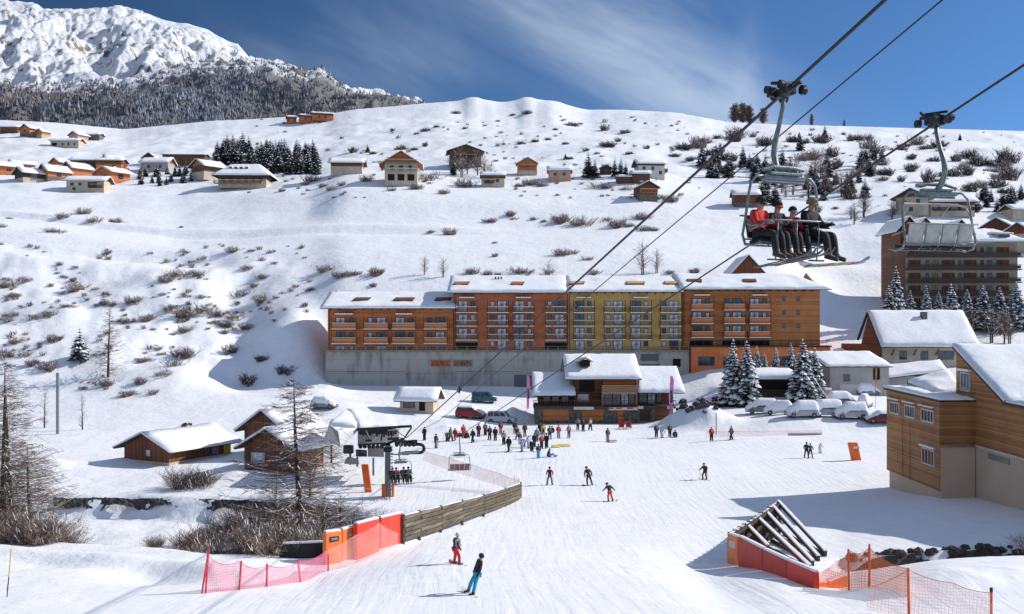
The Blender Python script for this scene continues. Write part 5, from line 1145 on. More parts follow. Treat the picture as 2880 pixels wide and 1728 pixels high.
def chair_parts(t, bar_down=True, fold=False):
    """local: y forward (travel), x left-right, z up, origin on the rope"""
    # grip: jaw block, rollers, springs
    g = MB(); g.box(-.09, .09, -.26, .26, -.10, .09); g.box(-.22, -.1, -.22, .22, -.05, .2); g.bar((-.18, -.42, .12), (-.18, .42, .18), .09)
    g.box(.02, .22, -.38, -.18, -.06, .15); g.box(.02, .22, .14, .34, -.10, .17); g.bar((-.3, .1, .22), (.15, -.3, .26), .07); g.bar((-.34, -.1, .05), (-.34, .2, .3), .07)
    gp = g.build('grip', 'steel_d', t, bevel=.02)
    for (x, y, z, r) in ((-.30, -.36, -.02, .13), (-.30, .36, .02, .11), (.26, .24, .12, .10), (.24, -.3, .10, .09), (-.12, -.5, .02, .1)):
        MB().tube([(x-.06, y, z), (x+.06, y, z)], r, 12).build('roller', 'steel_d', gp)
    arm = [(0, 0, -.05), (.01, -.02, -.35), (.01, -.17, -.75), (.01, -.32, -1.1), (.01, -.36, -1.35), (.01, -.26, -1.62), (.01, -.04, -1.84)]
    MB().tube(arm, [.06, .055, .06, .072, .078, .078, .085], 10).build('hanger_arm', 'galv', t, smooth=True)
    m = MB(); m.box(-.62, .62, -.07, .07, -1.98, -1.87); m.box(-.45, .45, -.10, .1, -1.868, -1.80); m.tube([(-.62, 0, -1.72), (-.3, 0, -1.68), (.3, 0, -1.68), (.62, 0, -1.76)], .05, 8); m.tube([(-.6, .03, -2.02), (.6, .03, -2.02)], .035, 8)
    m.build('cross_beam', 'galv', t, bevel=.02)
    for s in (-1, 1):
        m = MB()
        m.tube([(s*.60, 0, -1.90), (s*.82, .0, -1.90), (s*.98, 0, -2.05), (s*1.05, -.01, -2.35), (s*1.07, -.10, -2.85), (s*1.08, -.20, -3.2), (s*1.08, -.1, -3.42), (s*1.08, .25, -3.46), (s*1.08, .5, -3.40)], .034, 10)
        m.tube([(s*.98, .04, -2.04), (s*1.05, .35, -2.35)], .02, 6) if False else None
        m.tube([(s*1.06, -.14, -2.95), (s*1.06, .12, -3.0), (s*1.06, .42, -3.03)], .03, 8)
        m.build('side_frame', 'galv', t, smooth=True)
    # backrest panels (4) and seat
    m = MB()
    for k in range(4):
        x0 = -1.0+k*.5; m.hexa([(x0+.02, -.16, -3.28), (x0+.48, -.16, -3.28), (x0+.48, -.10, -3.28), (x0+.02, -.10, -3.28), (x0+.02, -.28, -2.78), (x0+.48, -.28, -2.78), (x0+.48, -.22, -2.78), (x0+.02, -.22, -2.78)])
    m.build('backrest', 'frame_w' if fold else 'black', t, bevel=.02)
    m = MB()
    for k in range(4):
        x0 = -1.0+k*.5; m.hexa([(x0+.02, -.08, -3.42), (x0+.48, -.08, -3.42), (x0+.48, .42, -3.38), (x0+.02, .42, -3.38), (x0+.02, -.08, -3.34), (x0+.48, -.08, -3.34), (x0+.48, .42, -3.30), (x0+.02, .42, -3.30)])
    m.build('seat', 'black', t, bevel=.02)
    m = MB()
    for z, y in ((-2.77, -.30), (-3.3, -.19), (-3.46, .1), (-3.43, .4)): m.tube([(-1.08, y, z), (1.08, y, z)], .022, 6)
    for k in (-.5, 0, .5): m.tube([(k, -.31, -2.77), (k, -.19, -3.3), (k, .1, -3.46)], .014, 5)
    m.build('seat_frame', 'galv', t)
    m = MB()
    if bar_down:
        m.tube([(-1.04, -.16, -2.95), (-1.05, .30, -2.93), (-1.0, .52, -2.92), (-.5, .56, -2.92), (.55, .56, -2.92), (.95, .54, -2.93), (1.02, .46, -3.02), (1.05, .1, -3.1)], .026, 8)
        for q in (-.62, .05, .62): m.tube([(q, .55, -2.93), (q+.05, .60, -3.3), (q+.05, .52, -3.78)], .018, 6)
        for q in (-.62, .05, .62): m.tube([(q-.18, .52, -3.78), (q+.28, .52, -3.78)], .022, 6)
    else:
        m.tube([(-1.04, -.1, -2.7), (-1.02, .1, -2.28), (-.85, .24, -2.18), (.85, .24, -2.18), (1.02, .1, -2.28), (1.04, -.1, -2.7)], .024, 8)
        for q in (-.62, .62): m.tube([(q, .24, -2.19), (q+.02, .55, -2.42), (q+.02, .62, -2.52)], .018, 6)
    m.build('safety_bar', 'galv' if bar_down else 'frame_w', t, smooth=True)
fwdA = -Vector((DIR.x, DIR.y, 0)).normalized(); rzA = math.atan2(-fwdA.x, fwdA.y)
rzC = rzA+math.pi
big = thing('chairlift_chair', 'occupied four seat chair with grey tube frame and lowered safety bar under the thick rope', 'chairlift chair', A0, rzA+R(11), 'chairs on the lift'); chair_parts(big, True); big.scale = (.9, .9, .985)
emp = thing('chairlift_chair', 'large empty chair seen from behind at the right with pale back panels', 'chairlift chair', C0, rzC, 'chairs on the lift'); chair_parts(emp, False, True)
sm1 = copy_tree(emp); sm1.location = onC(99.0); sm1['label'] = 'small distant empty chair hanging over the lift platform'
for ch_ in sm1.children:
    if ch_.name.startswith('backrest'):
        ch_.data = ch_.data.copy(); ch_.data.materials[0] = MT['black']
sm2 = copy_tree(big); sm2.scale = (1, 1, 1); sm2.location = onA(90.2)+Vector((-.25, 0, 0)); sm2['label'] = 'small distant chair with riders in front of the grey pylon'

# station at the bottom
st = thing('lift_station', 'lift base station with snow covered canopy, dark beams and rope wheels', 'lift station', (-15.0, 104, G(-15, 104)), 0)
zg = G(-15, 104)
def s_(px, py, Y): v = at(px, py, Y); return (v.x+15, v.y-104, v.z-zg)
# canopy: white fibreglass hood under heavy snow, its left end turned to the camera
YS = 103
m = MB()
fr = [s_(1004, 1208, 100), s_(1100, 1204, 100.5), s_(1120, 1203, 101), s_(1128, 1240, 101), s_(1004, 1248, 100)]
pl = [s_(925, 1185, 101), s_(992, 1200, 99.5), s_(968, 1262, 98.5), s_(915, 1222, 100)]
hood = [s_(928, 1172, 103), s_(1000, 1186, 108), s_(1088, 1185, 109), s_(1150, 1200, 103), s_(1004, 1206, 99.6)]
n = len(m.v)
A_ = Vector(s_(926, 1195, 99)); B_ = Vector(s_(1006, 1205, 99)); C_ = Vector(s_(1118, 1205, 101)); D_ = Vector(s_(1098, 1178, 110)); E_ = Vector(s_(975, 1160, 110)); F_ = Vector(s_(958, 1256, 97.5)); H_ = Vector(s_(912, 1232, 100)); G2 = Vector(s_(985, 1262, 98.5))
m.quad(B_, C_, D_, E_); m.quad(A_, H_, F_, B_); m.tri(A_, B_, E_); m.quad(H_, A_, E_, E_+Vector((0, 0, -3)));
cn = m.build('canopy', 'frame_w', st)
s = MB(); snowslab(s, B_, C_, D_, E_, .55, 16, 10, 201, .1); snowslab(s, H_, F_, B_, A_, .4, 10, 8, 203, .1); snowslab(s, A_, B_, E_+Vector((.2,0,0)), E_, .5, 8, 8, 205, .1)
s.build('snow', 'snow', cn, smooth=True)
m = MB(); a, b, c_, d = Vector(s_(1006, 1212, 99.6)), Vector(s_(1122, 1208, 100.8)), Vector(s_(1122, 1242, 100.8)), Vector(s_(1006, 1250, 99.6))
m.hexa([d, c_, c_+Vector((0, 4, 0)), d+Vector((0, 4, 0)), a, b, b+Vector((0, 4, 0)), a+Vector((0, 4, 0))]); m.build('housing', 'frame_w', st)
m = MB(); m.bar(s_(1004, 1208, 98.9), s_(1158, 1199, 99.6), .35, .22); m.bar(s_(1008, 1216, 98.9), s_(1090, 1212, 99.2), .1, .22); m.build('beam', 'steel_d', st)
m = MB(); rr = random.Random(3)
for k in range(16):
    px = 1014+k*6.6; m.box(*[c for pr in zip(s_(px, 0, 99.2)[:1]+(0,0), s_(px, 0, 99.2)[:1]+(0,0)) for c in pr][:0] or (s_(px, 0, 99.2)[0]-.09, s_(px, 0, 99.2)[0]+.09, -4.9, -4.6, s_(0, 1214+rr.random()*10, 99.2)[2]-.2, s_(0, 1212, 99.2)[2]))
for (p, q_) in (((1028, 1212), (1042, 1240)), ((1158, 1202), (1138, 1232)), ((1105, 1212), (1100, 1236)), ((1075, 1214), (1072, 1240))): m.bar(s_(p[0], p[1], 98.8), s_(q_[0], q_[1], 98.4), .13)
m.build('strut', 'steel_d', st)
m = MB(); m.bar(s_(1006, 1252, 97.6), s_(1086, 1247, 98), .24, .16); m.bar(s_(1110, 1246, 98), s_(1173, 1241, 98.5), .5, .26); m.bar(s_(1028, 1240, 97.8), s_(1046, 1239, 97.8), .3, .2); m.bar(s_(1090, 1235, 97.5), s_(1120, 1234, 97.5), .3, .24)
m.build('wheel_train', 'steel_d', st)
for px in (1014, 1026, 1038, 1050, 1062, 1074, 1116, 1128, 1140, 1152, 1164):
    p = s_(px, 1255 if px < 1100 else 1250, 97.8); MB().tube([(p[0], p[1]-.1, p[2]-.05), (p[0], p[1]+.1, p[2]-.05)], .2, 10).build('rope_wheel', 'steel_d', st)
m = MB(); p0 = Vector(s_(1138, 1262, 98.5)); p1 = Vector(s_(1180, 1262, 98.5))
pts = []
for k in range(9):
    a = math.pi*(k/8-.5); pts.append(p1+Vector((math.cos(a)*.45, 0, math.sin(a)*.42)))
m.tube([p0+Vector((0, 0, -.42))]+pts+[p0+Vector((0, 0, .42))], .16, 8); m.build('bullwheel_guard', 'black', st, smooth=True)
m = MB(); m.bar(s_(1120, 1276, 98), s_(1178, 1271, 98.2), 1.6, .1); m.bar(s_(1095, 1278, 98), s_(1150, 1279, 98), .12); m.build('platform', 'galv', st)
cb = MB().hexa([s_(1001, 1285, 97), s_(1032, 1285, 97), s_(1032, 1285, 99.5), s_(1001, 1285, 99.5), s_(1001, 1264, 97), s_(1032, 1266, 97), s_(1032, 1266, 99.5), s_(1001, 1264, 99.5)]).build('control_cabin', 'black', st)
MB().bar(Vector(s_(1003, 1270, 96.95)), Vector(s_(1030, 1271, 96.95)), .03, .35).build('pane', 'glass', cb)
wl_ = MB().hexa([s_(1034, 1285, 98.5), s_(1080, 1286, 98.5), s_(1080, 1286, 101), s_(1034, 1285, 101), s_(1034, 1256, 98.5), s_(1080, 1256, 98.5), s_(1080, 1256, 101), s_(1034, 1256, 101)]).build('machine_room', 'grey_r', st)
m = MB(); a = s_(980, 1262, 98); m.box(a.x-.5, a.x+.5, a.y-.3, a.y+.3, a.z-.5, a.z+.35) if hasattr(a, 'x') else m.box(a[0]-.5, a[0]+.5, a[1]-.3, a[1]+.3, a[2]-.5, a[2]+.35); m.build('motor', 'black', st, bevel=.15)
m = MB(); 
for (pa, pb, ya, yb) in ((985, 985, 1262, 1300), (1050, 1050, 1288, 1330), (1005, 1005, 1286, 1305), (1092, 1092, 1280, 1320)): m.bar(s_(pa, ya, 98), s_(pb, yb+8, 98), .18)
m.build('leg', 'galv', st)
p = at(1000, 1305, 97); b_ = MB().hexa([s_(968, 1305, 96.5), s_(1010, 1307, 96.5), s_(1010, 1300, 99), s_(968, 1300, 99), s_(978, 1285, 96.9), s_(1006, 1290, 96.9), s_(1006, 1290, 99), s_(978, 1285, 99)]).build('plinth', 'concrete', st)
# pylon
py_ = thing('lift_pylon', 'grey steel lift pylon standing on the platform with orange pads round its foot', 'lift pylon', on(1091, 90.6), 0)
zt = at(0, 1252, 90.6).z-py_.location.z
MB().hexa([(-.27, -.27, -.3), (.27, -.27, -.3), (.27, .27, -.3), (-.27, .27, -.3), (-.24, -.24, zt), (.24, -.24, zt), (.24, .24, zt), (-.24, .24, zt)]).build('column', 'galv', py_, bevel=.04)
m = MB(); m.bar((-.2, 0, zt+.05), (1.0, 0, zt+.55), .22); m.bar((-.7, 0, zt-.05), (.2, 0, zt+.1), .22); m.box(-.35, .35, -.35, .35, zt-.6, zt-.2); m.build('crossarm', 'steel_d', py_)
m = MB()
for k in range(14): m.box(.29, .45, -.2, .2, .6+k*.3, .64+k*.3)
m.build('ladder', 'galv', py_)
def pad(px0, px1, pt, pb, Y, mt, label, th=.35, lean=0.0, patch=None, snow=True, name='safety_pad', extra=0):
    a = at(px0, pb, Y); w = (px1-px0)/F*Y; h = (pb-pt)/F*Y; zb = G((a.x+w/2), Y)
    h = max(h, a.z+h-zb)
    t = thing(name, label, 'safety pad', (a.x+w/2, Y, zb-.03), 0)
    MB().hexa([(-w/2, 0, -.1), (w/2, 0, -.1), (w/2, th, -.1), (-w/2, th, -.1), (-w/2-lean, 0, h), (w/2-lean, 0, h), (w/2-lean, th, h), (-w/2-lean, th, h)]).build('mattress', mt, t, bevel=.06)
    if snow: MB().hexa([(-w/2-lean+.02, .03, h+.004), (w/2-lean-.02, .03, h+.004), (w/2-lean-.02, th-.03, h+.004), (-w/2-lean+.02, th-.03, h+.004), (-w/2-lean+.05, .06, h+.12), (w/2-lean-.05, .06, h+.14), (w/2-lean-.05, th-.06, h+.14), (-w/2-lean+.05, th-.06, h+.12)]).build('snow', 'snow', t, bevel=.03)
    return t
pad(1026, 1046, 1306, 1349, 93, 'orange', 'upright orange pad beside the station with a faint mark', lean=.35, snow=False)
pad(1073, 1084, 1362, 1398, 89.9, 'orange', 'orange pad on the left of the pylon foot', snow=False)
pad(1101, 1108, 1358, 1388, 90.3, 'orange2', 'thin orange pad on the right of the pylon foot', snow=False, th=.5)
q_ = pad(2398, 2424, 1246, 1296, 109.5, 'orange', 'bright orange pad standing alone on the open slope at the right', lean=.45, snow=False, th=.5)
MB().box(-.45, .25, -.012, -.003, 1.3, 1.55).build('emblem', 'frame_w', q_, bevel=.0)

# timber retaining fence from the station platform down to the pads
def wx(px, Y): return (px-CX)/F*Y
fs = []
for px, pt, pb, Y in ((1135, 1450, 1512, 59.5), (1180, 1438, 1496, 62.5), (1240, 1424, 1478, 66.5), (1300, 1408, 1455, 71.5), (1360, 1393, 1435, 77), (1420, 1374, 1414, 84), (1464, 1358, 1402, 88.5)):
    fs.append((wx(px, Y), Y, (HY-pb)/F*Y, (HY-pt)/F*Y))
fo = Vector((fs[3][0], fs[3][1], fs[3][2]))
lf = thing('log_fence', 'weathered log retaining fence running down from the lift platform to the red pads', 'fence', fo, 0)
rr = random.Random(4)
for row in range(6):
    m = MB(); f0, f1 = row/6, (row+1)/6
    for a, b in zip(fs[:-1], fs[1:]):
        p0 = Vector((a[0], a[1], a[2]-.25+(a[3]-a[2]+.25)*(f0+f1)/2+rr.uniform(-.02, .02)))-fo; p1 = Vector((b[0], b[1], b[2]-.25+(b[3]-b[2]+.25)*(f0+f1)/2+rr.uniform(-.02, .02)))-fo
        r0 = (a[3]-a[2]+.25)/12; r1 = (b[3]-b[2]+.25)/12; ex = (p1-p0)*.004
        hh0 = Vector((0, 0, r0*.93)); hh1 = Vector((0, 0, r1*.93)); nn = Vector((-(p1-p0).y, (p1-p0).x, 0)).normalized()*rr.uniform(.10, .17)
        m.hexa([p0-nn-hh0, p1-nn-hh1, p1+nn-hh1, p0+nn-hh0, p0-nn+hh0, p1-nn+hh1, p1+nn+hh1, p0+nn+hh0])
    m.build('log', ('log', 'wood_g')[row % 2], lf, bevel=.05)
for a in fs:
    MB().tube([Vector((a[0], a[1]-.16, a[2]-.6))-fo, Vector((a[0], a[1]-.16, a[3]+.08))-fo], .11, 7).build('post', 'log', lf)
s = MB()
for a, b in zip(fs[:-1], fs[1:]):
    s.tube([Vector((a[0], a[1]+.02, a[3]-.03))-fo, Vector((b[0], b[1]+.02, b[3]-.03))-fo], .07, 6)
s.build('snow', 'snow', lf, smooth=True)

# padded corner in the foreground left: four pads, black sheet, netting
def pad2(p0, p1, mt, label, th=.3, patch=None):
    """p=(px, top, bottom, Y)"""
    a = at(p0[0], p0[2], p0[3]); b = at(p1[0], p1[2], p1[3]); ta = at(p0[0], p0[1], p0[3]); tb = at(p1[0], p1[1], p1[3])
    t = thing('safety_pad', label, 'safety pad', a, 0); o = a
    d = (b-a); n = Vector((-d.y, d.x, 0)).normalized()*th
    if n.y < 0: n = -n
    za = min(G(a.x, a.y), a.z)-.1-a.z; zb = min(G(b.x, b.y), b.z)-.1-b.z
    A_, B_ = a-o+Vector((0,0,za)), b-o+Vector((0,0,zb))
    MB().hexa([A_, B_, B_+n, A_+n, ta-o, tb-o, tb-o+n, ta-o+n]).build('mattress', mt, t, bevel=.05)
    up = Vector((0, 0, .005)); e = (tb-ta).normalized()*.04
    MB().hexa([ta-o+up+e, tb-o+up-e, tb-o+n+up-e, ta-o+n+up+e, ta-o+up*20+e*2+n*.12, tb-o+up*24-e*2+n*.12, tb-o+n*.88+up*24-e*2, ta-o+n*.88+up*20+e*2]).build('snow', 'snow', t, bevel=.03)
    if patch:
        u0, u1, v0, v1, pm, txt = patch
        def q(u, v): return (a*(1-u)+b*u)*(1-v)+(ta*(1-u)+tb*u)*v-o-n.normalized()*.012
        m = MB(); m.quad(q(u0, v0), q(u1, v0), q(u1, v1), q(u0, v1)); pa = m.build('label_patch', pm, t)
        if txt:
            c = q((u0+u1)/2, (v0+v1)/2)-n.normalized()*.01; hgt = (q(0, v1)-q(0, v0)).length*.62
            link('lettering', text_mesh(txt, hgt), cloth((.75, .74, .7)), pa, loc=c, rot=(R(90), 0, math.atan2(d.y, d.x)))
    return t
pad2((916, 1499, 1585, 53.8), (962, 1494, 1570, 54.6), 'orange2', 'orange pad with a grey lettered patch at the left end of the row', patch=(.22, .80, .66, .84, 'steel_d', 'VARS'))
pad2((964, 1491, 1568, 54.8), (1003, 1483, 1552, 55.8), 'orange2', 'lighter orange pad second from the left with a pale patch', patch=(.28, .88, .66, .84, 'timber_l', 'VARS'))
pad2((1005, 1475, 1562, 55.2), (1068, 1459, 1540, 57.2), 'redpad', 'red pad third in the row, partly behind pink netting')
pad2((1072, 1458, 1537, 57.6), (1135, 1443, 1513, 59.5), 'redpad', 'bright scarlet pad at the right end of the row by the log fence')
bs = thing('black_sheet', 'black tarpaulin stretched between posts behind the netting', 'tarpaulin', at(790, 1590, 56.5), 0)
m = MB(); P4 = [at(790, 1592, 56.5), at(912, 1590, 56.5), at(912, 1524, 56.5), at(852, 1524, 56.5), at(790, 1531, 56.5)]
o = bs.location; n = len(m.v); m.v += [tuple(p-o) for p in P4]; m.f.append((0, 1, 2, 3, 4)); m.build('sheet', 'black', bs)
MB().tube([at(788, 1600, 56.5)-o, at(788, 1528, 56.5)-o], .05, 6).build('post', 'timber', bs); s = MB().box(0, 2.3, -.06, .12, 0, .12).build('snow', 'snow', bs, loc=at(795, 1531, 56.5)-o, rot=(0, -.04, 0), bevel=.04)
def net(name, label, pts, mt, tops, sag=.12, posts=(), pm='redpole', pr=.045, group=None):
    """pts: list of (px, pybottom, Y), tops: list of py"""
    B = [at(px, pb, Y) for px, pb, Y in pts]; T = [at(pts[i][0], tops[i], pts[i][2]) for i in range(len(pts))]
    o = Vector(B[0]); t = thing(name, label, 'net fence', o, 0)
    V = []; Fc = []; UV = []; L_ = 0; nz = 6; ns = 8
    cols_ = []
    for i in range(len(B)-1):
        for k in range(ns+(1 if i == len(B)-2 else 0)):
            a = k/ns; b = B[i]*(1-a)+B[i+1]*a; tt = T[i]*(1-a)+T[i+1]*a; tt = tt-Vector((0, 0, sag*4*a*(1-a)*(tt-b).length*.5))
            cols_.append((b, tt))
    for i, (b, tt) in enumerate(cols_):
        if i: L_ += (Vector(b)-cols_[i-1][0]).length
        for j in range(nz+1):
            f = j/nz; p = b*(1-f)+tt*f+Vector((0, .10*math.sin(i*.9+j*.7), 0)); V.append(tuple(p-o)); UV.append((L_, f*(tt-b).length))
    for i in range(len(cols_)-1):
        for j in range(nz): a = i*(nz+1)+j; Fc.append((a, a+nz+1, a+nz+2, a+1))
    me = bpy.data.meshes.new(name); me.from_pydata(V, [], Fc); uv = me.uv_layers.new(name='UVMap')
    for l in me.loops: uv.data[l.index].uv = UV[l.vertex_index]
    me.update(); link('netting', me, mt, t, smooth=True)
    for q in (1,):
        m = MB(); m.tube([Vector(tt)-o for b, tt in cols_], .012, 5, False); m.build('top_line', pm, t)
    for (px, pt, pb, Y, dx) in posts:
        a = at(px, pb, Y); b = at(px+dx, pt, Y); MB().tube([a-o+Vector((0, 0, -.3)), b-o], pr, 7).build('post', pm, t)
    return t
net('net_fence', 'pink safety net on red poles curving up to the orange pads', [(582, 1682, 43.2), (672, 1668, 44.5), (750, 1660, 46), (845, 1642, 48.5), (925, 1600, 52.6)], 'net_pink', [1560, 1578, 1590, 1578, 1542], .35,
    posts=[(562, 1545, 1686, 43.2, 26), (576, 1552, 1686, 43.25, 10), (670, 1578, 1680, 44.5, 9), (750, 1586, 1668, 46, 1), (848, 1576, 1650, 48.5, -10), (923, 1560, 1612, 52.5, 0)])
net('net_fence', 'faint pink net lying slack in front of the red pads', [(925, 1612, 52.3), (1000, 1578, 54.0), (1068, 1552, 56.3), (1120, 1532, 58.5)], 'net_pale', [1545, 1505, 1470, 1500], .1, pm='redpole')
net('net_fence', 'pale pink net along the edge of the lift platform above the log fence', [(1190, 1296, 98), (1250, 1318, 97), (1330, 1345, 95), (1400, 1365, 92.5), (1445, 1378, 90.5), (1462, 1392, 89)], 'net_pale', [1268, 1284, 1308, 1330, 1348, 1350], .1, pm='redpole', pr=.02, posts=[(1445, 1338, 1395, 88.2, 2), (1458, 1345, 1398, 87.9, 0)])
net('net_fence', 'lilac shaded net at the foot of the snow bank in front of the parked cars', [(1985, 1232, 131), (2080, 1232, 131), (2200, 1230, 131.5), (2312, 1229, 132)], 'net_pale', [1214, 1213, 1212, 1211], .05, pm='redpole')
net('net_fence', 'pinkish net strip before the lift queue', [(1245, 1236, 134), (1320, 1233, 135), (1400, 1224, 137), (1480, 1218, 138)], 'net_pale', [1216, 1212, 1206, 1200], .05, pm='redpole')
bn = thing('banner', 'long pale banner on the net in front of the parked cars', 'banner', at(2216, 1226, 130.8), .02)
MB().box(0, 4.5, -.02, .02, 0, .38).build('cloth', 'frame_w', bn)
MB().box(.3, 4.1, -.03, -.024, .14, .24).build('print', 'timber_l', bn)

# right foreground: raking timber wall, red pads, nets
tw = thing('timber_barrier', 'raking wall of upright timbers with long snowy props beside the red pads', 'barrier', at(2060, 1560, 57.5), 0)
o = tw.location
P1 = Vector((12.6, 57.5, 0)); P3 = Vector((18.6, 69.5, 0))
def tp(f): # top and bottom of the wall at fraction f
    p = P1.lerp(P3, f); top = at(2062+(2206-2062)*f, 1500+(1408-1500)*f, p.y).z; g = G(p.x, p.y); return p, top, g
for k in range(24):
    f = k/23; p, top, g = tp(f)
    MB().bar(Vector((p.x, p.y, g-.3))-o, Vector((p.x, p.y, top-(.22 if k % 2 else -.04)))-o, .22, .40, (0, 1, 0)).build('upright', 'wood_g' if k % 2 else 'timber', tw)
m = MB()
for h in (.25, .6, .92):
    a, b = tp(0), tp(1); m.bar(Vector((a[0].x, a[0].y, a[2]+(a[1]-a[2])*h))-o+Vector((.2, 0, 0)), Vector((b[0].x, b[0].y, b[2]+(b[1]-b[2])*h))-o+Vector((.2, 0, 0)), .14, .2)
m.build('rail', 'timber', tw)
s = MB()
for k in range(14):
    a, b = tp(k/14), tp((k+1)/14); s.bar(Vector((a[0].x, a[0].y, a[1]+.03))-o, Vector((b[0].x, b[0].y, b[1]-.03))-o, .10, .05)
s.build('snow', 'snow', tw)
for k, (f, fp, fb, Y) in enumerate(((1.0, 2322, 1556, 59.5), (.86, 2302, 1570, 57.8), (.70, 2286, 1584, 56.0), (.52, 2277, 1597, 53.6), (.30, 2160, 1540, 56.8))):
    p, top, g = tp(f); a = Vector((p.x, p.y, top-.15)); b = at(fp, fb, Y)
    pr = MB().bar(a-o, b-o, .18, .24).build('prop', 'timber', tw)
    MB().bar(a-o+Vector((0, 0, .15)), b-o+Vector((0, 0, .15)), .2, .10).build('snow', 'snow', pr)
    MB().bar(Vector((p.x+.3, p.y-.3, g+.15))-o, b-o+Vector((0, 0, -.1)), .18).build('base_beam', 'timber', tw)
rp_ = [((2046, 1502, 1563, 57.2), (2073, 1512, 1572, 55.6), 'orange2', 'small orange pad at the far end of the right hand pads'),
       ((2075, 1510, 1568, 55.4), (2142, 1545, 1606, 51.6), 'redpad2', 'deep red pad next to the small orange one'),
       ((2144, 1546, 1607, 51.5), (2212, 1578, 1645, 48.2), 'redpad2', 'deep red pad in the middle of the right hand pads'),
       ((2213, 1578, 1646, 48.1), (2288, 1610, 1672, 45.2), 'redpad', 'brighter red pad at the near end of the right hand pads')]
for k, (a, b, mt, lb) in enumerate(rp_):
    pad2(a, b, mt, lb, patch=(.2, .85, .45, .75, 'frame_w', None) if k == 0 else None)
pad2((2292, 1640, 1662, 46.5), (2330, 1640, 1664, 46.8), 'orange2', 'low orange pad on the snow just right of the red pads')
pad2((2330, 1640, 1664, 46.9), (2385, 1618, 1662, 47.6), 'orange2', 'bigger low orange pad beneath the orange net')
net('net_fence', 'bright orange net slung between poles above the low orange pads', [(2306, 1645, 46.5), (2350, 1655, 45.5), (2388, 1668, 44.3), (2445, 1668, 43.8), (2555, 1700, 41)], 'net_org', [1612, 1578, 1548, 1540, 1600], .22,
    posts=[(2388, 1545, 1668, 44.3, -2), (2445, 1531, 1670, 43.8, 0)], pm='orgpole', pr=.05)
net('net_fence', 'pale orange net sweeping through the right corner to a black capped pole', [(2440, 1718, 38.4), (2555, 1738, 37.8), (2680, 1755, 37.3), (2788, 1765, 36.8)], 'net_pale', [1655, 1602, 1640, 1668], .12,
    posts=[(2557, 1598, 1745, 37.7, -3), (2788, 1662, 1770, 36.8, 0)], pm='orgpole', pr=.05)
p = at(2788, 1664, 36.8); tag(MB().tube([(0, 0, -.02), (0, 0, .14)], .06, 8).build('pole_cap', 'black', None, loc=p), 'black cap on the pole at the lower right', 'cap')
# marker poles
mp_ = thing('piste_marker', 'thin yellow and black marker pole at the lower left edge', 'marker pole', at(18, 1678, 41.5), 0)
h_ = (1678-1545)/F*41.5
MB().tube([(0, 0, -.3), (.1, 0, h_*.42)], .022, 6).build('lower_tube', 'timber', mp_); MB().tube([(.1, 0, h_*.42), (.2, 0, h_)], .022, 6).build('upper_tube', 'yellow', mp_)
MB().tube([(.03, 0, h_*.12), (.06, 0, h_*.26)], .024, 6).build('yellow_band', 'yellow', mp_)
lp = hit(162, 1222, 100, 200); h_ = (1222-1050)/F*lp.y
tag(MB().tube([(0, 0, -.3), (0, 0, h_)], .22, 8).build('utility_pole', 'galv', None, loc=lp), 'tall bare grey pole on the snowy slope at the left', 'utility pole')
lq = on(2014, 134); tag(MB().tube([(0, 0, -.2), (0, 0, 2.9)], .06, 6).build('slope_pole', 'steel_d', None, loc=lq), 'thin dark pole standing where the snow bank begins', 'pole')
lq = on(2042, 158); tag(MB().tube([(0, 0, -.2), (0, 0, 3.9)], .09, 6).build('lamp_post', 'timber', None, loc=lq), 'brown post left of the spruces by the restaurant', 'post')
a = at(2285, 1058, 158); b = at(2350, 1148, 146); tag(MB().tube([a, a.lerp(b, .5)+Vector((0, 0, -.15)), b], .08, 6).build('stay_wire', 'snow', None, smooth=True), 'snow crusted stay wire slanting down in front of the right spruce', 'wire')
bx_ = thing('electric_box', 'small brown cabinet with a snow cap at the corner of the grey house', 'cabinet', on(2328, 161), 0)
MB().box(-.5, .5, -.3, .3, -.2, 1.5).build('box', 'pink_r', bx_); MB().box(-.55, .55, -.35, .35, 1.502, 1.85).build('snow', 'snow', bx_, bevel=.08)
rd = thing('guard_rail', 'lattice guard rail along the snowy road left of the hotel', 'guard rail', at(2285, 758, 243), 0)
m = MB(); o = rd.location
for k in range(26):
    a = at(2285+k*8, 756+k*.2, 243)-o; b = at(2291+k*8, 766+k*.2, 243)-o; m.bar(a, b, .09); m.bar(at(2291+k*8, 756, 243.05)-o, at(2285+k*8, 766, 243.05)-o, .09)
m.build('lattice', 'timber_l', rd)
# ------------------------------------------------------------------ people
def skin(name, V, E, Rd, sub=1, root=0):
    me = bpy.data.meshes.new(name); me.from_pydata([tuple(v) for v in V], E, []); me.update()
    o = bpy.data.objects.new(name, me); COL.objects.link(o)
    o.modifiers.new('s', 'SKIN')
    sv = me.skin_vertices[0].data if me.skin_vertices else None
    if sv is None: return me
    for i, r in enumerate(Rd):
        r = r if hasattr(r, '__len__') else (r, r); sv[i].radius = r; sv[i].use_root = (i == root)
    if sub: m = o.modifiers.new('u', 'SUBSURF'); m.levels = sub; m.render_levels = sub
    dg = bpy.context.evaluated_depsgraph_get(); dg.update()
    out = bpy.data.meshes.new_from_object(o.evaluated_get(dg)); out.name = name
    bpy.data.objects.remove(o); bpy.data.meshes.remove(me)
    out.materials.clear(); out.polygons.foreach_set('use_smooth', [True]*len(out.polygons)); return out
def skin_layer_fix():
    pass
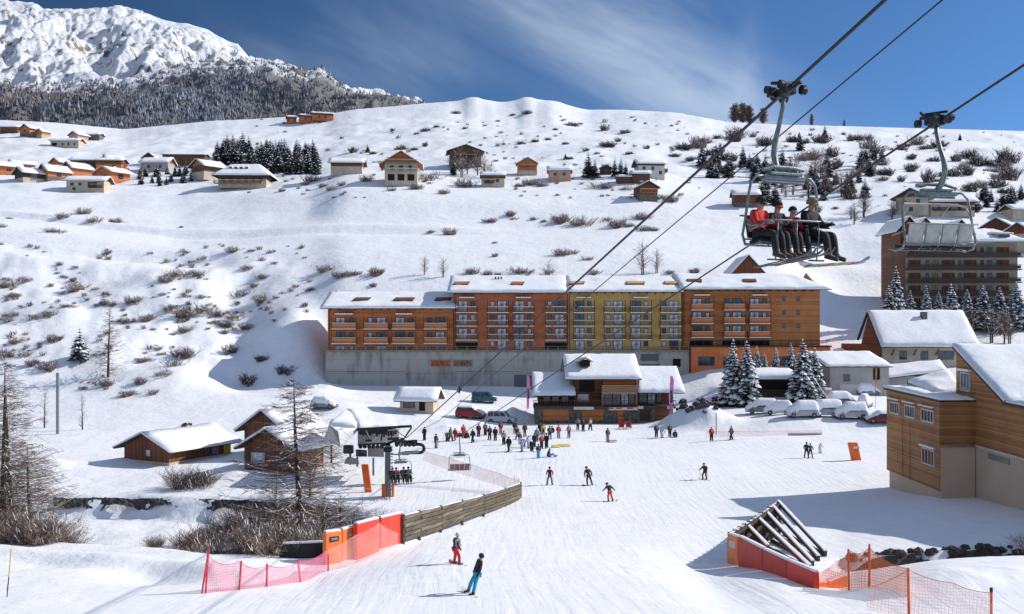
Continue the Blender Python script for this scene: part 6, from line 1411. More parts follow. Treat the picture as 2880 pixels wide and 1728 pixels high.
# a pose gives joint positions; figure faces -y, left side is +x
def P_stand(): return dict(pel=(0,0,.94), spi=(0,.01,1.15), che=(0,.0,1.36), nec=(0,-.01,1.50), hea=(0,-.03,1.60), top=(0,-.02,1.73),
    shL=(.19,0,1.42), elL=(.27,-.02,1.15), wrL=(.24,-.16,.94), shR=(-.19,0,1.42), elR=(-.27,-.02,1.15), wrR=(-.24,-.16,.94),
    hiL=(.09,0,.90), knL=(.11,-.03,.50), anL=(.12,0,.09), toL=(.14,-.17,.05), hiR=(-.09,0,.90), knR=(-.11,-.03,.50), anR=(-.12,0,.09), toR=(-.14,-.17,.05))
def P_ski():
    p = P_stand(); p.update(pel=(0,.06,.84), spi=(0,.03,1.04), che=(0,-.06,1.24), nec=(0,-.11,1.37), hea=(0,-.16,1.46), top=(0,-.17,1.59), shL=(.20,-.07,1.29), shR=(-.20,-.07,1.29),
        elL=(.34,-.14,1.05), elR=(-.34,-.14,1.05), wrL=(.36,-.38,1.0), wrR=(-.36,-.38,1.0), hiL=(.10,.06,.82), hiR=(-.10,.06,.82), knL=(.17,-.12,.48), knR=(-.17,-.12,.48), anL=(.20,.0,.1), anR=(-.20,.0,.1), toL=(.20,-.18,.06), toR=(-.20,-.18,.06)); return p
def P_wide():
    p = P_stand(); p.update(anL=(.24,0,.09), anR=(-.24,0,.09), toL=(.27,-.16,.05), toR=(-.27,-.16,.05), knL=(.19,-.03,.5), knR=(-.19,-.03,.5), elL=(.32,.02,1.16), elR=(-.32,.02,1.16), wrL=(.30,-.16,1.05), wrR=(-.30,-.16,1.05)); return p
def P_board_lean(k=1):   # heel-side/toe-side turn: body inclined to one side, knees flexed, board across
    p = P_stand(); p.update(anL=(.02,-.26,.10), anR=(-.04,.26,.10), toL=(-.12,-.27,.07), toR=(-.18,.24,.07), knL=(.12,-.22,.47), knR=(.08,.20,.47),
        hiL=(.27,-.09,.82), hiR=(.27,.09,.82), pel=(.28,0,.86), spi=(.33,0,1.06), che=(.37,-.02,1.27), nec=(.40,-.03,1.41), hea=(.42,-.04,1.50), top=(.45,-.04,1.63),
        shL=(.37,-.20,1.33), shR=(.39,.18,1.34), elL=(.30,-.33,1.08), elR=(.34,.33,1.10), wrL=(.20,-.32,.86), wrR=(.24,.36,.88)); return p
def P_board_up():
    p = P_stand(); p.update(anL=(.03,-.25,.10), anR=(-.03,.25,.10), toL=(-.11,-.25,.07), toR=(-.17,.25,.07), knL=(-.02,-.2,.47), knR=(-.05,.18,.47), hiL=(.10,-.09,.84), hiR=(.08,.09,.84), pel=(.09,0,.88), spi=(.05,0,1.08), che=(.0,-.02,1.28),
        nec=(-.04,-.03,1.42), hea=(-.07,-.05,1.50), top=(-.08,-.06,1.63), shL=(.02,-.2,1.34), shR=(.03,.18,1.34), elL=(.0,-.38,1.15), elR=(.12,.34,1.12), wrL=(-.14,-.50,1.05), wrR=(.08,.5,.98)); return p
def P_sit_snow():
    p = P_stand(); p.update(pel=(0,.15,.14), spi=(0,.2,.32), che=(0,.17,.54), nec=(0,.14,.68), hea=(0,.1,.77), top=(0,.1,.9), shL=(.19,.16,.6), shR=(-.19,.16,.6), elL=(.27,.22,.34), elR=(-.27,.22,.34), wrL=(.26,.12,.1), wrR=(-.26,.3,.1),
        hiL=(.1,.1,.13), hiR=(-.1,.1,.13), knL=(.14,-.28,.36), knR=(-.14,-.28,.36), anL=(.14,-.58,.1), anR=(-.14,-.58,.1), toL=(.15,-.7,.2), toR=(-.15,-.7,.2)); return p
def P_bend():
    p = P_stand(); p.update(pel=(0,.15,.88), spi=(0,.02,1.05), che=(0,-.2,1.12), nec=(0,-.34,1.12), hea=(0,-.43,1.08), top=(0,-.55,1.06), shL=(.19,-.25,1.12), shR=(-.19,-.25,1.12), elL=(.24,-.36,.85), elR=(-.24,-.36,.85), wrL=(.18,-.42,.62), wrR=(-.18,-.42,.62), hiL=(.09,.13,.86), hiR=(-.09,.13,.86)); return p
def P_chair():   # seated, shins hanging; seat plane z=0 is under the thighs
    return dict(pel=(0,.0,.10), spi=(0,.06,.30), che=(0,.05,.52), nec=(0,.03,.66), hea=(0,-.01,.77), top=(0,0,.90), shL=(.20,.05,.58), elL=(.25,-.08,.32), wrL=(.17,-.34,.34), shR=(-.20,.05,.58), elR=(-.25,-.08,.32), wrR=(-.17,-.34,.34),
        hiL=(.10,-.02,.10), knL=(.13,-.46,.10), anL=(.13,-.52,-.36), toL=(.13,-.70,-.42), hiR=(-.10,-.02,.10), knR=(-.13,-.46,.10), anR=(-.13,-.52,-.36), toR=(-.13,-.70,-.42))
POSES = dict(stand=P_stand(), ski=P_ski(), wide=P_wide(), lean=P_board_lean(), board=P_board_up(), sit=P_sit_snow(), bend=P_bend(), chair=P_chair())
walk = P_stand(); walk.update(anL=(.1,-.25,.09), toL=(.1,-.42,.07), knL=(.1,-.2,.5), anR=(-.1,.25,.14), toR=(-.1,.1,.05), knR=(-.1,.05,.5), elL=(.25,.12,1.14), wrL=(.24,.1,.9), wrR=(-.22,-.3,1.0)); POSES['walk'] = walk
J = ['pel','spi','che','nec','hea','top','shL','elL','wrL','shR','elR','wrR','hiL','knL','anL','toL','hiR','knR','anR','toR']
def build_pose(pn, sub):
    p = {k: Vector(v) for k, v in POSES[pn].items()}
    E = [('pel','spi'),('spi','che'),('che','nec'),('nec','hea'),('hea','top'),('che','shL'),('shL','elL'),('elL','wrL'),('che','shR'),('shR','elR'),('elR','wrR'),('pel','hiL'),('hiL','knL'),('knL','anL'),('anL','toL'),('pel','hiR'),('hiR','knR'),('knR','anR'),('anR','toR')]
    rad = dict(pel=(.14,.11), spi=(.125,.10), che=(.15,.11), nec=.055, hea=(.075,.09), top=(.07,.08), sh=.065, el=.045, wr=.032, hi=.095, kn=.062, an=.045, to=.036)
    R_ = [rad.get(j, rad.get(j[:2])) for j in J]
    out = {}
    out['body'] = skin('body', [p[j] for j in J], [(J.index(a), J.index(b)) for a, b in E], R_, sub)
    # jacket: torso to hips, sleeves to wrist, collar
    jj = ['pel','spi','che','nec','shL','elL','wrL','shR','elR','wrR']
    V = [p[j] for j in jj]; V[0] = p['pel'].lerp(p['spi'], -.25); V[3] = p['che'].lerp(p['nec'], .9)
    EJ = [('pel','spi'),('spi','che'),('che','nec'),('che','shL'),('shL','elL'),('elL','wrL'),('che','shR'),('shR','elR'),('elR','wrR')]
    RJ = [(.185,.15),(.17,.14),(.185,.145),(.085,.085),.095,.075,.055,.095,.075,.055]
    out['jacket'] = skin('jacket', V, [(jj.index(a), jj.index(b)) for a, b in EJ], RJ, sub, 2)
    jt = ['pel','hiL','knL','anL','hiR','knR','anR']
    V = [p[j] for j in jt]; 
    RT = [(.15,.13),.115,.088,.082,.115,.088,.082]
    out['trousers'] = skin('trousers', V, [(0,1),(1,2),(2,3),(0,4),(4,5),(5,6)], RT, sub, 0)
    # helmet shell and goggles
    h = p['hea']; tp_ = p['top']; ax = (tp_-p['nec']).normalized(); fw = Vector((0, -1, 0)); fw = (fw-ax*fw.dot(ax)).normalized(); rt = fw.cross(ax)
    if pn in ('lean', 'board'): fw = Vector((0, -1, 0))
    c = h.lerp(tp_, .52)
    m = MB(); seg, rings = 12, 6; n0 = 0
    for i in range(rings+1):
        th = math.pi*.60*i/rings
        for k in range(seg):
            a = 2*math.pi*k/seg; cut = 1 if math.cos(a) < .4 else .80 if i > rings-2 else 1
            d = ax*math.cos(th*cut)+(fw*math.cos(a)+rt*math.sin(a))*math.sin(th*cut); m.v.append(tuple(c+Vector((d.x*.122, d.y*.138, d.z*.128))))
    for i in range(rings):
        for k in range(seg): k2 = (k+1) % seg; m.f.append((i*seg+k, (i+1)*seg+k, (i+1)*seg+k2, i*seg+k2))
    out['helmet'] = m.mesh('helmet')
    m = MB(); g = h.lerp(tp_, .28); pts = []
    for k in range(7):
        a = (k-3)/3*1.15; pts.append(g+fw*math.cos(a)*.112+rt*math.sin(a)*.105)
    m.tube(pts, [.028,.034,.036,.032,.036,.034,.028], 6); out['goggles'] = m.mesh('goggles')
    m = MB(); e = h-ax*.01+fw*.10; m.ball(e, .02, 6, 4, (1, 1.2, 1.2)); out['nose'] = m.mesh('nose')
    # gloves: palm, four fingers and a thumb
    for s in 'LR':
        w = p['wr'+s]; d = (w-p['el'+s]).normalized(); sd = d.cross(Vector((0, 0, 1)))
        sd = sd.normalized() if sd.length > .1 else Vector((1, 0, 0)); dn = sd.cross(d)*(-1 if d.z > -.9 else 1)
        if dn.z > 0: dn = -dn
        m = MB(); m.tube([w-d*.02, w+d*.03, w+d*.085], [.042, .05, .044], 8)
        for q, (o_, ln) in enumerate(((-.033, .055), (-.011, .066), (.011, .062), (.033, .048))):
            b = w+d*.08+sd*o_; m.tube([b, b+d*ln*.6+dn*.012, b+d*ln*.75+dn*.045], [.0125, .0115, .0095], 6)
        b = w+d*.03-sd*.04; m.tube([b, b+d*.04-sd*.03, b+d*.07-sd*.02+dn*.025], [.015, .013, .011], 6)
        out['glove'+s] = m.mesh('glove')
        a = p['an'+s]; t = p['to'+s]; f = (t-a); f = f.normalized(); m = MB()
        leg = (p['kn'+s]-a).normalized()
        m.tube([a+leg*.16, a+leg*.02, a.lerp(t, .3)], [.074, .078, .07], 8); m.tube([a-f*.07-leg*.035, t-leg*.02+f*.06], [.058, .05], 8)
        out['boot'+s] = m.mesh('boot')
    for k in out:
        out[k].polygons.foreach_set('use_smooth', [True]*len(out[k].polygons))
        if not out[k].materials: out[k].materials.append(MT['black'])
    out['p'] = p
    return out
PM = {}
def pose(pn, sub=1):
    k = (pn, sub)
    if k not in PM: PM[k] = build_pose(pn, sub)
    return PM[k]
def mobj(name, me, mt, par):
    o = bpy.data.objects.new(name, me); COL.objects.link(o); o.parent = par
    o.material_slots[0].link = 'OBJECT'; o.material_slots[0].material = mt; return o
def ski_mesh(L=1.7, w=.085):
    m = MB(); pr = [(-.45*L, .0, .8), (-.4*L, 0, 1), (0, 0, .85), (.38*L, 0, 1.1), (.47*L, .04, .9), (.52*L, .12, .35)]
    for (a, b) in zip(pr[:-1], pr[1:]):
        m.hexa([(-w*a[2]/2, -a[0], a[1]), (w*a[2]/2, -a[0], a[1]), (w*b[2]/2, -b[0], b[1]), (-w*b[2]/2, -b[0], b[1]), (-w*a[2]/2, -a[0], a[1]+.02), (w*a[2]/2, -a[0], a[1]+.02), (w*b[2]/2, -b[0], b[1]+.02), (-w*b[2]/2, -b[0], b[1]+.02)])
    me = m.mesh('ski'); me.materials.append(MT['black']); return me
def board_mesh(L=1.55, w=.27):
    m = MB(); pr = [(-.52*L, .11, .35), (-.47*L, .05, .85), (-.38*L, 0, 1.05), (0, 0, .9), (.38*L, 0, 1.05), (.47*L, .05, .85), (.52*L, .11, .35)]
    for (a, b) in zip(pr[:-1], pr[1:]):
        m.hexa([(-w*a[2]/2, -a[0], a[1]), (w*a[2]/2, -a[0], a[1]), (w*b[2]/2, -b[0], b[1]), (-w*b[2]/2, -b[0], b[1]), (-w*a[2]/2, -a[0], a[1]+.025), (w*a[2]/2, -a[0], a[1]+.025), (w*b[2]/2, -b[0], b[1]+.025), (-w*b[2]/2, -b[0], b[1]+.025)])
    me = m.mesh('snowboard'); me.materials.append(MT['black']); return me
SKI = ski_mesh(); BRD = board_mesh()
def person(label, loc, rz, pn='stand', jac=(.02,.02,.025), tro=(.02,.02,.02), hel=(.02,.02,.02), gear=None, scale=1.0, sub=1, tilt=0, gcol=(.05,.05,.06), group=None, pack=None, ggl=(.02,.02,.02), glv=(.03,.03,.03), hatm=None, face=None):
    M_ = pose(pn, sub); p = M_['p']
    t = thing('person', label, 'person', loc, rz, group); t.scale = (scale,)*3
    if tilt: t.rotation_euler = (0, tilt, rz)
    mobj('body', M_['body'], MT['skin'], t); mobj('jacket', M_['jacket'], cloth(jac), t); mobj('trousers', M_['trousers'], cloth(tro), t)
    mobj('helmet', M_['helmet'], cloth(hel), t)
    if sub > 0:
        mobj('goggles', M_['goggles'], cloth(ggl), t); mobj('nose', M_['nose'], MT['skin'], t)
        for s in 'LR': mobj('glove', M_['glove'+s], cloth(glv), t)
    for s in 'LR': mobj('boot', M_['boot'+s], cloth((.06,.06,.06)), t)
    if pack:
        c = p['che'].lerp(p['spi'], .4)+Vector((0, .2, 0)); b = MB().box(c.x-.15, c.x+.15, c.y-.07, c.y+.1, c.z-.22, c.z+.2).build('backpack', cloth(pack), t, bevel=.04)
    if gear in ('ski', 'skipole'):
        for s in 'LR':
            f = p['an'+s]; d = p['to'+s]-f; o = mobj('ski', SKI, cloth(gcol), t); o.location = (f.x, f.y-.04, f.z-.12 if pn != 'chair' else f.z-.15); o.rotation_euler = (0, 0, math.atan2(d.x, -d.y)*.3)
    if gear in ('skipole', 'poles'):
        for s in 'LR':
            w = p['wr'+s]; e = Vector((w.x*1.15, w.y+(.32 if pn == 'ski' else -.05), .0)) if pn != 'chair' else w+Vector((.05, .35, -.95))
            MB().tube([w+Vector((0, 0, .06)), e], .012, 5).build('ski_pole', 'steel_d', t)
    if gear == 'board':
        o = mobj('snowboard', BRD, cloth(gcol), t)
        a, b = p['anL'], p['anR']; c = a.lerp(b, .5); o.location = (c.x-.05, c.y, min(a.z, b.z)-.12); d = (b-a); o.rotation_euler = (0, 0, math.atan2(d.y, d.x)+math.pi/2)
    return t
BLK = (.018,.018,.022); NVY = (.03,.04,.11); RED = (.62,.03,.035); WHT = (.7,.7,.72); YEL = (.75,.5,.03); PNK = (.75,.35,.33); BLU = (.04,.36,.72); GRY = (.22,.22,.24); BRN = (.16,.09,.05); TEAL = (.02,.16,.24)
# foreground pair of snowboarders
def gp(px, py, Y, dz=0): v = at(px, py, Y); return Vector((v.x, v.y, G(v.x, v.y)+dz))
def ghit(px, py): return hit(px, py, 36, 200)
p = ghit(1325, 1672); person('snowboarder in black jacket and turquoise trousers leaning into a turn', p, R(18), 'lean', BLK, (.03,.42,.62), BLK, 'board', 1.0, 2, 0, (.7,.75,.8))
p = ghit(1285, 1588); person('snowboarder in red trousers with a white hood and dark backpack', p, R(-150), 'board', (.05,.045,.05), (.70,.03,.05), (.65,.65,.78), 'board', .95, 2, 0, (.45,.05,.05), pack=(.5,.5,.56))
p = ghit(1718, 1412); person('snowboarder in black jacket and bright red trousers crouching at mid slope', p, R(-60), 'board', BLK, (.78,.03,.03), BLK, 'board', 1.0, 1, R(-16), (.1,.1,.1))
p = ghit(1660, 1366); person('all black snowboarder leaning back on a dark board', p, R(-65), 'lean', BLK, BLK, BLK, 'board', 1.08, 1, R(-38), (.05,.05,.05))
p = ghit(1546, 1366); person('standing skier in a red jacket with black pack and grey trousers', p, R(180), 'wide', RED, (.20,.19,.22), BLK, 'poles', 1.0, 1, 0, pack=BLK)
p = ghit(1982, 1350); person('black clad skier moving away with a dark pack left of the shaded slope', p, R(195), 'ski', BLK, (.04,.04,.05), NVY, 'skipole', 1.0, 1, 0, pack=BLK)
p = ghit(2268, 1288); person('black clad adult holding on to a child at the right of the slope', p, R(10), 'wide', (.02,.025,.03), (.03,.03,.035), BLK, 'ski', 1.0, 1)
p = ghit(2279, 1289); person('person in dark teal jacket right beside the black clad adult', p, R(-10), 'wide', TEAL, BLK, (.03,.05,.05), 'ski', .92, 1)
p = ghit(2306, 1275); person('small white clad child skier near the pair at the right', p, R(30), 'ski', (.78,.78,.8), (.75,.75,.78), (.1,.1,.12), 'ski', .7, 0)
# crowd: (px, py feet, Y ignored, pose, rz, jacket, trousers, helmet, scale, gear, label)
CR = [
 (1194,1240,'stand',-40,BLK,BLK,BLK,1,None,'person in black carrying skis at the left of the crowd, apart from the queue'),
 (1258,1243,'bend',30,(.12,.13,.11),BLK,BLK,1,'ski','stooping skier in grey green at the left queue'),
 (1267,1241,'walk',60,(.10,.12,.09),(.10,.1,.1),BLK,1,'ski','dark green jacketed skier hidden behind the stooping one'),
 (1280,1240,'walk',-20,RED,(.7,.1,.12),BLK,.92,'ski','child in red beside the stooping skier'),
 (1303,1232,'stand',20,RED,(.78,.05,.1),BLK,1,None,'person in bright red behind the hanging small chair'),
 (1313,1232,'sit',20,BLK,BLK,BLK,1,None,'black clad person sitting in the snow right of the person in red'),
 (1346,1229,'stand',15,BLK,BLK,BLK,1,'skipole','tall black skier standing alone before the parked white van'),
 (1365,1226,'stand',-20,(.3,.3,.33),BLK,BLK,1,'ski','skier in light grey jacket left in the trio by the white van'),
 (1377,1238,'walk',10,BLK,BLK,(.1,.1,.1),1.02,'ski','black skier in the middle of the trio by the white van'),
 (1393,1240,'stand',-10,BLK,(.03,.03,.04),BLK,1,'ski','black skier at the right of the trio by the white van'),
 (1431,1271,'walk',-30,(.02,.02,.02),(.05,.05,.04),BLK,1,'skipole','black skier standing alone left of the beginner group'),
 (1448,1222,'stand',0,BLK,BLK,BLK,1,None,'dark figure close to the right end of the white van'),
 (1462,1250,'stand',20,NVY,(.45,.45,.6),(.1,.1,.3),.85,'ski','beginner in navy jacket and lilac trousers'),
 (1474,1258,'bend',-30,WHT,(.6,.6,.75),WHT,.85,'ski','bending beginner in white within the group'),
 (1476,1229,'stand',0,(.03,.03,.03),(.1,.1,.02),BLK,1,'ski','black clad skier behind the beginner group'),
 (1486,1262,'stand',40,(.45,.55,.8),(.6,.62,.8),WHT,.9,'ski','beginner in pale blue jacket in the middle of the group'),
 (1496,1271,'bend',20,BLK,BLK,BLK,1,'ski','black instructor bending over the beginners'),
 (1503,1258,'stand',-40,NVY,NVY,BLK,.95,'ski','navy clad beginner right of the instructor'),
 (1519,1226,'stand',0,BLK,BLK,BLK,1,None,'black figure just left of the yellow jacket'),
 (1528,1228,'stand',0,YEL,BLK,BLK,1,None,'person in a yellow jacket and black trousers'),
 (1523,1262,'stand',20,(.5,.04,.05),BLK,WHT,.95,'ski','skier in dark red jacket right of the beginner group'),
 (1537,1261,'stand',-20,BLK,BLK,BLK,1,'ski','tall black skier at the right end of the beginner group'),
 (1514,1290,'stand',30,(.03,.02,.08),BLU,(.2,.1,.1),.9,'board','child in bright blue trousers in front of the group'),
 (1548,1286,'sit',70,BLK,(.45,.5,.8),BLK,1,None,'fallen snowboarder lying right of the child in blue trousers'),
 (1552,1218,'sit',-20,BLK,BLK,BLK,1,None,'black clad person seated on the snow before the restaurant'),
 (1571,1233,'stand',10,(.68,.02,.08),(.3,.33,.33),(.5,.02,.05),1,'ski','walker in a crimson jacket and grey trousers'),
 (1600,1233,'stand',-10,PNK,(.14,.15,.16),PNK,1,'ski','walker in a salmon pink jacket and dark trousers'),
 (1709,1243,'stand',40,(.05,.05,.06),(.22,.22,.2),BLK,1,'ski','skier in black jacket standing over a brown sledge'),
 (1846,1231,'stand',0,(.06,.07,.2),BLK,WHT,1,None,'person in navy with a white hat right of the restaurant'),
 (1862,1233,'bend',20,WHT,WHT,WHT,1,None,'white clad person beside the one in navy'),
 (1884,1231,'stand',0,(.13,.10,.05),BLK,(.3,.25,.1),1,None,'person in brown coat below the right restaurant corner'),
 (1899,1230,'sit',0,(.03,.08,.3),NVY,(.03,.1,.3),1,None,'child in blue sitting near the person in the brown coat'),
 (2001,1241,'stand',0,(.75,.04,.03),BLK,(.5,.03,.03),1,'ski','person in a vivid red jacket near the snow bank'),
 (2057,1239,'walk',-70,(.25,.25,.22),BLK,(.1,.1,.1),1,'skipole','skier in grey green jacket stretching an arm by the snow bank'),
]
for px, py, pn, rz, jc, tr, hl, sc, gr, lb in CR:
    person(lb, ghit(px, py), R(rz), pn, jc, tr, hl, gr, sc, 0)
EX = [(1226,1262,'stand',60,BLK,(.2,.2,.22),BLK,1,'skipole','lone dark skier just right of the wheel guard'), (1330,1246,'walk',-50,NVY,BLK,(.4,.4,.42),1,'ski','navy jacketed skier left of the tall black one'),
 (1408,1222,'stand',20,(.25,.04,.05),BLK,BLK,1,None,'person in maroon beside the parked white four by four'), (1417,1252,'stand',-15,(.5,.5,.52),BLK,BLK,1,'ski','skier in pale grey jacket between trio and beginners'),
 (1455,1238,'walk',30,BLK,(.3,.3,.35),BLK,1,'ski','black jacketed skier above the navy beginner'), (1510,1243,'stand',-20,(.35,.4,.55),(.1,.1,.12),WHT,1,'ski','skier in steel blue jacket behind the beginners'),
 (1546,1236,'walk',15,(.1,.08,.06),BLK,BLK,1,None,'dark brown clad walker right of the yellow jacket'), (1468,1271,'stand',-60,(.7,.72,.75),(.4,.45,.6),(.2,.2,.5),.8,'ski','child in white jacket at the lower left of the group'),
 (1640,1214,'stand',10,BLK,BLK,BLK,1,None,'black clad person at the wooden doors of the restaurant'), (1625,1210,'stand',-10,(.3,.28,.26),BLK,BLK,1,None,'grey clad person at the left restaurant door'),
 (1660,1212,'walk',25,(.45,.35,.3),BLK,(.3,.2,.15),1,None,'person in tan jacket walking before the restaurant')]
for px, py, pn, rz, jc, tr, hl, sc, gr, lb in EX: person(lb, ghit(px, py), R(rz), pn, jc, tr, hl, gr, sc, 0)
# sledge, and yellow beginner mats
sd = ghit(1722, 1245); sl_ = thing('sledge', 'brown wooden sledge on the snow beside the skier in black', 'sledge', sd, .4)
MB().box(-.5, .5, -.25, .25, .22, .28).build('seat', 'wood_o', sl_)
m = MB()
for s in (-.2, .2): m.tube([(-.6, s, .03), (.4, s, .03), (.6, s, .15), (.62, s, .25)], .03, 6)
m.build('runner', 'wood_b', sl_)
for px, w, lb in ((1563, 1.0, 'smaller pale yellow mat lying on the slope'), (1586, 1.6, 'bright yellow mat lying on the slope right of the beginners')):
    p = ghit(px, 1260+(-3 if px > 1570 else 0)); tag(MB().hexa([(-w/2, -.3, .03), (w/2, -.3, .03), (w/2, .3, .03), (-w/2, .3, .03), (-w/2, -.25, .16), (w/2, -.25, .10), (w/2, .3, .3), (-w/2, .3, .3)]).build('beginner_mat', pbr('mat', (.78,.62,.15)), None, loc=p, rot=(0, 0, .15), bevel=.02), lb, 'mat')
# stretcher/sun chairs in front of the restaurant
for k, (px, lb, c) in enumerate(((1748, 'dark red deck chair facing the slope, left of the pair', RED), (1768, 'dark red deck chair next to the left one before the restaurant door', (.4,.03,.04)))):
    p = ghit(px, 1208); dk = thing('deck_chair', lb, 'deck chair', p, R(10*k-8))
    m = MB(); m.hexa([(-.35, -.5, .25), (.35, -.5, .25), (.35, .1, .35), (-.35, .1, .35), (-.35, -.5, .29), (.35, -.5, .29), (.35, .1, .39), (-.35, .1, .39)]); m.hexa([(-.35, .1, .36), (.35, .1, .36), (.35, .16, .36), (-.35, .16, .36), (-.35, .5, 1.1), (.35, .5, 1.1), (.35, .56, 1.1), (-.35, .56, 1.1)]); m.build('sling', cloth(c), dk)
    m = MB()
    for s in (-.38, .38): m.bar((s, -.5, 0), (s, .5, 1.1), .05); m.bar((s, .6, 0), (s, -.2, .5), .05)
    m.build('frame', 'timber_l', dk)

# riders on the big chair: local chair frame -> world (chair faces +y local, riders face -y in their own frame -> rotate by pi)
def seat_pt(ch, x, y, z):
    x *= ch.scale.x; y *= ch.scale.y; z *= ch.scale.z
    a = ch.rotation_euler[2]; c, s = math.cos(a), math.sin(a); return ch.location+Vector((x*c-y*s, x*s+y*c, z))
rz_ = rzA+math.pi
riders = [(-.78, 'rider in a bright red jacket at the left end of the chair, black helmet', (.80,.035,.03), BLK, BLK, 'ski', 1.06, (.08,.08,.09), (.04,.04,.05), (.32,.30,.27)),
          (-.28, 'second rider from the left in black and red jacket', (.06,.02,.022), BLK, BLK, 'ski', .98, (.5,.5,.5), (.6,.1,.06), (.1,.1,.1)),
          (.18, 'smaller rider in a dark red jacket with round goggles', (.52,.02,.04), BLK, BLK, 'ski', .86, (.1,.1,.1), (.35,.35,.38), BLK),
          (.78, 'rider all in black with a golden goggled helmet at the right end', BLK, (.018,.024,.024), (.30,.24,.13), 'board', 1.12, (.6,.55,.3), (.4,.33,.12), BLK)]
for k, (x, lb, jc, tr, hl, gr, sc, gc, gg, gl) in enumerate(riders):
    # chair local +y forward; the person's own -y is forward, so x is mirrored
    pos = seat_pt(big, -x, .12, -3.30)
    t = person(lb, pos, rz_+R(11)+R((14, 4, 0, 12)[k]), 'chair', jc, tr, hl, None, sc*.9, 2, 0, gc, 'riders on the big chair', ggl=gg, glv=gl)
    if gr == 'ski':
        for s, dx in (('L', .13), ('R', -.13)):
            o = mobj('ski', SKI, cloth((.16,.16,.17)), t); o.location = (dx, -.62, -.56); o.rotation_euler = (R(-8), 0, R(6 if dx > 0 else -3))
        m = MB(); m.tube([(.16, -.38, .38), (.28, -.34, -.52)], .012, 6); m.tube([(.20, -.38, .38), (.36, -.42, -.50)], .012, 6); m.build('ski_pole', 'galv', t)
# multicoloured snowboard under the last rider
t4 = t
bd = MB(); cols4 = [(.55,.58,.75), (.75,.05,.08), (.85,.62,.05), (.1,.5,.15), (.85,.45,.05), (.75,.05,.08), (.1,.45,.2), (.4,.5,.7)]
bo = thing('snowboard_holder', None, None) if False else None
o = mobj('snowboard', BRD, cloth((.6,.6,.62)), t4); o.location = (-.02, -.62, -.56); o.rotation_euler = (R(-4), R(6), R(72)); o.scale = (1.15, 1.1, 1)
for k, c in enumerate(cols4):
    y = -.62+k*.165; MB().box(-.125, .125, y, y+.13, -.012, -.003).build('stripe', cloth(c), o)
# distant riders
for k, (x, jc) in enumerate(((-.8, BLK), (-.45, (.3,.03,.03)), (.25, BLK), (.7, (.10,.12,.16)))):
    pos = seat_pt(sm2, -x, .12, -3.30); t = person(('leftmost rider on the distant chair, in black', 'rider with a red patch second from left on the distant chair', 'black rider third from left on the distant chair', 'rider with grey frosted skis at the right end of the distant chair')[k], pos, rz_+R(6), 'chair', jc, BLK, BLK, None, 1.0, 0, 0, group=None)
    for dx in (.13, -.13):
        o = mobj('ski', SKI, cloth((.35,.38,.42)), t); o.location = (dx, -.62, -.56); o.rotation_euler = (R(-8), 0, 0)

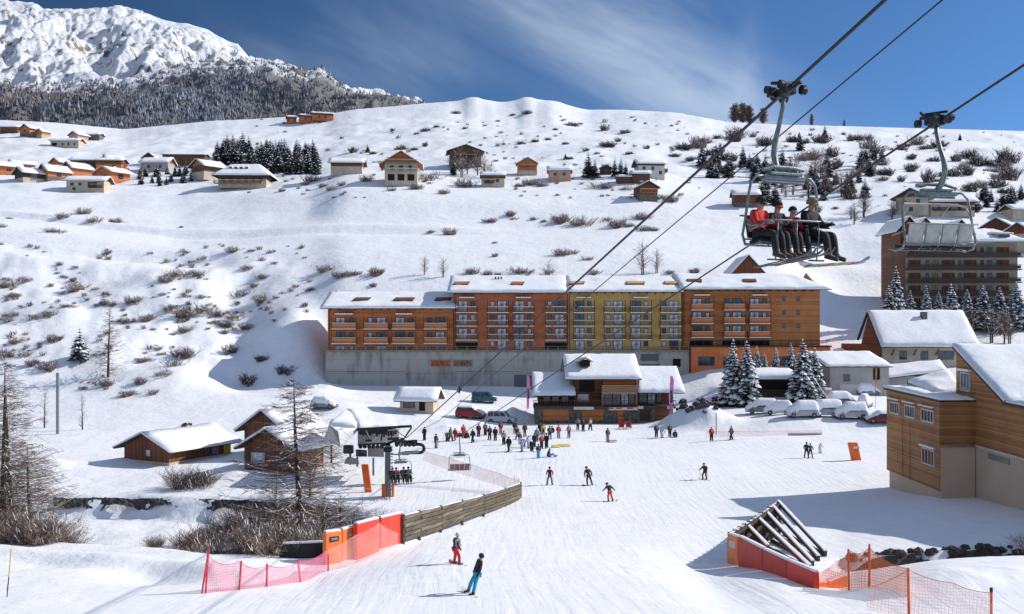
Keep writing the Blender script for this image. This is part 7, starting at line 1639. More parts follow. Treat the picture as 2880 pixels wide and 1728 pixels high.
# ------------------------------------------------------------------ vehicles
def car(label, px, py, rz, paint, kind='suv', snow=0, cat='car', seed=1, loc=None):
    p = loc or hit(px, py, 100, 230)
    t = thing({'suv': 'parked_car', 'van': 'parked_van', 'pickup': 'pickup_truck', 'hatch': 'parked_car'}[kind], label, cat, p, rz, 'snow covered parked cars' if snow > .2 else None)
    L_, W2 = {'suv': (4.6, .92), 'van': (4.4, .92), 'pickup': (5.0, .92), 'hatch': (4.1, .85)}[kind]
    H = {'suv': 1.75, 'van': 1.85, 'pickup': 1.7, 'hatch': 1.45}[kind]
    x = L_/2; belt = H*.56
    low = [(-x, .38), (-x+.02, belt*.95), (-x+.1, belt), (x-1.25, belt), (x-.25, belt*.82), (x, belt*.66), (x, .36), (x-.3, .26), (-x+.25, .28)]
    n = len(low); m = MB()
    for s, k in ((-1, 1.0), (1, 1.0)): m.v += [(a, s*W2*(1 if b < belt*.9 else .96), b) for a, b in low]
    m.f += [tuple(range(n)), tuple(reversed(range(n, 2*n)))]+[(i, n+i, n+(i+1) % n, (i+1) % n) for i in range(n)]
    body = m.build('body', paint, t, bevel=.05)
    if kind == 'pickup': cab = [(-.9, belt), (-.75, H), (.55, H), (1.05, belt)]
    elif kind == 'van': cab = [(-x+.06, belt), (-x+.12, H), (.85, H), (1.5, belt)]
    elif kind == 'suv': cab = [(-x+.08, belt), (-x+.35, H), (.55, H), (1.25, belt)]
    else: cab = [(-x+.1, belt), (-x+.6, H), (.3, H), (1.0, belt)]
    m = MB(); k = len(cab)
    m.v += [(a, -W2*(.95 if b <= belt else .78), b) for a, b in cab]+[(a, W2*(.95 if b <= belt else .78), b) for a, b in cab]
    m.f += [tuple(range(k)), tuple(reversed(range(k, 2*k)))]+[(i, k+i, k+(i+1) % k, (i+1) % k) for i in range(k)]
    m.build('cabin', paint, t, bevel=.04)
    g = MB()    # side glass, windscreen, rear glass set 1 cm proud
    def lerp(a, b, f): return (a[0]+(b[0]-a[0])*f, a[1]+(b[1]-a[1])*f)
    for s in (-1, 1):
        bl, tl_, tr_, br_ = cab
        def pt(u, v):
            q1 = lerp(bl, br_, u); q2 = lerp(tl_, tr_, u); q = lerp(q1, q2, v); ww = W2*(.95+(.78-.95)*v)+.012; return (q[0], s*ww, q[1])
        for (u0, u1) in ((.06, .34), (.38, .64), (.68, .93)):
            g.quad(pt(u0, .12), pt(u1, .12), pt(u1, .88), pt(u0, .88))
    def end(a, b, off):
        q0, q1 = lerp(a, b, .1), lerp(a, b, .9); w0, w1 = W2*.86, W2*.72
        g.quad((q0[0]+off, -w0, q0[1]), (q0[0]+off, w0, q0[1]), (q1[0]+off, w1, q1[1]), (q1[0]+off, -w1, q1[1]))
    end(cab[3], cab[2], .015); end(cab[0], cab[1], -.015); g.build('glass', 'glass', t)
    for sx in (-x+.85, x-.85):
        for s in (-1, 1):
            w = MB().tube([(sx, s*(W2-.2), .34), (sx, s*(W2+.02), .34)], .34, 14).build('wheel', 'black', t)
            MB().tube([(sx, s*(W2+.015), .34), (sx, s*(W2+.03), .34)], .19, 10).build('rim', 'galv', w)
    for s in (-1, 1):
        MB().box(x-.08, x+.01, s*W2*.75-.14, s*W2*.75+.14, belt*.6, belt*.78).build('headlight', 'frame_w', t)
        MB().box(-x-.01, -x+.05, s*W2*.82-.08, s*W2*.82+.08, belt*.65, belt*.9).build('tail_light', 'redpad2', t)
    MB().box(-x-.04, x+.03, -W2*.9, W2*.9, .26, .36).build('bumper', 'steel_d', t, bevel=.03)
    if snow:
        sn = MB(); nx, ny = 22, 9
        def prof(u):
            a = -x-.05+(L_+.1)*u
            xs = [-x-.06, cab[0][0]-.02, cab[1][0], cab[2][0], cab[3][0]+.1, x-.2, x+.06]; zs = [belt*.75, belt+.12, H+.02, H+.02, belt+.12, belt*.85, belt*.6]
            return a, float(np.interp(a, xs, zs))
        th = .22+.42*snow
        for i in range(nx+1):
            a, z = prof(i/nx)
            for j in range(ny+1):
                v = j/ny*2-1; ed = 1-abs(v)**3.5; e2 = 1-abs(i/nx*2-1)**6
                no = float(fbm(a*.9+seed*5, v*1.2+seed, 3, seed))
                hh = z+th*(.35+.65*ed)*(.5+.5*e2)+no*.12*snow
                droop = (1-ed)*.95*snow*(1 if z > belt+.3 else .45)
                sn.v.append((a, v*(W2+.07), max(hh-droop, .4)))
        for i in range(nx):
            for j in range(ny): q_ = i*(ny+1)+j; sn.f.append((q_, q_+ny+1, q_+ny+2, q_+1))
        sn.build('snow', 'snow', t, smooth=True)
    return t
paint = lambda n, c: pbr(n, c, tuple(x*.85 for x in c), 2, .35)
PW = paint('white_paint', (.62,.63,.64)); PR_ = paint('red_paint', (.50,.02,.02)); PB = paint('blue_paint', (.035,.11,.16)); PG = paint('grey_paint', (.25,.26,.27)); PD = paint('dark_red_paint', (.25,.01,.015)); PS = paint('silver_paint', (.42,.43,.44))
car('dark blue green van parked higher up left of the pink flag', 1362, 1132, R(-4), PB, 'van', 0, 'van')
car('red estate with a snowy roof parked left of the white four by four', 1324, 1176, R(-17), PR_, 'suv', .12)
car('white four by four with dark side windows nearest the lift queue', 1410, 1190, R(-12), PW, 'suv', .0)
car('snow buried dark hatchback at the far left behind the station roof', 912, 1150, R(-8), PG, 'hatch', .8, seed=4)
sc_ = [(2142, 1164, 172, PG, 'suv', .7, 'leftmost snow covered car of the lot, its dark side showing'), (2190, 1167, 165, PW, 'hatch', 1.0, 'second buried car from the left, with a round snow dome'), (2247, 1130, 178, PG, 'hatch', .9, 'snow capped car standing behind the others in mid lot'),
       (2255, 1174, 183, PS, 'suv', .9, 'buried silver car in the front row below the one standing behind'), (2322, 1172, 185, PS, 'van', .8, 'boxy snow covered van in the middle of the front row'), (2392, 1180, 180, PS, 'suv', .9, 'large snow mounded car at the right of the front row'),
       (2370, 1142, 5, PG, 'suv', .8, 'snow covered car behind the large mounded one'), (2432, 1146, 60, PS, 'hatch', 1.0, 'steeply snow drifted car near the wooden hall'), (2440, 1112, 10, PG, 'hatch', 1.0, 'buried car beneath the orange feather flag')]
for k, (px, py, rz, pc, kd, sn, lb) in enumerate(sc_): car(lb, px, py, R(rz), pc, kd, sn, seed=20+k)
car('dark red car half hidden behind the wooden hall', 2476, 1190, R(176), PD, 'hatch', .25, seed=40)
# heap of dark boulders and bits right of the restaurant
rb = random.Random(12)
for k in range(34):
    px = rb.uniform(1892, 2040); py = rb.uniform(1132, 1170)-(px-1905)*.08
    p = hit(px, py, 130, 190); s = rb.uniform(.25, .62)
    m = MB(); m.ball((0, 0, 0), s, 6, 4, (1.3, .9, .75))
    m.v = [tuple(Vector(v)*(1+rb.uniform(-.3, .3))) for v in m.v]
    t = thing('boulder', 'dark angular boulder dusted with snow in the heap right of the restaurant', 'boulder', p+Vector((0, 0, s*.3)), rb.random()*6, 'boulders heaped right of the restaurant')
    m.build('stone', 'rock', t); c = MB(); c.ball((0, 0, s*.38), s*.62, 7, 5, (1.15, .85, .42)); c.build('snow', 'snow', t, smooth=True)
# ------------------------------------------------------------------ vegetation
def ribbon(m, pts, w0, w1, rr, flat=None):
    """thin strip along pts whose plane is random (or lies flat)"""
    n = len(pts); d = (pts[-1]-pts[0])
    if flat is None:
        s = d.cross(Vector((rr.uniform(-1, 1), rr.uniform(-1, 1), rr.uniform(-1, 1))))
    else: s = d.cross(flat)
    if s.length < 1e-5: s = Vector((1, 0, 0))
    s.normalize(); k = len(m.v)
    for i, p in enumerate(pts):
        w = w0+(w1-w0)*i/(n-1); m.v += [tuple(p-s*w/2), tuple(p+s*w/2)]
    for i in range(n-1): a = k+2*i; m.f.append((a, a+1, a+3, a+2))
def rawmesh(m, name, mt):
    me = bpy.data.meshes.new(name); me.from_pydata(m.v, [], m.f); me.update(); me.materials.append(MT[mt] if isinstance(mt, str) else mt); return me
def spruce_meshes(seed, h=9.0, snowy=1.0, lay=20, fat=.24, needle='needle', fine=1.0):
    rr = random.Random(seed); cr = MB(); sn = MB(); tk = MB()
    tk.tube([(0, 0, -.6), (0, 0, h*.5), (0, 0, h*.97)], [h*.020+.03, h*.012, .01], 6)
    for l in range(lay):
        f = (l+.3)/lay; z = h*(.07+.91*f); Rr = h*fat*(1-f)**.82+.10
        nb = max(4, int((9 if f < .6 else 6)*fine))
        for b in range(nb):
            a = 2*math.pi*(b+rr.random()*.8)/nb+l*1.3; L_ = Rr*rr.uniform(.72, 1.12); dr = rr.uniform(.22, .5)*L_
            o = Vector((math.cos(a), math.sin(a), 0)); sd = Vector((-o.y, o.x, 0))
            sp = [Vector((0, 0, z))+o*L_*t+Vector((0, 0, -dr*t*t+.10*L_*t)) for t in (0, .35, .7, 1.0)]
            wd = L_*.30+.05
            for i in range(3):
                w0, w1 = wd*(.5, 1, .85)[i], wd*(1, .85, .12)[i]; p, q = sp[i], sp[i+1]
                for s in (-1, 1):
                    cr.quad(p, q, q+sd*s*w1*rr.uniform(.7, 1.2)-Vector((0, 0, w1*rr.uniform(.3, .9))), p+sd*s*w0*rr.uniform(.6, 1.1)-Vector((0, 0, w0*rr.uniform(.3, .9))))
            for k in range(int(5*fine)):     # hanging sprays
                t = rr.uniform(.25, 1); p = sp[0].lerp(sp[3], t)+Vector((0, 0, .02)); ln = wd*rr.uniform(.7, 1.4)
                s = sd*rr.uniform(-1, 1)*ln*.6+o*rr.uniform(-.1, .5)*ln; cr.tri(p-sd*ln*.2, p+sd*ln*.2, p+s-Vector((0, 0, ln*rr.uniform(.5, 1))))
            if rr.random() < .9*snowy:      # pillows of snow lying on the bough
                t0, t1 = rr.uniform(.2, .5), rr.uniform(.8, 1.02); k = len(sn.v); ww = wd*rr.uniform(.45, .8)
                for i in range(4):
                    t = t0+(t1-t0)*i/3; p = Vector((0, 0, z))+o*L_*t+Vector((0, 0, -dr*t*t+.10*L_*t)); w = ww*(.45, 1, .9, .3)[i]; up = ww*.42*(.4, 1, .9, .2)[i]+.02
                    sn.v += [tuple(p-sd*w-Vector((0, 0, w*.45))), tuple(p+Vector((0, 0, up))), tuple(p+sd*w-Vector((0, 0, w*.45)))]
                for i in range(3): q = k+3*i; sn.f += [(q, q+1, q+4, q+3), (q+1, q+2, q+5, q+4)]
    if snowy: sn.ball((0, 0, h*.965), .07*fat*h/2, 6, 4, (1, 1, 2.2))
    return rawmesh(tk, 'trunk', 'bark'), rawmesh(cr, 'crown', needle), rawmesh(sn, 'snow', 'snow')
def spruce(label, p, me, sc=1, rz=0, group=None, name='spruce', simple=False):
    t = thing(name, label, 'tree', p, rz, group); t.scale = (sc,)*3
    link('trunk', me[0], None, t); c = link('crown', me[1], None, t)
    if len(me[2].vertices): link('snow', me[2], None, c)
    return t
def bare_meshes(seed, h, nb=80, spread=.27, tw=11, z0=.12, up=-.1, snow=.7, wid=.02, mt='twig', taper=.8, trunks=1, br=.035, seg=.6):
    """larch-like bare tree: trunk, drooping limbs with side twigs, snow lying along the limbs"""
    rr = random.Random(seed); tk = MB(); tw_ = MB(); sn = MB()
    for q in range(trunks):
        ox = Vector((rr.uniform(-.5, .5)*(trunks > 1), rr.uniform(-.5, .5)*(trunks > 1), 0))*h*.09; lean = Vector((rr.uniform(-.03, .03), rr.uniform(-.03, .03), 0))*h
        hh = h*(1 if q == 0 else rr.uniform(.75, .95))
        tk.tube([ox+Vector((0, 0, -.8)), ox+lean*.3+Vector((0, 0, hh*.35)), ox+lean*.8+Vector((0, 0, hh*.7)), ox+lean+Vector((0, 0, hh))], [h*.018+.03, h*.013+.02, h*.007+.012, .01], 7)
        for b in range(nb//trunks):
            f = z0+(1-z0)*((b+rr.random())/(nb//trunks)); z = hh*f; a = rr.random()*2*math.pi
            L_ = (h*spread*(1-f)**taper+.2)*rr.uniform(.55, 1.15); o = Vector((math.cos(a), math.sin(a), 0)); base = ox+lean*f+Vector((0, 0, z))
            e = up+rr.uniform(-.25, .15)
            pts = [base+o*L_*t+Vector((0, 0, L_*(e*t+.25*t*t)))+Vector((rr.uniform(-1, 1), rr.uniform(-1, 1), 0))*L_*.04*t for t in (0, .33, .66, 1)]
            r0 = br*(.4+.6*(1-f)); tw_.tube(pts, [r0, r0*.7, r0*.45, r0*.2], 3, False)
            for k in range(tw):
                t = rr.uniform(.15, 1); i = min(int(t*3), 2); p = pts[i].lerp(pts[i+1], t*3-i); ln = L_*rr.uniform(.15, .36)+.1
                sd = Vector((-o.y, o.x, 0))*rr.choice((-1, 1)); d = (o*rr.uniform(.2, .9)+sd*rr.uniform(.3, 1)+Vector((0, 0, rr.uniform(-.55, .35)))).normalized()*ln
                ribbon(tw_, [p, p+d*.5+Vector((0, 0, -.03*ln)), p+d], wid, wid*.5, rr)
                if rr.random() < .5: ribbon(tw_, [p+d*.5, p+d*.5+Vector((rr.uniform(-1, 1), rr.uniform(-1, 1), rr.uniform(-.6, .4)))*ln*.45], wid*.8, wid*.4, rr)
            if rr.random() < snow:
                for i in range(3):
                    if rr.random() < .8:
                        p, q2 = pts[i]+Vector((0, 0, r0*1.1+.01)), pts[i+1]+Vector((0, 0, r0*.8+.01)); w = .035+wid*1.6
                        ribbon(sn, [p, p.lerp(q2, .5)+Vector((0, 0, .02)), q2], w, w*.6, rr, Vector((0, 0, 1)))
                for k in range(3):
                    p = pts[1].lerp(pts[3], rr.random())+Vector((rr.uniform(-1, 1), rr.uniform(-1, 1), -.2))*L_*.15; ribbon(sn, [p, p+o*.25*L_*rr.random()+Vector((0, 0, -.03))], wid*1.6, wid, rr, Vector((0, 0, 1)))
    return rawmesh(tk, 'trunk', 'bark'), rawmesh(tw_, 'crown', mt), rawmesh(sn, 'snow', 'snow')
def bush_mesh(seed, n=90, wid=.022, mt='twig', sub=5, snow=.25, flat=1.0, hgt=1.0):
    """shrub of radius 1: stems fanning from the ground with side twigs"""
    rr = random.Random(seed); m = MB(); sn = MB(); cl = [(rr.uniform(-.45, .45), rr.uniform(-.45, .45)) for _ in range(5)]
    for i in range(n):
        c = rr.choice(cl); b = Vector((c[0]+rr.uniform(-.15, .15), c[1]+rr.uniform(-.15, .15), -.12)); a = rr.random()*2*math.pi; s = rr.uniform(.1, .75)*flat
        L_ = rr.uniform(.45, 1.0)*hgt; d = Vector((math.cos(a)*s, math.sin(a)*s, 1)).normalized()*L_
        p1 = b+d*.5+Vector((math.cos(a), math.sin(a), 0))*.05; p2 = b+d+Vector((math.cos(a), math.sin(a), -.1))*.12*flat
        ribbon(m, [b, p1, p2], wid*1.3, wid*.5, rr)
        for k in range(sub):
            t = rr.uniform(.3, 1); p = b.lerp(p1, t*2) if t < .5 else p1.lerp(p2, t*2-1); e = (d.normalized()*.6+Vector((rr.uniform(-1, 1), rr.uniform(-1, 1), rr.uniform(-.2, .7)))).normalized()*rr.uniform(.12, .34)
            ribbon(m, [p, p+e], wid*.8, wid*.4, rr)
            if rr.random() < snow: ribbon(sn, [p+Vector((0, 0, .02)), p+e*.7+Vector((0, 0, .02))], wid*1.5, wid, rr, Vector((0, 0, 1)))
    k = len(m.v); m.v += sn.v; f0 = len(m.f); m.f += [tuple(k+i for i in f) for f in sn.f]
    me = rawmesh(m, 'shrub', mt); me.materials.append(MT['snow'])
    for i in range(f0, len(m.f)): me.polygons[i].material_index = 1
    return me
BUSH = [bush_mesh(s, 70+12*s, .03, 'twig', 8, .30, (1.0, 1.6, 1.3)[s-1], (1.0, .8, .9)[s-1]) for s in (1, 2, 3)]+[bush_mesh(s, 60, .03, 'twig2', 8, .35, 1.5, .9) for s in (4, 5)]+[bush_mesh(9, 45, .03, 'twig', 9, .3, 1.2, 1.1)]
DBUSH = [bush_mesh(s, 100, .045, 'twig3', 7, .18, 1.6, .8) for s in (6, 7, 8)]+[bush_mesh(10, 70, .045, 'twig3', 9, .18, 1.0, 1.2)]
def shrub(px, py, w, label, group, kinds=BUSH, y0=60, y1=620, sy=None, rr=rnd):
    p = hit(px, py, y0, y1); s = w/F*p.y/1.5*1.1; p.z -= .14*s; s *= rr.uniform(.85, 1.2)
    o = link('shrub', rr.choice(kinds), None, None, loc=p, rot=(0, 0, rr.random()*6)); o.scale = (s, s, s*(sy or rr.uniform(.75, 1.1)))
    tag(o, label, 'shrub', group); return o
LB = [(155,655,45),(175,614,30),(237,603,40),(272,624,40),(330,628,45),(8,641,30),(27,616,20),(508,641,14),(658,707,48),(462,793,38),(505,777,55),(543,777,50),(695,756,40),(738,785,36),(714,808,22),(675,835,45),(741,847,55),(474,878,40),(520,894,50),(575,882,50),(606,890,45),(660,898,50),(640,921,36),(699,925,45),(524,933,44),(629,938,25),(23,808,50),(70,793,44),(35,836,35),(210,793,25),(272,816,25),(217,816,44),(97,898,35),(136,890,40),(194,863,35),(380,855,45),(342,909,50),(47,964,45),(147,960,55),(66,1002,42),(443,987,30),(411,1018,38),(524,1006,52),(466,1057,56),(388,1080,46),(369,1115,46),(97,1026,40),(132,1041,46),(10,1000,50),(300,1085,40),(560,840,30),(420,905,40),(240,1010,36),(20,905,40),(300,860,30),(490,1030,40),(430,1110,35)]
for a in LB: shrub(*a, 'bare brown shrub poking through the snow on the slope left of the apartments', 'shrubs on the left slope')
for a in [(652,999,35),(737,1014,45),(800,1049,50),(703,1084,46)]: shrub(*a, 'dark bush inside the long blue shadow left of the retaining wall', 'bushes in the blue shadow', DBUSH, 120, 260)
for a in [(1212,658,20),(1263,662,36),(1375,625,36),(1430,608,34),(1449,617,22),(1585,627,48),(1643,635,52),(1709,623,32),(1740,639,50),(1775,639,32),(1802,619,44),(1814,650,40),(1841,650,26),(1577,720,40),(1616,716,36),(1651,732,32),(1395,724,20),(1391,685,18),(1500,620,20),(1530,628,18),(1560,622,22)]:
    shrub(*a, 'brown bush on the white slope above the apartment roofs', 'bushes above the apartments')
for a in [(983,774,52),(920,762,42),(951,781,40),(1053,774,50),(1053,805,26),(1325,772,36),(1371,776,30),(1400,776,26),(1468,771,50),(1545,770,30),(1674,772,36),(1884,772,30),(1958,770,30)]:
    shrub(*a, 'bare twiggy bush just behind the apartment roof line', 'bushes behind the roof line')
for a in [(1305,526,50),(1247,545,32),(1457,526,30),(1496,522,40),(1519,526,36),(1686,530,56),(1709,530,36),(968,522,36),(1030,510,38),(1100,538,26),(1166,534,30),(1208,507,60),(880,512,40),(905,528,30),(935,535,28),(860,520,30),(790,540,26),(1765,535,30),(1850,560,46),(1880,568,50)]:
    shrub(*a, 'brown bush between the chalets on the plateau', 'bushes between the chalets')
for a in [(1200,369,26),(1228,359,20),(1170,379,15),(1104,371,12),(1608,355,30),(1701,367,30),(1756,375,34),(1709,413,36),(1562,367,14),(1767,435,26),(1589,406,20),(1597,448,20),(1465,406,20),(1503,400,22),(1193,413,20),(1127,421,30),(1162,423,26),(1899,441,28),(1307,364,16),(1280,320,24),(1440,325,18),(1480,322,24),(990,430,24),(1050,433,18),(1150,450,22),(1395,455,12),(1650,425,22),(1740,400,16),(1820,420,18),(860,460,16),(1540,395,18)]:
    shrub(*a, 'small dark bush high on the snowy hillside below the ridge', 'bushes high on the hillside', DBUSH)
rs_ = random.Random(77)
n_ = 0
while n_ < 105:
    px = rs_.uniform(1930, 2870); py = rs_.uniform(378, 610)
    band = abs(py-(390+(px-1950)*.12)) < 60 or abs(py-(500+(px-2300)*.22)) < 48
    if not band and rs_.random() > .22: continue
    if px > 2480 and py > 545: continue
    if px < 2200 and py > 560: continue
    w = rs_.uniform(16, 46)*(1 if band else .6)
    shrub(px, py, w, 'dark leafless bush on the rough hillside at the right', 'bushes on the right hillside', DBUSH+BUSH[:1]*1, 200, 560, rs_.uniform(.8, 1.5), rs_); n_ += 1
# snowy spruces at the carport
SPB = [spruce_meshes(s, 9, 1.0, 24, .25, 'needle', 1.25) for s in (11, 12, 13)]
def sp(px, pt, pb, k, label, y0=120, y1=230, Y=None, M_=SPB, H=9.0, grp=None, name='spruce', wide=1.0):
    p = on(px, Y) if Y else hit(px, pb, y0, y1)
    h = (HY-pt)/F*p.y-p.z; t = spruce(label, p, M_[k % len(M_)], h/H, rnd.random()*6, grp, name); t.scale = (h/H*wide, h/H*wide, h/H); return t
sp(2062, 950, 1148, 0, 'leftmost of the big snow laden spruces by the restaurant', Y=158, wide=1.0)
sp(2100, 955, 1140, 1, 'large snow laden spruce immediately left of the carport', Y=157, wide=1.1)
sp(2128, 972, 1080, 2, 'snowy spruce behind the carport at its left end', Y=170)
sp(2182, 975, 1070, 0, 'snowy spruce behind the middle of the carport', Y=173)
sp(2150, 990, 1070, 1, 'shortest snowy spruce behind the carport', Y=175)
sp(2224, 963, 1070, 2, 'snowy spruce behind the right end of the carport', Y=172)
sp(2258, 950, 1132, 1, 'biggest snow laden spruce right of the carport', Y=159, wide=1.15)
sp(2292, 975, 1120, 0, 'snow laden spruce touching the grey house', Y=163, wide=1.05)
# trees at the hotel foot
sp(2675, 795, 900, 2, 'lit snowy spruce in front of the hotel balconies', Y=203, wide=1.2)
sp(2605, 800, 900, 0, 'frosted spruce left of the lit one at the hotel', Y=206, wide=.9)
sp(2520, 745, 895, 1, 'tall shadowed spruce against the hotel side wall', Y=209, wide=.9)
sp(2500, 800, 900, 2, 'lower shadowed spruce at the hotel corner', Y=205, wide=1.1)
for (px, pt, lb) in ((2560, 815, 'dark spruce right of the tall shadowed one at the hotel'), (2640, 820, 'small spruce between the two front spruces of the hotel'), (2720, 812, 'shadowed spruce right of the lit one at the hotel'), (2765, 800, 'shadowed spruce in the middle of the hotel garden'), (2812, 806, 'shadowed spruce near the right end of the hotel'), (2858, 790, 'dark spruce at the right edge before the hotel')):
    sp(px, pt, 900, rnd.randrange(3), lb, Y=207+rnd.random()*4, wide=1.25)
# conifers on the plateau
DK = [spruce_meshes(s, 9, .30, 15, .27, 'needle2', .9) for s in (21, 22, 23)]
rg = random.Random(9)
gl = []
for k in range(118):
    px = rg.uniform(608, 896); f = (px-608)/288; top = 392+abs(px-730)*.10*(1 if px > 730 else 1.0)
    py = rg.uniform(450, 492) if px > 700 else rg.uniform(440, 470); h = rg.uniform(52, 84)*(1-.5*abs(f-.45))
    gl.append((py, px, h))
for py, px, h in sorted(gl): sp(px, py-h, py, rg.randrange(3), 'dark conifer in the dense grove behind the big lodge', 300, 520, None, DK, 9, 'conifers of the dense grove', 'conifer', rg.uniform(1.0, 1.35))
for k in range(30):
    px = rg.uniform(395, 600); py = rg.uniform(478, 525) if px < 560 else rg.uniform(470, 490); h = rg.uniform(26, 42)
    if 540 < px and py > 500: continue
    sp(px, py-h, py, rg.randrange(3), 'frosted young conifer among the houses left of the big lodge', 300, 520, None, DK, 9, 'young conifers among the left houses', 'conifer', 1.15)
for (px, pt, pb, wd, lb) in ((1654, 424, 500, 1.2, 'tall dark spruce standing beside the tiny hut'), (1673, 445, 500, 1.2, 'shorter spruce right of the tall dark one'), (1729, 440, 498, .9, 'slim spruce right of the tiny hut'), (1746, 440, 500, .9, 'second slim spruce right of the tiny hut'), (1760, 452, 500, .9, 'third slim spruce right of the tiny hut'), (1034, 405, 430, 1.3, 'lone small spruce above the white chalets'), (1590, 430, 450, 1.3, 'lone small conifer above the salmon house'), (1276, 455, 482, 1.2, 'small conifer left of the dark brown chalet'), (1275, 440, 495, 1.0, 'taller conifer at the foot of the dark brown chalet')):
    sp(px, pt, pb, 0, lb, 280, 560, None, DK, 9, None, 'conifer', wd)
for k in range(44):
    px = rg.uniform(1990, 2450); py = rg.uniform(480, 585)-(abs(px-2200)*.12); h = rg.uniform(34, 70)
    if px < 2140 and py > 520: py -= 45
    sp(px, py-h, py, rg.randrange(3), 'dark frosted conifer in the thicket on the right hillside', 240, 520, None, DK, 9, 'conifers of the right thicket', 'conifer', 1.15)
for k in range(16):
    px = rg.uniform(2740, 2880); py = rg.uniform(560, 600); h = rg.uniform(38, 60)
    sp(px, py-h, py, rg.randrange(3), 'grey frosted conifer above the village at the right edge', 260, 520, None, DK, 9, 'conifers at the right edge', 'conifer', 1.1)
for (px, pt, pb) in ((2458, 405, 452), (2480, 412, 455), (1975, 400, 470), (2248, 368, 392), (2700, 372, 396), (2050, 430, 500), (2250, 372, 425), (2320, 350, 390), (2740, 420, 450)):
    sp(px, pt, pb, 1, 'single dark conifer dotted on the open upper right slope', 240, 640, None, DK, 9, 'single conifers on the upper right slope', 'conifer', 1.1)
# bare trees
SKT = [bare_meshes(31+k, 12, 240, .22, 12, .06, .9, 0, .17, 'twig', .32, 3, .12) for k in range(2)]
def bare(label, p, me, h, H, rz=0, name='bare_tree', group=None, wide=1):
    t = thing(name, label, 'tree', p, rz, group); s = h/H; t.scale = (s*wide, s*wide, s); link('trunk', me[0], None, t); c = link('crown', me[1], None, t)
    if len(me[2].vertices): link('snow', me[2], None, c)
    return t
for (px, pt, pb, w, lb) in ((2066, 294, 352, 1.4, 'left of the two dense trees on the skyline ridge'), (2086, 292, 352, 1.5, 'broad bare tree in the middle of the skyline clump'), (2108, 298, 352, 1.2, 'right end tree of the bigger skyline clump'), (2144, 306, 352, 1.4, 'separate rounder tree right of the skyline clump'), (2282, 322, 352, .8, 'small lone tree on the skyline right of the lift arm'), (2374, 338, 358, .8, 'tiniest tree on the right skyline')):
    p = on(px, 585); bare(lb, p, SKT[0], (HY-pt)/F*585-p.z, 12, rnd.random()*6, 'ridge_tree', None, w)
SLT = [bare_meshes(41+k, 8, 60, .36, 7, .12, .7, .25, .055, 'twig3' if k else 'twig', .5, 2, .06) for k in range(2)]
for (px, pt, pb, lb) in ((1193, 720, 776, 'spreading bare tree behind the left roof end'), (1248, 725, 780, 'bare tree next to the spreading one behind the roofs'), (1810, 680, 772, 'tallest bare tree behind the ochre block'), (1845, 700, 772, 'thin bare tree right of the tallest one'), (1545, 735, 800, 'bare round topped tree showing over the red block roof')):
    p = hit(px, pb, 205, 300) if lb[:4] != 'bare' or 'round' not in lb else on(px, 212)
    bare(lb, p, SLT[0], (HY-pt)/F*p.y-p.z, 8, rnd.random()*6)
p = on(1545, 206.5); bare('dark bush like treetop rising behind the red roof', p, SLT[1], (HY-768)/F*206.5-p.z, 8, 1.0, 'bare_tree', None, 1.2) if False else None
for (px, pt, pb, k) in ((1290, 415, 482, 0), (1315, 425, 490, 1), (1345, 420, 495, 0), (1360, 440, 500, 1), (1300, 445, 500, 0), (1380, 455, 505, 1), (1270, 420, 470, 1)):
    p = hit(px, pb, 280, 400); bare('bare tree crowding round the dark brown chalet', p, SLT[k], (HY-pt)/F*p.y-p.z, 8, rnd.random()*6, 'bare_tree', 'bare trees round the dark brown chalet', 1.2)
for k in range(22):
    px = rg.uniform(2180, 2520); py = rg.uniform(520, 640) if px > 2380 else rg.uniform(500, 560); h = rg.uniform(40, 75)
    p = hit(px, py, 240, 420); bare('bare frosted tree in the thicket below the right hillside', p, SLT[k % 2], h/F*p.y, 8, rnd.random()*6, 'bare_tree', 'bare trees of the right thicket', 1.3)
for k in range(12):
    px = rg.uniform(2560, 2870); p = on(px, rg.uniform(199, 206)); bare('bare snowy tree in the garden at the hotel foot', p, SLT[k % 2], rg.uniform(5, 8), 8, rnd.random()*6, 'bare_tree', 'bare garden trees at the hotel foot', 1.1)
# left slope: young pine and larch
PN = spruce_meshes(51, 9, .75, 12, .36, 'needle', 1.2)
sp(224, 920, 1015, 0, 'bushy young pine with snow on its boughs on the left slope', 150, 230, None, [PN], 9, None, 'young_pine', 1.0)
L1 = bare_meshes(61, 11, 130, .30, 9, .05, .0, .35, .035, 'twig', .75, 1, .035)
p = hit(304, 1062, 140, 230); bare('slender bare larch with a pale top on the left slope', p, L1, (HY-868)/F*p.y-p.z, 11, 1, 'larch')
L2 = bare_meshes(62, 7, 60, .15, 6, .05, .5, .2, .03, 'twig2', .5, 1, .03)
p = hit(125, 1205, 110, 200); bare('pale reddish young larch left of the grey pole', p, L2, (HY-1095)/F*p.y-p.z, 7, 2, 'larch')
p = hit(232, 1210, 110, 200); bare('small thin larch right of the grey pole', p, L2, (HY-1110)/F*p.y-p.z, 7, 3, 'larch')
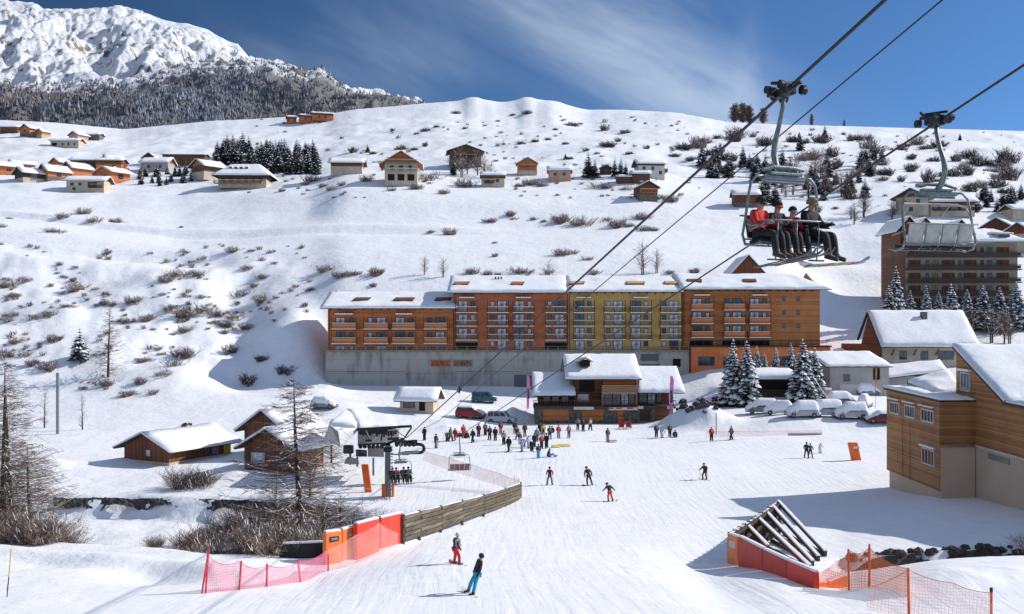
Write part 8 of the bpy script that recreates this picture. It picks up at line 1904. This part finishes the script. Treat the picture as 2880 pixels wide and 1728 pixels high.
# big foreground larches
LA = bare_meshes(71, 14, 200, .42, 19, .08, -.14, .95, .027, 'twig', .6, 1, .045)
LB2 = bare_meshes(72, 14, 120, .31, 15, .14, -.1, .9, .026, 'twig', .5, 1, .040)
def big_(label, px, pt, Y, me, zb=None, wide=1, rz=0):
    p = on(px, Y); bare(label, p, me, (HY-pt)/F*Y-p.z, 14, rz, 'larch', None, wide)
big_('large bare larch with snow lined limbs between the cabins and the station', 848, 1068, 74, LA, rz=.5, wide=1.12)
big_('tall bare larch cut by the left edge of the frame', 8, 1010, 63, LB2, rz=2, wide=1.0)
big_('slimmer bare larch second from the left edge', 36, 1090, 64.5, LB2, rz=4.1, wide=1.05)
big_('low branching larch right of the two edge trees', 92, 1240, 66, LA, rz=1.9, wide=1.0)
big_('bare larch outside the left edge reaching its boughs in', -55, 1060, 66, LA, rz=3.3)
LC = bare_meshes(73, 8, 120, .45, 13, .05, .35, .35, .028, 'twig', .6, 3, .034)
big2 = [(780, 1330, 82, 'leafless tree crown behind the big larch near the cabins'), (930, 1180, 112, 'leafless tree left of the station hood'), (960, 1390, 80, 'leafless tree in the ravine below the station'), (905, 1400, 70, 'wide leafless tree in front of the ravine shadow'), (870, 1290, 90, 'thin leafless tree between larch and station'), (1000, 1430, 74, 'leafless tree leaning at the right end of the ravine')]
for px, pt, Y, lb in big2:
    p = on(px, Y); bare(lb, p, LC, (HY-pt)/F*Y-p.z, 8, rnd.random()*6, 'bare_tree', None, 1.0)
# shrubs along the ravine, in the foreground
FB = [bush_mesh(s, 150, .012, 'twig', 14, .08, 1.9, 1.0) for s in (81, 82)]+[bush_mesh(83, 150, .012, 'twig2', 14, .2, 1.8), bush_mesh(84, 160, .012, 'twig3', 14, .1, 1.8)]
REDB = [bush_mesh(85, 190, .014, pbr('rust_twigs', (.24, .075, .03), (.10, .035, .02), 1.5, .9), 7, .1, .9, 1.0)] if False else None
rf_ = random.Random(15)
def fbush(px, Y, w, kinds, label, group, sy=1.0, dz=0):
    p = on(px, Y, dz); o = link('thicket_bush', rf_.choice(kinds), None, None, loc=p, rot=(0, 0, rf_.random()*6)); o.scale = (w, w, w*sy*rf_.uniform(.85, 1.15)); tag(o, label, 'bush', group)
for k in range(26):
    px = 150+k*26+rf_.uniform(-16, 16); fbush(px, rf_.uniform(61.5, 66), rf_.uniform(1.2, 2.1), FB[:3], 'tangled pale bush along the near rim of the ravine', 'bushes on the near rim of the ravine', 1.0+.35*math.exp(-((px-420)/200)**2))
for k in range(40):
    px = 100+k*25+rf_.uniform(-14, 14); q__ = min(1, max(0, (px-430)/260))
    if q__ == 0 and k % 2: continue
    fbush(min(px, 1060), rf_.uniform(66, 80+6*q__), rf_.uniform(.9, 1.6)+1.25*q__, FB, 'dense brown bush down in the ravine', 'bushes down in the ravine', 1.25)
for k in range(16):
    px = 560+k*27+rf_.uniform(-8, 8); fbush(px, rf_.uniform(57.5, 62), rf_.uniform(1.5, 2.5), FB[2:], 'dark twiggy bush beside the black sheet and pads', 'bushes beside the black sheet', 1.1)
for (px, Y, w, lb) in ((530, 97, 2.6, 'dark bush on the bank below the russet cabins'), (560, 99, 1.6, 'smaller bush beside the one below the cabins')):
    fbush(px, Y, w, FB[3:], lb, None, .9)
for k in range(9):
    fbush(1130+k*6 if False else rf_.uniform(-60, 120), rf_.uniform(58.5, 64), rf_.uniform(1.4, 2.4), FB[:3], 'frosted bush under the larches at the left edge', 'bushes under the left larches', 1.0)
for k in range(13):
    fbush(2760+k*14, rf_.uniform(53.5, 58), rf_.uniform(.8, 1.4), FB[2:3], 'pale dry bush at the right edge behind the ditch', 'dry bushes at the right edge', 1.0)
# stones exposed in the ditch at the right
def stones():
    rr = random.Random(6)
    for k in range(130):
        px = 2385+rr.random()*500; Y = float(np.interp(px, [2300, 2880, 4500], [54.6, 53.0, 50]))+rr.uniform(3.4, 5.1); p = on(px, Y); s = rr.uniform(.12, .34)
        m = MB(); m.ball((0, 0, 0), s, 7, 5, (1.2, 1, .7)); m.v = [tuple(Vector(v)*(1+rr.uniform(-.22, .22))) for v in m.v]
        o = m.build('ditch_stone', 'rock', None, loc=p+Vector((0, 0, s*.25)), rot=(0, 0, rr.random()*6)); tag(o, 'dark stone exposed in the ditch below the shaded snow', 'stone', 'stones in the right ditch')
stones()
# the cut bank of the stream: a ragged dark lip of earth and rock under the snow
def bank():
    rr = random.Random(8); v = []; f = []; n = 0; rows = 5
    cols = list(np.arange(150, 985, 5.0))
    for i, px in enumerate(cols):
        Y = float(np.interp(px, [-1500, 0, 300, 700, 900, 1010], [95.5, 95.5, 95, 91, 87, 84.5])); x = (px-CX)/F*Y
        top = G(x/Y*(Y+.3), Y+.3)-.12; k = .45+.55*float(vnoise(px/60., 3.3, 4)); 
        h = (.35+1.5*float(vnoise(px/45., 1.7, 9))**1.5)*(1.5 if px > 480 else .8)
        for j in range(rows):
            t = j/(rows-1); yy = Y-.5-.9*t-.35*float(vnoise(px/9., j*1.3, 5)); v.append(((px-CX)/F*yy+rr.uniform(-.04, .04), yy, top-h*t+rr.uniform(-.05, .05)))
    for i in range(len(cols)-1):
        for j in range(rows-1): a = i*rows+j; f.append((a, a+rows, a+rows+1, a+1))
    me = bpy.data.meshes.new('stream_bank'); me.from_pydata(v, [], f); me.update()
    tag(link('stream_bank', me, 'rock'), kind='structure')
bank()

# uncountable low growth: tufts on the rough left slope, scrub under the ridge (two masses)
def growth(name, label, spots, kinds, mt):
    rr = random.Random(44); m = MB()
    for px, py, w, sy in spots:
        p = hit(px, py, 120, 600); s = w/F*p.y*.75
        for k in range(34):
            a = rr.random()*6.28; b = p+Vector((rr.uniform(-.5, .5)*s, rr.uniform(-.4, .4)*s, -.05)); e = b+Vector((math.cos(a)*.4*s, math.sin(a)*.4*s, s*sy*rr.uniform(.4, 1)))
            ribbon(m, [b, b.lerp(e, .6)+Vector((0, 0, .08*s)), e], s*.07, s*.02, rr)
            f = b.lerp(e, .6); ribbon(m, [f, f+Vector((rr.uniform(-1, 1), rr.uniform(-1, 1), rr.uniform(-.1, .7)))*s*.3], s*.045, s*.02, rr)
    tag(link(name, rawmesh(m, name, mt), None), label, 'undergrowth', kind='stuff')
ru = random.Random(31); sp_ = []
while len(sp_) < 230:
    px = ru.uniform(0, 880); py = ru.uniform(690, 1120)
    if (px > 560 and py > 930) or (px > 420 and py > 1060): continue
    if vnoise(px/90., py/45., 8) < .52: continue
    sp_.append((px, py, ru.uniform(8, 24), ru.uniform(.5, 1.1)))
growth('grass_tufts', 'dry twigs and grass tufts sticking out of the rough left slope', sp_, None, 'twig')
sp_ = []
while len(sp_) < 260:
    px = ru.uniform(700, 2860); py = ru.uniform(330, 560)
    if py < 312+max(0, (px-1400))*.045: continue
    if vnoise(px/80., py/30., 5) < .5: continue
    sp_.append((px, py, ru.uniform(5, 17), ru.uniform(.5, 1.0)))
growth('ridge_scrub', 'fine dark scrub speckling the hillside under the ridge', sp_, None, 'twig3')
